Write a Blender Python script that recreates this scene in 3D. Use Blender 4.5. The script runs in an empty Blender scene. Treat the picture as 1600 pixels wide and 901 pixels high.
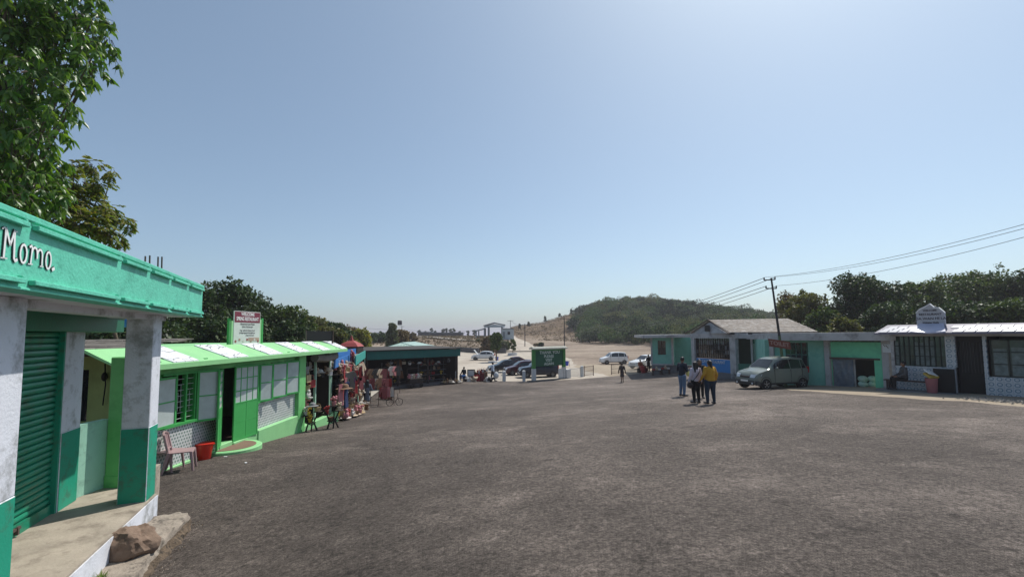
import bpy, bmesh, math, random
import numpy as np
from mathutils import Vector, Matrix, noise
R = math.radians
D = bpy.data
SC = bpy.context.scene
COL = SC.collection
rnd = random.Random(7)

# ---------------------------------------------------------------- camera
EYE = 1.85                                   # the lens stands 1.85 m above the tarmac at (0, 0)
F, CX, CY = 700.0, 800.0, 474.0              # focal length and principal point, in photo pixels
ROT = Matrix.Rotation(R(94.0), 3, 'X') @ Matrix.Rotation(-0.0075, 3, 'Z')
cam_d = D.cameras.new('camera'); cam = D.objects.new('camera', cam_d); COL.objects.link(cam)
cam_d.sensor_width = 36; cam_d.lens = 36 * F / 1600; cam_d.shift_y = (CY - 450.5) / 1600
cam_d.clip_start = 0.05; cam_d.clip_end = 40000
cam.matrix_world = Matrix.Translation((0, 0, EYE)) @ ROT.to_4x4()
SC.camera = cam

# ---------------------------------------------------------------- world, sun, exposure
SUN_AZ, SUN_EL = 41.0, 57.0                  # azimuth clockwise from +Y
w = D.worlds.new('World'); SC.world = w; w.use_nodes = True
nt = w.node_tree; bg = nt.nodes['Background']
sky = nt.nodes.new('ShaderNodeTexSky'); sky.sky_type = 'NISHITA'; sky.sun_disc = False
sky.sun_elevation = R(SUN_EL); sky.sun_rotation = R(SUN_AZ)
sky.altitude = 1200; sky.air_density = 1.0; sky.dust_density = 4.0; sky.ozone_density = 1.0
veil = nt.nodes.new('ShaderNodeMix'); veil.data_type = 'RGBA'; veil.inputs['Factor'].default_value = 0.12      # thin even high haze over the blue
veil.inputs['B'].default_value = (2.9, 3.5, 4.5, 1)
nt.links.new(sky.outputs[0], veil.inputs['A']); soft = nt.nodes.new('ShaderNodeHueSaturation'); soft.inputs['Saturation'].default_value = 0.84; nt.links.new(veil.outputs['Result'], soft.inputs['Color']); tint = nt.nodes.new('ShaderNodeVectorMath'); tint.operation = 'MULTIPLY'; tint.inputs[1].default_value = (0.90, 1.03, 1.05); nt.links.new(soft.outputs[0], tint.inputs[0]); nt.links.new(tint.outputs[0], bg.inputs[0])
bg.inputs[1].default_value = 0.118
sd = D.lights.new('sun', 'SUN'); sd.energy = 4.0; sd.angle = R(0.55); sd.color = (1, 0.95, 0.87)
so = D.objects.new('sun', sd); COL.objects.link(so)
sv = Vector((math.sin(R(SUN_AZ)) * math.cos(R(SUN_EL)), math.cos(R(SUN_AZ)) * math.cos(R(SUN_EL)), math.sin(R(SUN_EL))))
so.rotation_euler = sv.to_track_quat('Z', 'Y').to_euler()
SC.view_settings.view_transform = 'Standard'; SC.view_settings.look = 'None'
SC.view_settings.exposure = 0.10; SC.view_settings.gamma = 1; SC.view_settings.use_curve_mapping = False
SC.cycles.max_bounces = 6; SC.cycles.transparent_max_bounces = 12; SC.cycles.volume_bounces = 0

# ---------------------------------------------------------------- pixel -> world
def ray(px, py):
    return ROT @ Vector(((px - CX) / F, -(py - CY) / F, -1))
def at(px, py, Y):                           # the point on the line of sight through (px, py) with y = Y
    d = ray(px, py); return Vector((0, 0, EYE)) + d * (Y / d.y)
def X(px, Y): return at(px, 520, Y).x

# ---------------------------------------------------------------- ground shape
_cp = [(0,0,1.98),(0,-10,1.7),(-12,-10,2.5),(12,-10,1.6),(-4.95,6.5,2.85),(-4.0,5.0,2.78),(-3.2,3.4,2.6),(-6.9,10.3,2.92),(-7.3,13,3.18),
       (-7.7,16.3,3.46),(-8.0,25,4.1),(0,8,2.42),(7.3,17,2.72),(7.7,20.5,2.84),(10,8,2.1),(22,10,2.2),(14.3,24.5,2.98),
       (18,21.3,2.72),(20.1,17.6,2.6),(26,15,2.5),(16,30,3.1),(14.4,40,3.5),(9,36.5,3.98),(2,42,4.3),(-4.5,39,4.15),
       (-11,33,4.15),(-16,24,4.0),(-14,8,3.1),(0,60,4.3),(-6,76,4.2),(13,65,4.25),(-16,60,4.2),(25,60,3.8),(-12,90,3.9),
       (-9,95,3.8),(2,90,3.9),(-8,112,2.0),(-20,112,1.8),(-16,135,0.9),(-30,140,0.7),(-2,125,2.2),(3,115,3.0),(-1,170,1.1),
       (8,150,2.0),(18,150,2.1),(22,125,2.7),(32,105,3.1),(45,85,3.0),(40,60,2.6),(35,30,1.8),(-30,30,2.8),(-35,70,2.4),
       (-25,200,0.5),(-60,220,0.6),(20,220,1.5),(100,120,2.5),(120,250,2.5),(-120,120,2.0),(-300,300,3),(300,300,4),
       (-300,-100,3),(300,-100,3),(0,320,1.6),(0,-60,1.5)]
_P = np.array([(a, b) for a, b, c in _cp], float); _Z = np.array([-c for a, b, c in _cp], float) + EYE
def _ker(r2): return 0.5 * r2 * np.log(r2 + 1e-9)
_n = len(_P); _A = np.zeros((_n + 3, _n + 3))
_A[:_n, :_n] = _ker(((_P[:, None] - _P[None]) ** 2).sum(-1)) + np.eye(_n) * 2.0
_A[:_n, _n] = 1; _A[:_n, _n+1:] = _P; _A[_n, :_n] = 1; _A[_n+1:, :_n] = _P.T
_W = np.linalg.solve(_A, np.concatenate([_Z, np.zeros(3)]))
def sst(t): t = np.clip(t, 0, 1); return t * t * (3 - 2 * t)
_ru = [-.05,-.012, 0, .07,.12,.17,.23,.29,.36,.43,.5,.6,.9]
_rz = [-1.5, 1.5, 4.0, 6.4,10.0,11.8,13.6,14.6,13.4,10.4,8.0,6.0,4]
_bu = [-.05, 0, .12,.175,.30,.45,.6,.9]
_bd = [165,160,148,126,106, 92, 85,80]
def H(x, y):
    x = np.atleast_1d(np.asarray(x, float)); y = np.atleast_1d(np.asarray(y, float))
    xc = np.clip(x, -300, 300); yc = np.clip(y, -100, 320)
    z = _W[_n] + _W[_n+1] * xc + _W[_n+2] * yc
    for i in range(_n): z = z + _W[i] * _ker((xc - _P[i, 0]) ** 2 + (yc - _P[i, 1]) ** 2)
    ys = np.maximum(y, 1.0); u = np.clip(x / ys, -2, 2)
    rz = np.interp(u, _ru, _rz) + EYE; db = np.interp(u, _bu, _bd)
    wu = sst((u + .05) / .05) * (y > 50)
    up = sst((y - db) / (235 - db)) * (1 - sst((y - 250) / 200))
    z = z + (np.maximum(rz - z, 0)) * up * wu
    far = np.maximum(np.abs(x) - 150, 0)
    z = z - sst((y - 330) / 400) * 95 - sst((far - 250) / 500) * 40
    return z
def h(x, y): return float(H(x, y)[0])
def G(px, py):                               # where the line of sight meets the ground
    d = ray(px, py); t = 1.0
    for i in range(4000):
        p = Vector((0, 0, EYE)) + d * t
        if p.z < h(p.x, p.y): return Vector((p.x, p.y, h(p.x, p.y)))
        t += max(0.02, t * 0.004)
    return p
def gp(px, Y):                               # ground point in column px at depth Y
    x = X(px, Y); return Vector((x, Y, h(x, Y)))

# ---------------------------------------------------------------- materials
MATS = {}
def nodes(m): return m.node_tree.nodes, m.node_tree.links
def paint(name, col, rough=.6, var=.12, scale=2.5, bump=.15, bscale=40, dirt=None, damt=.35, dscale=1.2, metal=0, spec=.4, coat=0, detail=6):
    """base colour with soft tonal variation, fine bump and optional patches of another colour (dirt, wear)"""
    if name in MATS: return MATS[name]
    m = D.materials.new(name); m.use_nodes = True; N, L = nodes(m); b = N['Principled BSDF']
    tc = N.new('ShaderNodeTexCoord')
    n1 = N.new('ShaderNodeTexNoise'); n1.inputs['Scale'].default_value = scale; n1.inputs['Detail'].default_value = detail; n1.inputs['Roughness'].default_value = .65
    L.new(tc.outputs['Object'], n1.inputs['Vector'])
    mr = N.new('ShaderNodeMapRange'); mr.inputs['From Min'].default_value = .25; mr.inputs['From Max'].default_value = .75
    mr.inputs['To Min'].default_value = 1 - var; mr.inputs['To Max'].default_value = 1 + var
    L.new(n1.outputs['Fac'], mr.inputs['Value'])
    mx = N.new('ShaderNodeVectorMath'); mx.operation = 'SCALE'; mx.inputs[0].default_value = col
    L.new(mr.outputs[0], mx.inputs['Scale']); out = mx.outputs[0]
    if dirt:
        n2 = N.new('ShaderNodeTexNoise'); n2.inputs['Scale'].default_value = dscale; n2.inputs['Detail'].default_value = 10; n2.inputs['Roughness'].default_value = .72
        L.new(tc.outputs['Object'], n2.inputs['Vector'])
        r2 = N.new('ShaderNodeMapRange'); r2.inputs['From Min'].default_value = .5; r2.inputs['From Max'].default_value = .72; r2.inputs['To Max'].default_value = damt * 2
        L.new(n2.outputs['Fac'], r2.inputs['Value'])
        mm = N.new('ShaderNodeMix'); mm.data_type = 'RGBA'; mm.inputs['B'].default_value = (*dirt, 1)
        L.new(r2.outputs[0], mm.inputs['Factor']); L.new(out, mm.inputs['A']); out = mm.outputs['Result']
    L.new(out, b.inputs['Base Color'])
    b.inputs['Roughness'].default_value = rough; b.inputs['Metallic'].default_value = metal
    b.inputs['Specular IOR Level'].default_value = spec; b.inputs['Coat Weight'].default_value = coat
    if bump:
        n3 = N.new('ShaderNodeTexNoise'); n3.inputs['Scale'].default_value = bscale; n3.inputs['Detail'].default_value = 4
        L.new(tc.outputs['Object'], n3.inputs['Vector'])
        bp = N.new('ShaderNodeBump'); bp.inputs['Strength'].default_value = bump; bp.inputs['Distance'].default_value = .02
        L.new(n3.outputs['Fac'], bp.inputs['Height']); L.new(bp.outputs[0], b.inputs['Normal'])
    MATS[name] = m; return m
def leafmat(name, cols, rough=.55, trans=.35, spec=.35):
    if name in MATS: return MATS[name]
    m = D.materials.new(name); m.use_nodes = True; N, L = nodes(m); b = N['Principled BSDF']
    g = N.new('ShaderNodeNewGeometry'); cr = N.new('ShaderNodeValToRGB'); e = cr.color_ramp.elements
    e[0].position = 0; e[0].color = (*cols[0], 1); e[1].position = 1; e[1].color = (*cols[-1], 1)
    for i, c in enumerate(cols[1:-1]):
        q = e.new((i + 1) / (len(cols) - 1)); q.color = (*c, 1)
    L.new(g.outputs['Random Per Island'], cr.inputs[0]); L.new(cr.outputs[0], b.inputs['Base Color'])
    b.inputs['Roughness'].default_value = rough; b.inputs['Specular IOR Level'].default_value = spec
    t = N.new('ShaderNodeBsdfTranslucent'); sc = N.new('ShaderNodeVectorMath'); sc.operation = 'MULTIPLY'; sc.inputs[1].default_value = (1.5, 1.6, .6)
    L.new(cr.outputs[0], sc.inputs[0]); L.new(sc.outputs[0], t.inputs[0])
    mx = N.new('ShaderNodeMixShader'); mx.inputs[0].default_value = trans
    L.new(b.outputs[0], mx.inputs[1]); L.new(t.outputs[0], mx.inputs[2]); L.new(mx.outputs[0], N['Material Output'].inputs[0])
    MATS[name] = m; return m
def glassmat(name, col=(.02,.025,.03), rough=.06):
    if name in MATS: return MATS[name]
    m = paint(name, col, rough=rough, var=.3, bump=.02, bscale=6, spec=.8); return m

# ---------------------------------------------------------------- mesh builder
def lumpy(mb, amp, fq, seed=0):
    """push every point of a rounded shape in or out a little, so cloth and sacks sag unevenly"""
    c = sum(mb.v, Vector()) / len(mb.v)
    mb.v = [c + (p - c) * (1 + amp * noise.noise(p * fq + Vector((seed, 0, 0)))) for p in mb.v]; return mb
class MB:
    def __init__(s, M=None): s.v = []; s.f = []; s.mi = []; s.M = M or Matrix(); s.k = 0
    def add(s, vs, fs, m=None):
        o = len(s.v); s.v += [s.M @ Vector(p) for p in vs]; s.f += [tuple(i + o for i in f) for f in fs]
        s.mi += [s.k if m is None else m] * len(fs); return s
    def box(s, lo, hi, m=None, M=None):
        x0, y0, z0 = lo; x1, y1, z1 = hi
        vs = [Vector(p) for p in ((x0,y0,z0),(x1,y0,z0),(x1,y1,z0),(x0,y1,z0),(x0,y0,z1),(x1,y0,z1),(x1,y1,z1),(x0,y1,z1))]
        if M: vs = [M @ p for p in vs]
        return s.add(vs, [(0,3,2,1),(4,5,6,7),(0,1,5,4),(1,2,6,5),(2,3,7,6),(3,0,4,7)], m)
    def cbox(s, c, sz, rot=None, m=None):
        M = Matrix.Translation(c) @ (rot.to_4x4() if rot else Matrix())
        a = Vector(sz) / 2; return s.box(-a, a, m, M)
    def quad(s, a, b, c, d, m=None): return s.add([a, b, c, d], [(0,1,2,3)], m)
    def hexa(s, b4, t4, m=None): return s.add(list(b4) + list(t4), [(0,3,2,1),(4,5,6,7),(0,1,5,4),(1,2,6,5),(2,3,7,6),(3,0,4,7)], m)
    def slab(s, pts, off, m=None):           # polygon thickened by a vector
        n = len(pts); off = Vector(off); a = [Vector(p) for p in pts]; b = [p + off for p in a]
        return s.add(a + b, [tuple(range(n))[::-1], tuple(range(n, 2 * n))] + [(i, (i + 1) % n, n + (i + 1) % n, n + i) for i in range(n)], m)
    def tube(s, pts, r, n=6, m=None, caps=True):
        pts = [Vector(p) for p in pts]; rs = r if isinstance(r, (list, tuple)) else [r] * len(pts)
        vs = []; fs = []; up = None
        for i, p in enumerate(pts):
            t = (pts[min(i + 1, len(pts) - 1)] - pts[max(i - 1, 0)]).normalized()
            if up is None: up = t.orthogonal().normalized()
            up = (up - t * up.dot(t)).normalized() if (up - t * up.dot(t)).length > 1e-5 else t.orthogonal().normalized()
            q = t.cross(up)
            for k in range(n):
                a = 2 * math.pi * k / n; vs.append(p + (up * math.cos(a) + q * math.sin(a)) * rs[i])
        for i in range(len(pts) - 1):
            for k in range(n): fs.append((i*n+k, i*n+(k+1) % n, (i+1)*n+(k+1) % n, (i+1)*n+k))
        if caps: fs += [tuple(range(n))[::-1], tuple(range((len(pts)-1)*n, len(pts)*n))]
        return s.add(vs, fs, m)
    def lathe(s, prof, n=16, c=(0,0,0), m=None, axis='Z', sy=1):
        vs = []; fs = []; c = Vector(c)
        for r, z in prof:
            for k in range(n):
                a = 2 * math.pi * k / n
                p = (r * math.cos(a), r * math.sin(a) * sy, z)
                if axis == 'X': p = (p[2], p[0], p[1])
                if axis == 'Y': p = (p[0], p[2], p[1])
                vs.append(c + Vector(p))
        for i in range(len(prof) - 1):
            for k in range(n): fs.append((i*n+k, i*n+(k+1) % n, (i+1)*n+(k+1) % n, (i+1)*n+k))
        fs += [tuple(range(n))[::-1], tuple(range((len(prof)-1)*n, len(prof)*n))]
        return s.add(vs, fs, m)
    def ball(s, c, r, n=8, rings=6, m=None, rot=None):
        r = Vector(r) if not isinstance(r, (int, float)) else Vector((r, r, r)); vs = []; fs = []; c = Vector(c)
        for i in range(rings + 1):
            th = math.pi * i / rings
            th = max(th, .02) if i == 0 else (min(th, math.pi - .02) if i == rings else th)
            for k in range(n):
                a = 2 * math.pi * k / n
                q = Vector((r.x * math.sin(th) * math.cos(a), r.y * math.sin(th) * math.sin(a), r.z * math.cos(th)))
                vs.append(c + (rot @ q if rot else q))
        for i in range(rings):
            for k in range(n): fs.append((i*n+k, (i+1)*n+k, (i+1)*n+(k+1) % n, i*n+(k+1) % n))
        fs += [tuple(range(n)), tuple(range(rings*n, (rings+1)*n))[::-1]]
        return s.add(vs, fs, m)
    def cap(s, a, b, ra, rb, n=10):          # tapered capsule
        a = Vector(a); b = Vector(b); t = (b - a).normalized(); pts = []; rs = []
        for k in (80, 60, 35, 0): pts.append(a - t * ra * math.sin(R(k))); rs.append(ra * math.cos(R(k)))
        for k in (0, 35, 60, 80): pts.append(b + t * rb * math.sin(R(k))); rs.append(rb * math.cos(R(k)))
        return s.tube(pts, rs, n)
    def mesh(s, name, mats, smooth=False, ang=40, bevel=0):
        me = D.meshes.new(name); me.from_pydata([tuple(p) for p in s.v], [], s.f)
        for m in (mats if isinstance(mats, (list, tuple)) else [mats]): me.materials.append(m)
        if any(s.mi): me.polygons.foreach_set('material_index', s.mi)
        if bevel:
            b = bmesh.new(); b.from_mesh(me)
            es = [e for e in b.edges if len(e.link_faces) == 2 and e.calc_face_angle(0) > .6]
            bmesh.ops.bevel(b, geom=es, offset=bevel, segments=1, affect='EDGES', clamp_overlap=True); b.to_mesh(me); b.free()
        if smooth:
            me.polygons.foreach_set('use_smooth', [True] * len(me.polygons)); me.set_sharp_from_angle(angle=R(ang))
        me.update(); return me
    def put(s, name, mats, parent=None, world=False, **k):
        if world and parent is not None:
            off = Vector(); p = parent
            while p is not None: off += p.location; p = p.parent
            s.v = [q - off for q in s.v]
        o = D.objects.new(name, s.mesh(name, mats, **k)); COL.objects.link(o); o.parent = parent; return o
    def putw(s, name, mats, parent, **k): return s.put(name, mats, parent, True, **k)
def tag(o, label=None, cat=None, group=None, kind=None):
    if label: o['label'] = label
    if cat: o['category'] = cat
    if group: o['group'] = group
    if kind: o['kind'] = kind
    return o
def thing(name, label, cat, loc=(0,0,0), rz=0, group=None):
    o = D.objects.new(name, None); COL.objects.link(o); o.location = loc; o.rotation_euler.z = rz; o.empty_display_size = .2
    return tag(o, label, cat, group)
def one(mb, name, mats, label, cat, group=None, **k):     # a thing that is a single mesh; origin moved to its base
    c = Vector((sum(p.x for p in mb.v) / len(mb.v), sum(p.y for p in mb.v) / len(mb.v), min(p.z for p in mb.v)))
    mb.v = [p - c for p in mb.v]; o = mb.put(name, mats, None, **k); o.location = c; return tag(o, label, cat, group)
def dup(root, loc, rz=0, label=None, group=None, scale=None):
    def cp(o, par):
        c = o.copy(); COL.objects.link(c); c.parent = par
        for ch in o.children: cp(ch, c)
        return c
    r = cp(root, None); r.location = loc; r.rotation_euler.z = rz
    if label: r['label'] = label
    if group: r['group'] = group
    if scale: r.scale = (scale,) * 3 if isinstance(scale, (int, float)) else scale
    return r
def text_mb(body, size, M, depth=.004, sx=1, bold=0, align='CENTER'):
    """lettering as a mesh, laid out along M's x axis, standing along M's y, thickness along M's z"""
    c = D.curves.new('t', 'FONT'); c.body = body; c.size = size; c.align_x = align; c.align_y = 'CENTER'; c.extrude = depth; c.offset = bold; c.resolution_u = 3
    o = D.objects.new('t', c); COL.objects.link(o); dg = bpy.context.evaluated_depsgraph_get()
    me = o.evaluated_get(dg).to_mesh(); mb = MB()
    mb.v = [M @ Vector((v.co.x * sx, v.co.y, v.co.z)) for v in me.vertices]; mb.f = [tuple(p.vertices) for p in me.polygons]; mb.mi = [0] * len(mb.f)
    o.evaluated_get(dg).to_mesh_clear(); D.objects.remove(o); D.curves.remove(c); return mb
def frame(o, xd, zd=(0,0,1)):                # matrix whose x runs along xd, z up, y = z x x
    x = Vector(xd).normalized(); z = Vector(zd).normalized(); y = z.cross(x).normalized()
    return Matrix(((x.x,y.x,z.x,o[0]),(x.y,y.y,z.y,o[1]),(x.z,y.z,z.z,o[2]),(0,0,0,1)))
def board_frame(o, xd, up=(0,0,1)):          # x along xd, y = up, z = x × up (out of the board)
    x = Vector(xd).normalized(); y = Vector(up).normalized(); z = x.cross(y).normalized()
    return Matrix(((x.x,y.x,z.x,o[0]),(x.y,y.y,z.y,o[1]),(x.z,y.z,z.z,o[2]),(0,0,0,1)))
# ---------------------------------------------------------------- ground, plaza, car park, road
def ground_mat():
    m = D.materials.new('dry_ground'); m.use_nodes = True; N, L = nodes(m); b = N['Principled BSDF']; b.inputs['Roughness'].default_value = .95; b.inputs['Specular IOR Level'].default_value = .1
    g = N.new('ShaderNodeNewGeometry')
    mp = N.new('ShaderNodeMapping'); mp.inputs['Scale'].default_value = (.05, .10, .3); L.new(g.outputs['Position'], mp.inputs[0])
    n1 = N.new('ShaderNodeTexNoise'); n1.inputs['Scale'].default_value = 1; n1.inputs['Detail'].default_value = 12; n1.inputs['Roughness'].default_value = .7; L.new(mp.outputs[0], n1.inputs['Vector'])
    cr = N.new('ShaderNodeValToRGB'); e = cr.color_ramp.elements
    e[0].position = .32; e[0].color = (.09, .07, .05, 1); e[1].position = .75; e[1].color = (.40, .33, .26, 1)
    q = e.new(.5); q.color = (.27, .215, .17, 1); q = e.new(.6); q.color = (.33, .27, .215, 1)
    L.new(n1.outputs['Fac'], cr.inputs[0])
    n2 = N.new('ShaderNodeTexNoise'); n2.inputs['Scale'].default_value = 1.7; n2.inputs['Detail'].default_value = 8; n2.inputs['Roughness'].default_value = .8; L.new(g.outputs['Position'], n2.inputs['Vector'])
    r2 = N.new('ShaderNodeMapRange'); r2.inputs['From Min'].default_value = .3; r2.inputs['From Max'].default_value = .7; r2.inputs['To Min'].default_value = .6; r2.inputs['To Max'].default_value = 1.35; L.new(n2.outputs['Fac'], r2.inputs[0])
    v = N.new('ShaderNodeVectorMath'); v.operation = 'SCALE'; L.new(cr.outputs[0], v.inputs[0]); L.new(r2.outputs[0], v.inputs['Scale'])
    sz = N.new('ShaderNodeSeparateXYZ'); L.new(g.outputs['Position'], sz.inputs[0]); rz_ = N.new('ShaderNodeMapRange'); rz_.inputs['From Min'].default_value = -.8; rz_.inputs['From Max'].default_value = 2.2; L.new(sz.outputs['Z'], rz_.inputs[0])   # drier grass cover on the higher ground
    gm = N.new('ShaderNodeMix'); gm.data_type = 'RGBA'; gm.blend_type = 'MULTIPLY'; gm.inputs['B'].default_value = (.60, .54, .44, 1); L.new(rz_.outputs[0], gm.inputs['Factor']); L.new(v.outputs[0], gm.inputs['A']); L.new(gm.outputs['Result'], b.inputs['Base Color'])
    bp = N.new('ShaderNodeBump'); bp.inputs['Distance'].default_value = .25; bp.inputs['Strength'].default_value = .7; L.new(n2.outputs['Fac'], bp.inputs['Height']); L.new(bp.outputs[0], b.inputs['Normal'])
    return m
def asphalt_mat():
    m = D.materials.new('worn_asphalt'); m.use_nodes = True; N, L = nodes(m); b = N['Principled BSDF']
    b.inputs['Roughness'].default_value = .88; b.inputs['Specular IOR Level'].default_value = .22
    g = N.new('ShaderNodeNewGeometry')
    def nz(sc, det, ro=.6, stretch=None):
        n = N.new('ShaderNodeTexNoise'); n.inputs['Scale'].default_value = sc; n.inputs['Detail'].default_value = det; n.inputs['Roughness'].default_value = ro
        if stretch:
            mp = N.new('ShaderNodeMapping'); mp.inputs['Scale'].default_value = stretch; mp.inputs['Rotation'].default_value = (0, 0, .5); L.new(g.outputs['Position'], mp.inputs[0]); L.new(mp.outputs[0], n.inputs['Vector'])
        else: L.new(g.outputs['Position'], n.inputs['Vector'])
        return n
    def rng(src, a, b_, c, d):
        r = N.new('ShaderNodeMapRange'); r.inputs['From Min'].default_value = a; r.inputs['From Max'].default_value = b_; r.inputs['To Min'].default_value = c; r.inputs['To Max'].default_value = d; L.new(src, r.inputs[0]); return r.outputs[0]
    def mul(a, b_):
        x = N.new('ShaderNodeMath'); x.operation = 'MULTIPLY'; L.new(a, x.inputs[0]); L.new(b_, x.inputs[1]); return x.outputs[0]
    big = nz(.16, 5, .55); mid = nz(.9, 8, .7, (1, .55, 1)); wear = nz(.45, 10, .75, (.8, 1.3, 1)); fine = nz(21, 5, .8); grit = nz(85, 3, .9)
    f = mul(rng(big.outputs['Fac'], .32, .68, .80, 1.22), rng(mid.outputs['Fac'], .32, .68, .86, 1.16))
    clod = nz(8.5, 4, .75); f = mul(f, rng(clod.outputs['Fac'], .36, .64, .84, 1.17)); fl1 = nz(4.2, 5, .7); f = mul(f, rng(fl1.outputs['Fac'], .58, .64, 1.0, .66)); fl2 = nz(5.1, 5, .72, (1.2,.8,1)); f = mul(f, rng(fl2.outputs['Fac'], .59, .66, 1.0, 1.42)); fl3 = nz(2.1, 7, .8, (.7,1.2,1)); f = mul(f, rng(fl3.outputs['Fac'], .56, .62, 1.0, .76)); f = mul(f, rng(wear.outputs['Fac'], .5, .64, 1.0, 1.6)); f = mul(f, rng(fine.outputs['Fac'], .38, .62, .50, 1.55)); f = mul(f, rng(grit.outputs['Fac'], .40, .62, .50, 1.60))
    sc = N.new('ShaderNodeVectorMath'); sc.operation = 'SCALE'; L.new(f, sc.inputs['Scale'])
    mx = N.new('ShaderNodeMix'); mx.data_type = 'RGBA'; mx.inputs['A'].default_value = (.088, .072, .062, 1); mx.inputs['B'].default_value = (.130, .108, .094, 1)
    sx = N.new('ShaderNodeSeparateXYZ'); L.new(g.outputs['Position'], sx.inputs[0])
    ad = N.new('ShaderNodeMath'); ad.operation = 'ADD'; L.new(rng(sx.outputs['X'], -7, 7, -.15, .85), ad.inputs[0]); L.new(rng(big.outputs['Fac'], .3, .7, -.3, .3), ad.inputs[1])
    L.new(ad.outputs[0], mx.inputs['Factor']); L.new(mx.outputs['Result'], sc.inputs[0])
    # darker tar cracks
    vo = N.new('ShaderNodeTexVoronoi'); vo.feature = 'DISTANCE_TO_EDGE'; vo.inputs['Scale'].default_value = .17
    wv = N.new('ShaderNodeMix'); wv.data_type = 'RGBA'; wv.inputs['Factor'].default_value = .35; L.new(g.outputs['Position'], wv.inputs['A'])
    nn = nz(.7, 6, .7); L.new(nn.outputs['Color'], wv.inputs['B']); 
    m3 = N.new('ShaderNodeVectorMath'); m3.operation = 'MULTIPLY_ADD'; L.new(nn.outputs['Color'], m3.inputs[0]); m3.inputs[1].default_value = (2.6, 2.6, 0); L.new(g.outputs['Position'], m3.inputs[2]); L.new(m3.outputs[0], vo.inputs['Vector'])
    ck = rng(vo.outputs['Distance'], .0, .006, .62, 1.0)
    ck2 = N.new('ShaderNodeMath'); ck2.operation = 'MAXIMUM'; L.new(ck, ck2.inputs[0]); L.new(rng(mid.outputs['Fac'], .48, .56, 0.2, 1.0), ck2.inputs[1])
    s2 = N.new('ShaderNodeVectorMath'); s2.operation = 'SCALE'; L.new(sc.outputs[0], s2.inputs[0]); L.new(ck2.outputs[0], s2.inputs['Scale'])
    L.new(s2.outputs[0], b.inputs['Base Color'])
    h2 = N.new('ShaderNodeMath'); h2.operation = 'ADD'; L.new(fine.outputs['Fac'], h2.inputs[0]); L.new(grit.outputs['Fac'], h2.inputs[1])
    bp = N.new('ShaderNodeBump'); bp.inputs['Distance'].default_value = .02; bp.inputs['Strength'].default_value = .9; L.new(h2.outputs[0], bp.inputs['Height']); L.new(bp.outputs[0], b.inputs['Normal'])
    return m
def sheet(name, ts, xl, xr, nx, off, mat, skew=0.0):
    vs = []; fs = []; nt_ = len(ts); xs = []; ys = []
    for t in ts:
        a, b_ = xl(t), xr(t)
        for k in range(nx + 1):
            x = a + (b_ - a) * k / nx; xs.append(x); ys.append(t + skew * x)
    zs = H(xs, ys) + off
    mb = MB(); mb.v = [Vector(p) for p in zip(xs, ys, zs)]
    mb.f = [(i*(nx+1)+k, i*(nx+1)+k+1, (i+1)*(nx+1)+k+1, (i+1)*(nx+1)+k) for i in range(nt_-1) for k in range(nx)]; mb.mi = [0]*len(mb.f)
    o = mb.put(name, mat, None, smooth=True, ang=80); return tag(o, kind='structure')
def lerp_t(tab):
    a = [p[0] for p in tab]; b_ = [p[1] for p in tab]; return lambda t: float(np.interp(t, a, b_))
def jag(fn, amp, fq, seed): return lambda t: fn(t) + amp * noise.noise(Vector((t * fq, seed, 0))) + amp * .5 * noise.noise(Vector((t * fq * 4, seed, 3)))
M_GROUND = ground_mat(); M_ASPH = asphalt_mat()
# the land: one sheet, fine near the camera, reaching the horizon
def sinh_axis(lo, hi, n, k):
    a = math.asinh(lo / k); b_ = math.asinh(hi / k); return [k * math.sinh(a + (b_ - a) * i / n) for i in range(n + 1)]
gx = sinh_axis(-16000, 16000, 300, 14); gy = sinh_axis(-500, 24000, 330, 30)
XX, YY = np.meshgrid(gx, gy); ZZ = H(XX.ravel(), YY.ravel())
nz_ = np.array([noise.noise(Vector((x * .08, y * .08, 0))) * .35 for x, y in zip(XX.ravel(), YY.ravel())])
rough_w = sst((YY.ravel() - 100) / 30) + sst((XX.ravel() - 24) / 10) * sst((YY.ravel() - 10) / 10)
ZZ = ZZ + nz_ * np.clip(rough_w, 0, 1)
mb = MB(); mb.v = [Vector(p) for p in zip(XX.ravel(), YY.ravel(), ZZ)]; W1 = len(gx)
mb.f = [(j*W1+i, j*W1+i+1, (j+1)*W1+i+1, (j+1)*W1+i) for j in range(len(gy)-1) for i in range(W1-1)]; mb.mi = [0]*len(mb.f)
tag(mb.put('ground', M_GROUND, None, smooth=True, ang=80), kind='structure')
def fr(a, b_, st):
    n = max(1, int(round((b_ - a) / st))); return [a + (b_ - a) * i / n for i in range(n + 1)]
sheet('plaza', fr(-14, 41.5, .3), jag(lerp_t([(-14,-9),(16,-9.5),(22,-9.5),(30,-14),(42,-14)]), .0, 1, 1),
      jag(lerp_t([(-14,30),(6,26),(9,18),(11.3,16.2),(14.2,16.1),(14.8,15.5),(16.4,15.0),(18.5,14.3),(20.5,13.8),(23,14.2),(29,15.8),(38,14.5),(41.5,13.0)]), .25, .9, 2.2), 60, .05, M_ASPH, skew=.13)
M_LOT = paint('dusty_concrete', (.44, .39, .33), rough=.95, var=.16, scale=.25, bump=.4, bscale=9, dirt=(.30, .25, .20), damt=.5, dscale=.18, spec=.1, detail=10)
sheet('parking_lot', fr(40, 98, .6), lambda t: -34.0, jag(lerp_t([(40,9.5),(55,8.0),(75,10),(90,8),(98,6)]), .5, .3, 5), 50, .035, M_LOT, skew=.13)
M_SAND = paint('sandy_dirt', (.36, .30, .23), rough=.97, var=.2, scale=.5, bump=.5, bscale=7, dirt=(.24, .19, .14), damt=.5, dscale=.5, spec=.1, detail=10)
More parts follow.
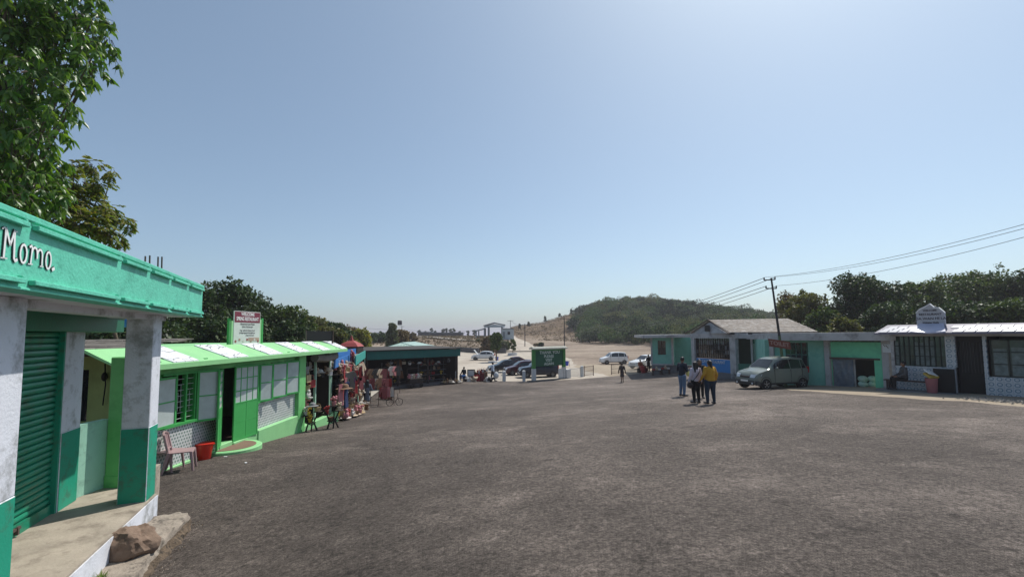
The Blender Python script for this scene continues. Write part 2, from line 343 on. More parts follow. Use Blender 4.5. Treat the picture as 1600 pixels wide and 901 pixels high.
sheet('dirt_apron', fr(41, 62, .4), lambda t: 5.0, jag(lerp_t([(41,15),(48,16.5),(55,17),(62,12)]), .6, .4, 8), 30, .02, M_SAND, skew=.13)
sheet('dirt_verge', fr(5, 24.5, .25), jag(lerp_t([(5,15.6),(14,14.4),(18,13.3),(24.5,12.8)]), .1, 1, 7.1), jag(lerp_t([(5,32),(14,27),(24.5,18)]), .1, .9, 4.4), 40, .025, M_SAND, skew=.13)
sheet('road', fr(97, 178, 1.0), lerp_t([(97,-4),(115,0),(135,0),(178,-7)]), jag(lerp_t([(97,6.6),(110,5.6),(125,5.0),(178,0.5)]), .4, .2, 6), 10, .22, M_LOT, skew=.0)
sheet('hill_road', fr(118, 200, 1.0), lerp_t([(118,-11),(124,-20),(150,-33),(200,-46)]), lerp_t([(118,-8),(124,-15),(150,-29.5),(200,-42)]), 6, .3, paint('pale_road', (.30,.27,.24), rough=.95, bump=0), skew=.0)
sheet('pavement', fr(16.6, 34, .3), lambda t: -12.5, jag(lerp_t([(16.6,-7.6),(20,-7.6),(22,-7.7),(26,-9.0),(34,-9.9)]), .06, 1, 3), 20, .13, paint('pale_pavement', (.42,.39,.34), rough=.9, var=.2, dirt=(.2,.17,.14)), skew=.0)
# (x, y) scatters
# loose gravel, chips and dust along the right verge and scattered litter: nobody could count them
def pebbles(n, pos, smin, smax, name, mats, seed):
    r = random.Random(seed); mb = MB(); pts = [pos(r) for _ in range(n)]
    zs = H([p[0] for p in pts], [p[1] for p in pts])
    for (x, y), z in zip(pts, zs):
        s_ = r.uniform(smin, smax); vs = []
        for q in ((1,0,0),(0,1,0),(-1,0,0),(0,-1,0),(0,0,1)):
            vs.append(Vector((x, y, z + .045)) + Vector(q) * s_ * r.uniform(.5, 1.1))
        mb.add(vs, [(0,1,4),(1,2,4),(2,3,4),(3,0,4)], r.randrange(len(mats)))
    o = mb.put(name, mats); return o
M_ST = [paint('grey_stone_chip', (.16,.15,.14), bump=0), paint('pale_stone_chip', (.30,.27,.23), bump=0), paint('dark_stone_chip', (.05,.045,.04), bump=0)]
tag(pebbles(5500, lambda r: (lambda d: (r.uniform(-.75, .95) * d, d))(3.2 + 20 * r.random() ** 1.8), .004, .011, 'gravel', M_ST, 3), 'fine loose grit scattered over the asphalt', 'gravel', kind='stuff')
def vpos(r):
    y = r.uniform(11.5, 17.5); return (17.6 + (17.3 - y) * .1 + r.gauss(0, .35) , y)
tag(pebbles(1500, vpos, .02, .07, 'rubble', M_ST[:2], 4), 'broken rubble and gravel strip along the right verge', 'rubble', kind='stuff')
# ---------------------------------------------------------------- snack building at the left
C_MINT = (.12, .56, .40); C_DKG = (.012, .20, .12); C_WHITE = (.66, .68, .74)
M_MINT = paint('mint_paint', C_MINT, rough=.5, var=.08, scale=3, bump=.35, bscale=30, dirt=(.05, .30, .21), damt=.35, dscale=5)
M_TEALG = paint('sea_green_paint', (.015, .30, .19), rough=.55, var=.14, dirt=(.05, .15, .10), damt=.7, dscale=5, detail=9)
M_DKG = paint('dark_green_paint', (.010, .14, .075), rough=.45, var=.1, dirt=(.02,.07,.04))
M_WHITE = paint('white_wash', C_WHITE, rough=.7, var=.07, scale=2, bump=.25, dirt=(.33,.34,.35), damt=.75, dscale=3.2)
M_SHUT = paint('green_shutter_enamel', (.012, .235, .135), rough=.38, var=.16, scale=3, bump=.15, dirt=(.09,.07,.04), damt=.35, dscale=4, spec=.5)
M_FLOOR = paint('worn_concrete', (.36, .31, .25), rough=.9, var=.22, scale=2.2, bump=.35, bscale=25, dirt=(.17,.14,.11), damt=.6, dscale=2.5, detail=10)
M_PALEM = paint('pale_mint_wall', (.33, .60, .48), rough=.7, var=.08, dirt=(.20,.36,.29), damt=.6, dscale=3)
M_BLACK = paint('black_shade', (.012, .012, .013), rough=.7, var=.2, bump=0)
M_STEEL = paint('rusty_steel', (.09, .06, .05), rough=.7, var=.3)
SB = frame((-5.2, 7.5, EYE), (.38, -.925, 0))
snack = thing('snack_building', 'mint green and white snack building with painted lettering and roller shutter', 'building', (-5.2, 7.5, EYE - 2.7))
mb = MB(SB)
mb.box((0, -.16, .345), (9.2, 0, .845)); mb.box((0, -3.4, .425), (.14, -.16, .84)); mb.box((0, -3.4, .42), (9.2, -.16, .50))
mb.box((-.015, -.17, .82), (9.2, .02, .865)); mb.box((-.015, -.17, .33), (9.2, .018, .352))
fas = mb.putw('fascia', M_MINT, snack, bevel=.006)
segs = [(.06,.80),(.90,1.62),(1.71,2.40),(2.50,3.20),(3.30,4.72),(4.82,6.2),(6.3,7.7)]
for a, b_ in segs:
    for z in (.765, .375):
        m2 = MB(SB); m2.box((a, .0, z), (b_, .042, z + .035)); m2.box((a, .0, z+.035), (a + .02, .03, z + .055)); m2.putw('moulding', M_MINT, fas, bevel=.004)
m2 = MB(SB); m2.box((.02, -3.3, .33), (9.0, -.17, .42), 0); m2.box((.25,-.62,.26),(9.0,-.42,.33), 0); m2.box((.25,-2.9,.30),(.45,-.42,.33),0); m2.putw('soffit', M_WHITE, snack)
# lettering "Momo." by brush strokes: white with a dark edge
def strokes(lst, s0, z0, k, name, dx, mat, wd, yo):
    m3 = MB(SB)
    for pl, w_ in lst:
        pts = [(s0 - (p[0] + dx) * k, z0 + (p[1] - dx * .4) * k * .90) for p in pl]
        for i in range(len(pts) - 1):
            (x0, z_0), (x1, z_1) = pts[i], pts[i + 1]; d = Vector((x1 - x0, z_1 - z_0)); L_ = d.length or 1e-6; d /= L_; q = Vector((-d.y, d.x)) * (w_ * wd * k / 2); e = d * (w_*wd*k*.25)
            a = [(x0 + q.x - e.x, yo, z_0 + q.y - e.y), (x0 - q.x - e.x, yo, z_0 - q.y - e.y), (x1 - q.x + e.x, yo, z_1 - q.y + e.y), (x1 + q.x + e.x, yo, z_1 + q.y + e.y)]
            m3.slab(a, (0, .002 + .0002 * (i % 3), 0))
    m3.putw(name, mat, fas)
def arc(cx, cy, rx, ry, a0, a1, n=14): return [(cx + rx * math.cos(R(a0 + (a1 - a0) * i / n)), cy + ry * math.sin(R(a0 + (a1 - a0) * i / n))) for i in range(n + 1)]
LET = [([(.02,.02),(.30,.04)], .05), ([(.15,.04),(.18,.98)], .13), ([(.02,.94),(.10,1.0),(.18,.98)], .06), ([(.18,.98),(.40,.50)], .13), ([(.40,.50),(.56,1.0)], .12),
       ([(.52,.98),(.68,.99)], .05), ([(.56,1.0),(.60,.10),(.66,.02),(.74,.08)], .13),
       (arc(1.03,.33,.155,.31,90,450), .11),
       ([(1.32,.62),(1.40,.68),(1.44,.60),(1.40,.06)], .10), ([(1.28,.03),(1.50,.05)], .05), (arc(1.58,.45,.13,.20,170,0,8) + [(1.72,.30)], .11), (arc(1.86,.43,.13,.20,165,-10,8) + [(1.99,.10)], .11), ([(1.90,.05),(2.08,.06)], .05),
       (arc(2.34,.33,.145,.31,90,450), .11), ([(2.60,.03),(2.70,.09)], .17)]
LET2 = [([(-.30,.62),(-.20,.74),(-.14,.70)], .10), ([(-.30,.62),(-.34,.1)], .10)]
# x grows toward the far end of the fascia: s decreases
strokes(LET + LET2, 5.04, .515, .325*.70, 'lettering_outline', -.020, M_BLACK, .82, .0045)
strokes(LET + LET2, 5.04, .515, .325*.70, 'lettering', 0, paint('sign_white', (.8,.82,.82), bump=0, dirt=(.5,.55,.55)), .60, .0062)
# plinth, floor, pillars
mb = MB(SB); mb.box((.68, -3.4, -3.0), (9.2, -.30, -2.30), 0); mb.putw('plinth', M_WHITE, snack)
mb = MB(SB); mb.box((.69, -3.4, -2.30), (9.2, -.312, -2.275)); mb.box((-1.2, -3.4, -3.0), (.68, -.80, -2.28)); mb.putw('porch_floor', M_FLOOR, snack)
for s0, s1 in ((.70, 1.05), (3.97, 4.34), (7.3, 7.65)):
    mb = MB(SB); mb.box((s0, -.66, -2.275), (s1, -.335, -1.255), 1); mb.box((s0 + .004, -.656, -1.255), (s1 - .004, -.339, .33), 0)
    mb.putw('pillar', [M_WHITE, M_TEALG], snack, bevel=.008)
mb = MB(SB); mb.box((.55, -1.75, -2.28), (1.05, -1.28, -1.255), 1); mb.box((.554, -1.75, -1.255), (1.046, -1.284, .10), 0); mb.putw('wall_pier', [M_WHITE, M_TEALG], snack, bevel=.008)
mb = MB(SB); mb.box((-.22, -1.7, .085), (7.2, -1.10, .33)); mb.box((-.22,-1.7,.30),(7.2,-1.08,.345)); mb.putw('shutter_box', M_DKG, snack, bevel=.01)
mb = MB(SB)
z = -2.22; n_ = 0
while z < .07:                                # curved slats
    pr = [(0, -1.37), (.012, -1.345), (.035, -1.338), (.062, -1.345), (.073, -1.37)]
    for (a, n0), (b_, n1) in zip(pr[:-1], pr[1:]): mb.quad((1.07, n0, z + a), (7.2, n0, z + a), (7.2, n1, z + b_), (1.07, n1, z + b_))
    mb.box((1.07, -1.40, z + .071), (7.2, -1.372, z + .076)); z += .077
mb.box((1.07, -1.38, -2.275), (7.2, -1.325, -2.15)); sh = mb.putw('roller_shutter', M_SHUT, snack, smooth=True, ang=30)
m2 = MB(SB); m2.box((1.05, -1.36, -2.275), (1.085, -1.29, .1)); m2.putw('shutter_guide', M_TEALG, sh)
m2 = MB(SB); m2.box((1.75, -1.326, -2.20), (1.95, -1.300, -2.17)); m2.box((1.80,-1.326,-2.25),(1.83,-1.29,-2.17)); m2.putw('shutter_lock', M_STEEL, sh)
mb = MB(SB); mb.box((1.05, -3.2, -2.28), (9.1, -1.42, .30)); mb.putw('back_wall', M_WHITE, snack)
for i, (px, py) in enumerate(((227,400),(234,399),(247,401),(253,401))):
    p = at(px, py + 24, 6.2 + .2 * i); m2 = MB(); m2.tube([p - Vector((0,0,.25)), at(px, py, 6.2 + .2 * i)], .011, 5); m2.putw('rebar', M_STEEL, snack)
# rough concrete ledge with a boulder on it
LZ = EYE - 2.56
M_ROUGH = paint('weathered_concrete', (.29, .245, .20), rough=.95, var=.3, scale=5, bump=.9, bscale=22, dirt=(.10,.085,.07), damt=.75, dscale=6, detail=12)
out = [(-5.02,6.70),(-4.90,6.84),(-4.74,6.72),(-4.58,6.25),(-4.42,5.75),(-4.2,5.28),(-3.98,4.8),(-3.75,4.3),(-3.45,3.7),(-3.2,3.1)]
inn = [(-5.22,6.60),(-5.18,6.5),(-5.12,6.4),(-5.0,6.05),(-4.85,5.6),(-4.65,5.15),(-4.45,4.7),(-4.25,4.2),(-4.0,3.6),(-3.8,3.0)]
rr = random.Random(3); vs = []; N_ = len(out)
M0 = MB(); rows = 64; cols = 26; prof = [(0,0)] 
def lp(tab, t): i = min(int(t * (N_-1)), N_-2); f_ = t * (N_-1) - i; return Vector(tab[i]).lerp(Vector(tab[i+1]), f_)
for i in range(rows + 1):
    t = i / rows; a = lp(inn, t); b_ = lp(out, t)
    for k in range(cols + 1):
        s_ = k / cols
        if s_ < .68: q = a.lerp(b_, s_ / .68); z = LZ + .012 * noise.noise(Vector((q.x*9, q.y*9, 1))) - .03 * max(0, s_ - .5)
        else:
            e = (s_ - .68) / .32; q = b_ + (b_ - a).normalized() * .12 * e; z = LZ - .03 - e * .36
        nn = noise.noise(Vector((q.x * 6, q.y * 6, z * 9))) * .05 + noise.noise(Vector((q.x * 20, q.y * 20, z * 22))) * .028 + noise.noise(Vector((q.x * 50, q.y * 50, z * 50))) * .010
        wt = 1 if s_ > .62 else .35
        d_ = (b_ - a).normalized(); M0.v.append(Vector((q.x + d_.x * nn * wt, q.y + d_.y * nn * wt, z + nn * .5 * wt)))
for i in range(rows):
    for k in range(cols): a = i*(cols+1)+k; M0.f.append((a, a+1, a+cols+2, a+cols+1)); M0.mi.append(1 if k > cols * .70 else 0)
M0.f.append(tuple(range(cols, -1, -1))); M0.mi.append(1)
one(M0, 'concrete_ledge', [M_ROUGH, paint('crumbling_brown_edge', (.13,.095,.065), rough=.95, var=.45, scale=14, bump=1.0, bscale=35, dirt=(.03,.025,.02), damt=.9, dscale=11, detail=12)], 'rough crumbling concrete ledge at the foot of the white plinth', 'ledge', smooth=True, ang=50)
def rock(c, r, seed, mat, name, label, cat, amp=.22, sub=4):
    b = bmesh.new(); bmesh.ops.create_icosphere(b, subdivisions=sub, radius=1)
    for v in b.verts:
        p = v.co.copy(); q = p + Vector((seed, 0, 0))
        d = 1 + amp * noise.noise(q * 1.1) * 1.6 + amp * .5 * noise.noise(q * 2.7) + amp * .22 * noise.noise(q * 7) + .03 * noise.noise(q * 18)
        f_ = max(-.62, min(.70 , p.z)); v.co = Vector((p.x * d * r[0], p.y * d * r[1], (f_ * d) * r[2]))
    me = D.meshes.new(name); b.to_mesh(me); b.free(); me.materials.append(mat); me.polygons.foreach_set('use_smooth', [True]*len(me.polygons)); me.set_sharp_from_angle(angle=R(28))
    o = D.objects.new(name, me); COL.objects.link(o); o.location = c; return tag(o, label, cat)
M_ROCK = paint('brown_rock', (.21, .145, .105), rough=.9, var=.3, scale=5, bump=.8, bscale=16, dirt=(.11,.07,.05), damt=.6, dscale=4, detail=12)
rk = rock((-4.56, 5.52, LZ + .12), (.225, .20, .21), 5.3, M_ROCK, 'boulder', 'brown broken boulder resting on the rough concrete ledge', 'rock', amp=.3)
# crumbs fallen along the foot of the ledge
def crumb(r):
    t = r.random(); q = lp(out, t); d_ = (q - lp(inn, t)).normalized(); q = q + d_ * (.10 + abs(r.gauss(0, .07))); return (q.x, q.y)
tag(pebbles(420, crumb, .006, .022, 'ledge_rubble', [M_ROUGH, MATS['crumbling_brown_edge']], 8), 'crumbs of concrete and soil fallen along the ledge foot', 'rubble', kind='stuff')
# tuft of grass
mb = MB()
for i in range(46):
    a = rnd.uniform(0, 6.28); r_ = rnd.uniform(0, .07); b0 = Vector((-4.42 + r_ * math.cos(a), 4.98 + r_ * math.sin(a), LZ)); tip = b0 + Vector((math.cos(a) * .05, math.sin(a) * .05, rnd.uniform(.03, .07))); s_ = Vector((-math.sin(a), math.cos(a), 0)) * .006
    mb.add([b0 - s_, b0 + s_, tip], [(0,1,2)])
one(mb, 'grass_tuft', leafmat('grass_leaf', [(.10,.16,.03),(.16,.22,.05)]), 'small green grass tuft growing on the concrete ledge', 'grass')
one(MB().cbox((-4.62, 4.92, LZ + .02), (.035, .03, .03)), 'paper_scrap', paint('paper_white', (.75,.75,.75), bump=0), 'tiny white paper scrap on the ledge below the plinth', 'litter')

# ---------------------------------------------------------------- restaurant
M_LG = paint('bright_green_paint', (.17, .54, .18), rough=.55, var=.08, bump=.2, dirt=(.09,.36,.11), damt=.3, dscale=3)
M_LGD = paint('grass_green_door', (.055, .36, .09), rough=.5, var=.1, dirt=(.04,.25,.06), damt=.3)
M_LGR = paint('pale_green_canopy', (.27, .58, .26), rough=.6, var=.06, dirt=(.22,.52,.24), damt=.35, dscale=2)
M_PANE = paint('milky_window_pane', (.46, .53, .52), rough=.25, var=.16, scale=2.5, bump=.02, spec=.6)
M_SLATE = paint('old_slate', (.14, .125, .11), rough=.9, var=.4, scale=6, bump=.8, bscale=12, dirt=(.25,.23,.20))
def tile_mat(name, base, fig, sx, sz, kind='diamond', along=(0, 1)):
    if name in MATS: return MATS[name]
    m = D.materials.new(name); m.use_nodes = True; N, L = nodes(m); b = N['Principled BSDF']; b.inputs['Roughness'].default_value = .3
    tc = N.new('ShaderNodeTexCoord'); sp = N.new('ShaderNodeSeparateXYZ'); L.new(tc.outputs['Object'], sp.inputs[0])
    def M(op, a, b_=None, c=None):
        n = N.new('ShaderNodeMath'); n.operation = op
        for i, q in enumerate((a, b_, c)):
            if q is None: continue
            if isinstance(q, (int, float)): n.inputs[i].default_value = q
            else: L.new(q, n.inputs[i])
        return n.outputs[0]
    hx = M('ADD', M('MULTIPLY', sp.outputs['X'], along[0]), M('MULTIPLY', sp.outputs['Y'], along[1]))
    if kind == 'diamond':
        row = M('FLOOR', M('DIVIDE', sp.outputs['Z'], sz)); u = M('ADD', M('DIVIDE', hx, sx), M('MULTIPLY', row, .5))
    else: u = M('DIVIDE', hx, sx)
    fu = M('ABSOLUTE', M('SUBTRACT', M('FRACT', u), .5)); fv = M('ABSOLUTE', M('SUBTRACT', M('FRACT', M('DIVIDE', sp.outputs['Z'], sz)), .5))
    if kind == 'diamond': f_ = M('LESS_THAN', M('ADD', M('MULTIPLY', fu, 1.1), fv), .40)
    else:
        r_ = M('SQRT', M('ADD', M('MULTIPLY', fu, fu), M('MULTIPLY', fv, fv))); f_ = M('MULTIPLY', M('LESS_THAN', r_, .36), M('GREATER_THAN', r_, .22))
    gr = M('GREATER_THAN', M('MAXIMUM', fu, fv), .475)
    mx = N.new('ShaderNodeMix'); mx.data_type = 'RGBA'; mx.inputs['A'].default_value = (*base, 1); mx.inputs['B'].default_value = (*fig, 1); L.new(f_, mx.inputs['Factor'])
    m2 = N.new('ShaderNodeMix'); m2.data_type = 'RGBA'; m2.inputs['B'].default_value = (base[0]*.55, base[1]*.55, base[2]*.55, 1); L.new(M('MULTIPLY', gr, .7 if kind != 'diamond' else 0), m2.inputs['Factor']); L.new(mx.outputs['Result'], m2.inputs['A'])
    nn = N.new('ShaderNodeTexNoise'); nn.inputs['Scale'].default_value = 2.5; nn.inputs['Detail'].default_value = 6; L.new(tc.outputs['Object'], nn.inputs['Vector'])
    mr = N.new('ShaderNodeMapRange'); mr.inputs['To Min'].default_value = .72; mr.inputs['To Max'].default_value = 1.15; L.new(nn.outputs['Fac'], mr.inputs[0])
    v = N.new('ShaderNodeVectorMath'); v.operation = 'SCALE'; L.new(m2.outputs['Result'], v.inputs[0]); L.new(mr.outputs[0], v.inputs['Scale']); L.new(v.outputs[0], b.inputs['Base Color'])
    MATS[name] = m; return m
M_TILE = tile_mat('diamond_wall_tile', (.62,.64,.63), (.16,.24,.21), .085, .075)
M_TILEC = tile_mat('ring_wall_tile', (.52,.55,.60), (.17,.25,.33), .24, .22, 'ring', (.54, -.84))
def stonework(name, base, joint, sc=2.7):
    m = D.materials.new(name); m.use_nodes = True; N, L = nodes(m); b = N['Principled BSDF']; b.inputs['Roughness'].default_value = .5
    tc = N.new('ShaderNodeTexCoord'); mp = N.new('ShaderNodeMapping'); mp.inputs['Scale'].default_value = (.85, 1.5, 1.2); L.new(tc.outputs['Object'], mp.inputs[0])
    v = N.new('ShaderNodeTexVoronoi'); v.feature = 'DISTANCE_TO_EDGE'; v.inputs['Scale'].default_value = sc; v.inputs['Randomness'].default_value = .5; L.new(mp.outputs[0], v.inputs['Vector'])
    r_ = N.new('ShaderNodeMapRange'); r_.inputs['From Min'].default_value = .012; r_.inputs['From Max'].default_value = .03; L.new(v.outputs['Distance'], r_.inputs[0])
    mx = N.new('ShaderNodeMix'); mx.data_type = 'RGBA'; mx.inputs['A'].default_value = (*joint, 1); mx.inputs['B'].default_value = (*base, 1); L.new(r_.outputs[0], mx.inputs['Factor']); L.new(mx.outputs['Result'], b.inputs['Base Color']); return m
M_STONE = stonework('white_crazy_paving', (.72,.73,.76), (.07,.08,.075))
rest = thing('restaurant_building', 'bright green single storey restaurant with pale canopy and tiled lower wall', 'building', (-7.7, 13, EYE - 3.3))
UM = Matrix.Translation((0, 0, -.1 * EYE)) @ Matrix.Scale(1.1, 4)     # the restaurant is drawn in modules of 1.1 m
WX = -7.0
def rb(x0, x1, y0, y1, d0, d1, m=0, mb=None):    # box by depth range and drop range below the eye
    mb = mb if mb is not None else MB(UM); return mb.box((x0, y0, EYE - d1), (x1, y1, EYE - d0), m)
mb = MB(UM)
for y0, y1, d0, d1 in ((8.2,9.02,.4,1.80),(9.02,9.98,.4,.78),(9.98,10.8,.4,1.80),(10.8,11.3,.4,.76),(11.3,14.6,.4,.76),(12.32,12.40,.76,1.78),(12.92,13.06,.76,1.78),(13.72,13.84,.76,1.78),(14.5,14.6,.76,1.78)):
    rb(WX - .18, WX, y0, y1, d0, d1, 0, mb)
rb(WX - .18, WX + .02, 14.6, 15.0, .3, 3.6, 0, mb); rb(-12.2, -12.0, 8.2, 18, .25, 3.8, 0, mb); rb(-12, WX-.2, 14.8, 15.0, .3, 3.6, 0, mb)
mb.putw('wall', M_LG, rest)
mb = MB(UM); rb(WX, WX + .13, 14.55, 15.02, .55, 3.5, 0, mb); mb.putw('corner_pilaster', M_LG, rest, bevel=.01)
mb = MB(UM); rb(WX - .16, WX + .015, 8.2, 10.8, 1.80, 2.62, 0, mb); mb.putw('tile_wall', M_TILE, rest); mb = MB(UM); rb(WX - .16, WX + .015, 12.32, 14.56, 1.78, 2.52, 0, mb); mb.putw('tile_wall', M_TILE, rest)
mb = MB(UM); rb(WX - .18, WX + .06, 8.2, 10.8, 2.62, 3.4, 0, mb); rb(WX - .18, WX + .06, 10.8, 11.3, 2.55, 3.5, 0, mb); rb(WX - .18, WX + .09, 11.3, 12.32, 2.60, 3.5, 0, mb); rb(WX - .18, WX + .12, 12.32, 14.6, 2.52, 3.6, 0, mb); rb(WX-.1, WX+.10, 15.02, 18.0, 2.95, 3.9, 0, mb); mb.putw('plinth', M_LGR, rest, bevel=.02)
mb = MB(UM); rb(WX-.05, WX+.05, 9.0, 10.0, .74, .78, 0, mb); rb(WX-.05, WX+.07, 9.0, 10.0, 1.78, 1.83, 0, mb); rb(WX-.05, WX+.07, 12.32, 14.55, 1.76, 1.81, 0, mb); rb(WX-.05,WX+.05, 8.2,14.6,.60,.64,0,mb); mb.putw('window_surround', M_LGD, rest)
# room behind: floor, back wall in dark tones
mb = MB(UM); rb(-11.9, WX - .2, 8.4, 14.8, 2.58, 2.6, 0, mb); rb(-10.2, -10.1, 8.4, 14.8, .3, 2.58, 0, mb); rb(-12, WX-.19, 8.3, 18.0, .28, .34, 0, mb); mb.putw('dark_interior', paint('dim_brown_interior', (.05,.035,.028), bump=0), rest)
# grille window with bars
win = MB(UM); rb(WX - .06, WX + .03, 9.38, 9.42, .78, 1.80, 0, win); rb(WX - .06, WX + .03, 9.94, 9.98, .78, 1.80, 0, win); rb(WX - .06, WX + .03, 9.66, 9.70, .78, 1.80, 0, win)
win = win.putw('window_frame', M_LGD, rest)
g = MB(UM)
for i in range(8): g.tube([(WX - .02, 9.42, EYE - .88 - i * .117), (WX - .02, 9.94, EYE - .88 - i * .117)], .007, 5)
for y in (9.50, 9.58, 9.76, 9.84): g.tube([(WX - .02, y, EYE - (1.15 if y in (9.5,9.84) else 1.0)), (WX - .02, y, EYE - 1.55)], .006, 5)
g.putw('window_grille', paint('pale_grille', (.42,.46,.42), bump=0), win)
def leaf(a, b_, d0, d1, name, rows=2, parent=rest, colsn=1, tiles=False, lower=None):
    """hinged leaf from ground point a to b_, drops d0..d1"""
    a = Vector((*a, 0)); b_ = Vector((*b_, 0)); L_ = (b_ - a).length; Mx = frame((a.x, a.y, EYE - d1), b_ - a); hh = d1 - d0; t = .045
    f_ = MB(UM @ Mx); f_.box((0, -.018, 0), (t, .018, hh)); f_.box((L_ - t, -.018, 0), (L_, .018, hh)); f_.box((t, -.018, 0), (L_ - t, .018, t)); f_.box((t, -.018, hh - t), (L_ - t, .018, hh))
    z0 = 0
    if lower: z0 = lower; f_.box((t, -.012, t), (L_ - t, .012, lower)); f_.box((t,-.018,lower),(L_-t,.018,lower+.03)); f_.box((L_/2-.012,-.017,t),(L_/2+.012,.017,lower)); f_.box((t,-.016,lower/2-.01),(L_-t,.016,lower/2+.01)); 
    for i in range(1, rows): zz = z0 + (hh - z0) * i / rows; f_.box((t, -.014, zz - .012), (L_ - t, .014, zz + .012))
    for i in range(1, colsn): xx = L_ * i / colsn; f_.box((xx - .010, -.013, z0), (xx + .010, .013, hh - t))
    o = f_.putw(name, M_LGD, parent); p = MB(UM @ Mx); p.box((t - .005, -.005, z0 + .01), (L_ - t + .005, .005, hh - .02)); p.putw('pane', M_PANE if not tiles else tile_mat('teal_flower_tile', (.6,.62,.58), (.03,.25,.22), .16, .17), o); return o
leaf((-6.90, 8.62), (-6.965, 9.38), .80, 1.80, 'shutter_leaf')
leaf((-6.965, 9.99), (-6.70, 10.36), .74, 1.86, 'shutter_leaf')
leaf((-6.965, 10.86), (-6.68, 10.28), .76, 2.56, 'door_leaf', rows=3, tiles=True, lower=.88)
leaf((-6.96, 11.32), (-6.90, 12.28), .74, 2.60, 'door_leaf', rows=3, colsn=4, lower=.92)
for y0, y1 in ((12.42, 12.92), (13.08, 13.72), (13.86, 14.5)): leaf((-6.955, y0), (-6.80, y1 - .08), .76, 1.78, 'window_leaf')
for y0, y1 in ((12.40, 12.92), (13.06, 13.72), (13.84, 14.5)):
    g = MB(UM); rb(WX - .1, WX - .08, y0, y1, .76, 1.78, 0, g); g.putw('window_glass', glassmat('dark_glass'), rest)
# beam ends and posts under the canopy
for y in (8.4, 9.7, 11.0, 12.3, 13.3, 14.3, 15.6, 16.9): mb = MB(UM); mb.box((WX - .1, y, EYE - .56), (-6.62, y + .10, EYE - .45)); mb.putw('canopy_bracket', M_LGD, rest)
# canopy: sloped slab with fascia
def cz(x): return EYE - .50 + (-6.56 - x) / .64 * .31
mb = MB(UM); y0, y1 = 7.55, 17.9
mb.hexa([(-6.56,y0,EYE-.54),(-6.56,y1,EYE-.54),(-7.25,y1,EYE-.22),(-7.25,y0,EYE-.22)][::-1], [(-6.56,y0,EYE-.50),(-6.56,y1,EYE-.50),(-7.2,y1,EYE-.19),(-7.2,y0,EYE-.19)][::-1])
mb.box((-6.60, y0, EYE - .60), (-6.555, y1, EYE - .505)); mb.box((-12.2, 9.02, EYE - .29), (-7.2, y1, EYE - .23)); can = mb.putw('canopy', M_LGR, rest)
for a, b_ in ((8.45,9.25),(10.16,11.03),(11.9,12.7),(13.6,14.4),(15.3,16.1),(17.0,17.75)):
    m2 = MB(UM); sh_ = .42                          # raised stone panel, skewed like the photo's
    lo = [(-6.575, a + sh_ - .12, cz(-6.575)), (-6.575, b_ + sh_ - .22, cz(-6.575)), (-7.19, b_ - .0, cz(-7.19)), (-7.19, a - .0, cz(-7.19))]
    lo = [(x, min(y, 17.88), z) for x, y, z in lo]
    m2.hexa(lo[::-1], [(x, y, z + .022) for x, y, z in lo][::-1]); m2.putw('stone_panel', M_STONE, can)
# near corner: bright green column, mint parapet, recessed wing with dark window, slate roof
mb = MB(); rb(-6.26, -5.97, 7.02, 7.30, .30, 2.5, 0, mb); rb(-6.27, -5.96, 7.01, 7.31, 2.10, 2.6, 0, mb); mb.putw('corner_column', M_LG, rest, bevel=.015)
mb = MB(); rb(-6.36, -6.26, 6.35, 7.05, 1.25, 2.28, 0, mb); mb.putw('parapet', M_PALEM, rest)
mb = MB(UM); rb(-12, -7.19, 8.85, 9.0, .25, .62, 0, mb); rb(-12, -8.62, 8.85, 9.0, .62, 2.9, 0, mb); rb(-8.3, -7.19, 8.85, 9.0, .62, 2.9, 0, mb); rb(-8.62, -8.3, 8.85, 9.0, 1.62, 2.9, 0, mb)
mb.putw('wing_wall', paint('olive_wall', (.30,.36,.13), var=.12, dirt=(.15,.18,.06)), rest)
mb = MB(UM); rb(-8.62, -8.3, 8.93, 8.96, .62, 1.62, 0, mb); mb.putw('wing_window', glassmat('dark_glass'), rest)
mb = MB(UM); mb.tube([(-7.95, 8.80, EYE - .5), (-7.9, 8.78, EYE - .9), (-7.95, 8.8, EYE - 1.3)], .012, 5); mb.ball((-7.93, 8.78, EYE - .75), (.05,.05,.09)); mb.putw('wall_lamp', M_BLACK, rest)
mb = MB(UM)
for i in range(7):
    for k in range(12):
        x0 = -11.2 + k * .31 + (i % 2) * .15; y_ = 7.6 + i * .42; z_ = EYE - .27 + i * .035
        mb.cbox((x0 + .15, y_ + .2, z_ + rnd.uniform(0, .012)), (.30, .5, .02), Matrix.Rotation(.06 + rnd.uniform(-.02,.02), 3, 'X') @ Matrix.Rotation(rnd.uniform(-.06,.06), 3, 'Z'))
mb.putw('slate_roof', M_SLATE, rest)
# semicircular step
mb = MB(UM); n_ = 18; c0 = Vector((-6.95, 11.2, 0)); z1 = EYE - 2.66; z0 = EYE - 3.0
pts = [(c0.x +   .70 * math.cos(R(-90 + 180 * i / n_)) , c0.y + .70 * math.sin(R(-90 + 180 * i / n_))) for i in range(n_ + 1)]
mb.slab([(x, y, z0) for x, y in pts], (0, 0, z1 - z0 + .0)); st = mb.putw('entrance_step', M_LGR, rest, bevel=.02)
m2 = MB(UM); m2.slab([(c0.x + (x - c0.x) * .82, c0.y + (y - c0.y) * .8, z1) for x, y in pts], (0, 0, .008)); m2.putw('step_top', paint('red_brown_step', (.20,.12,.09)), st)
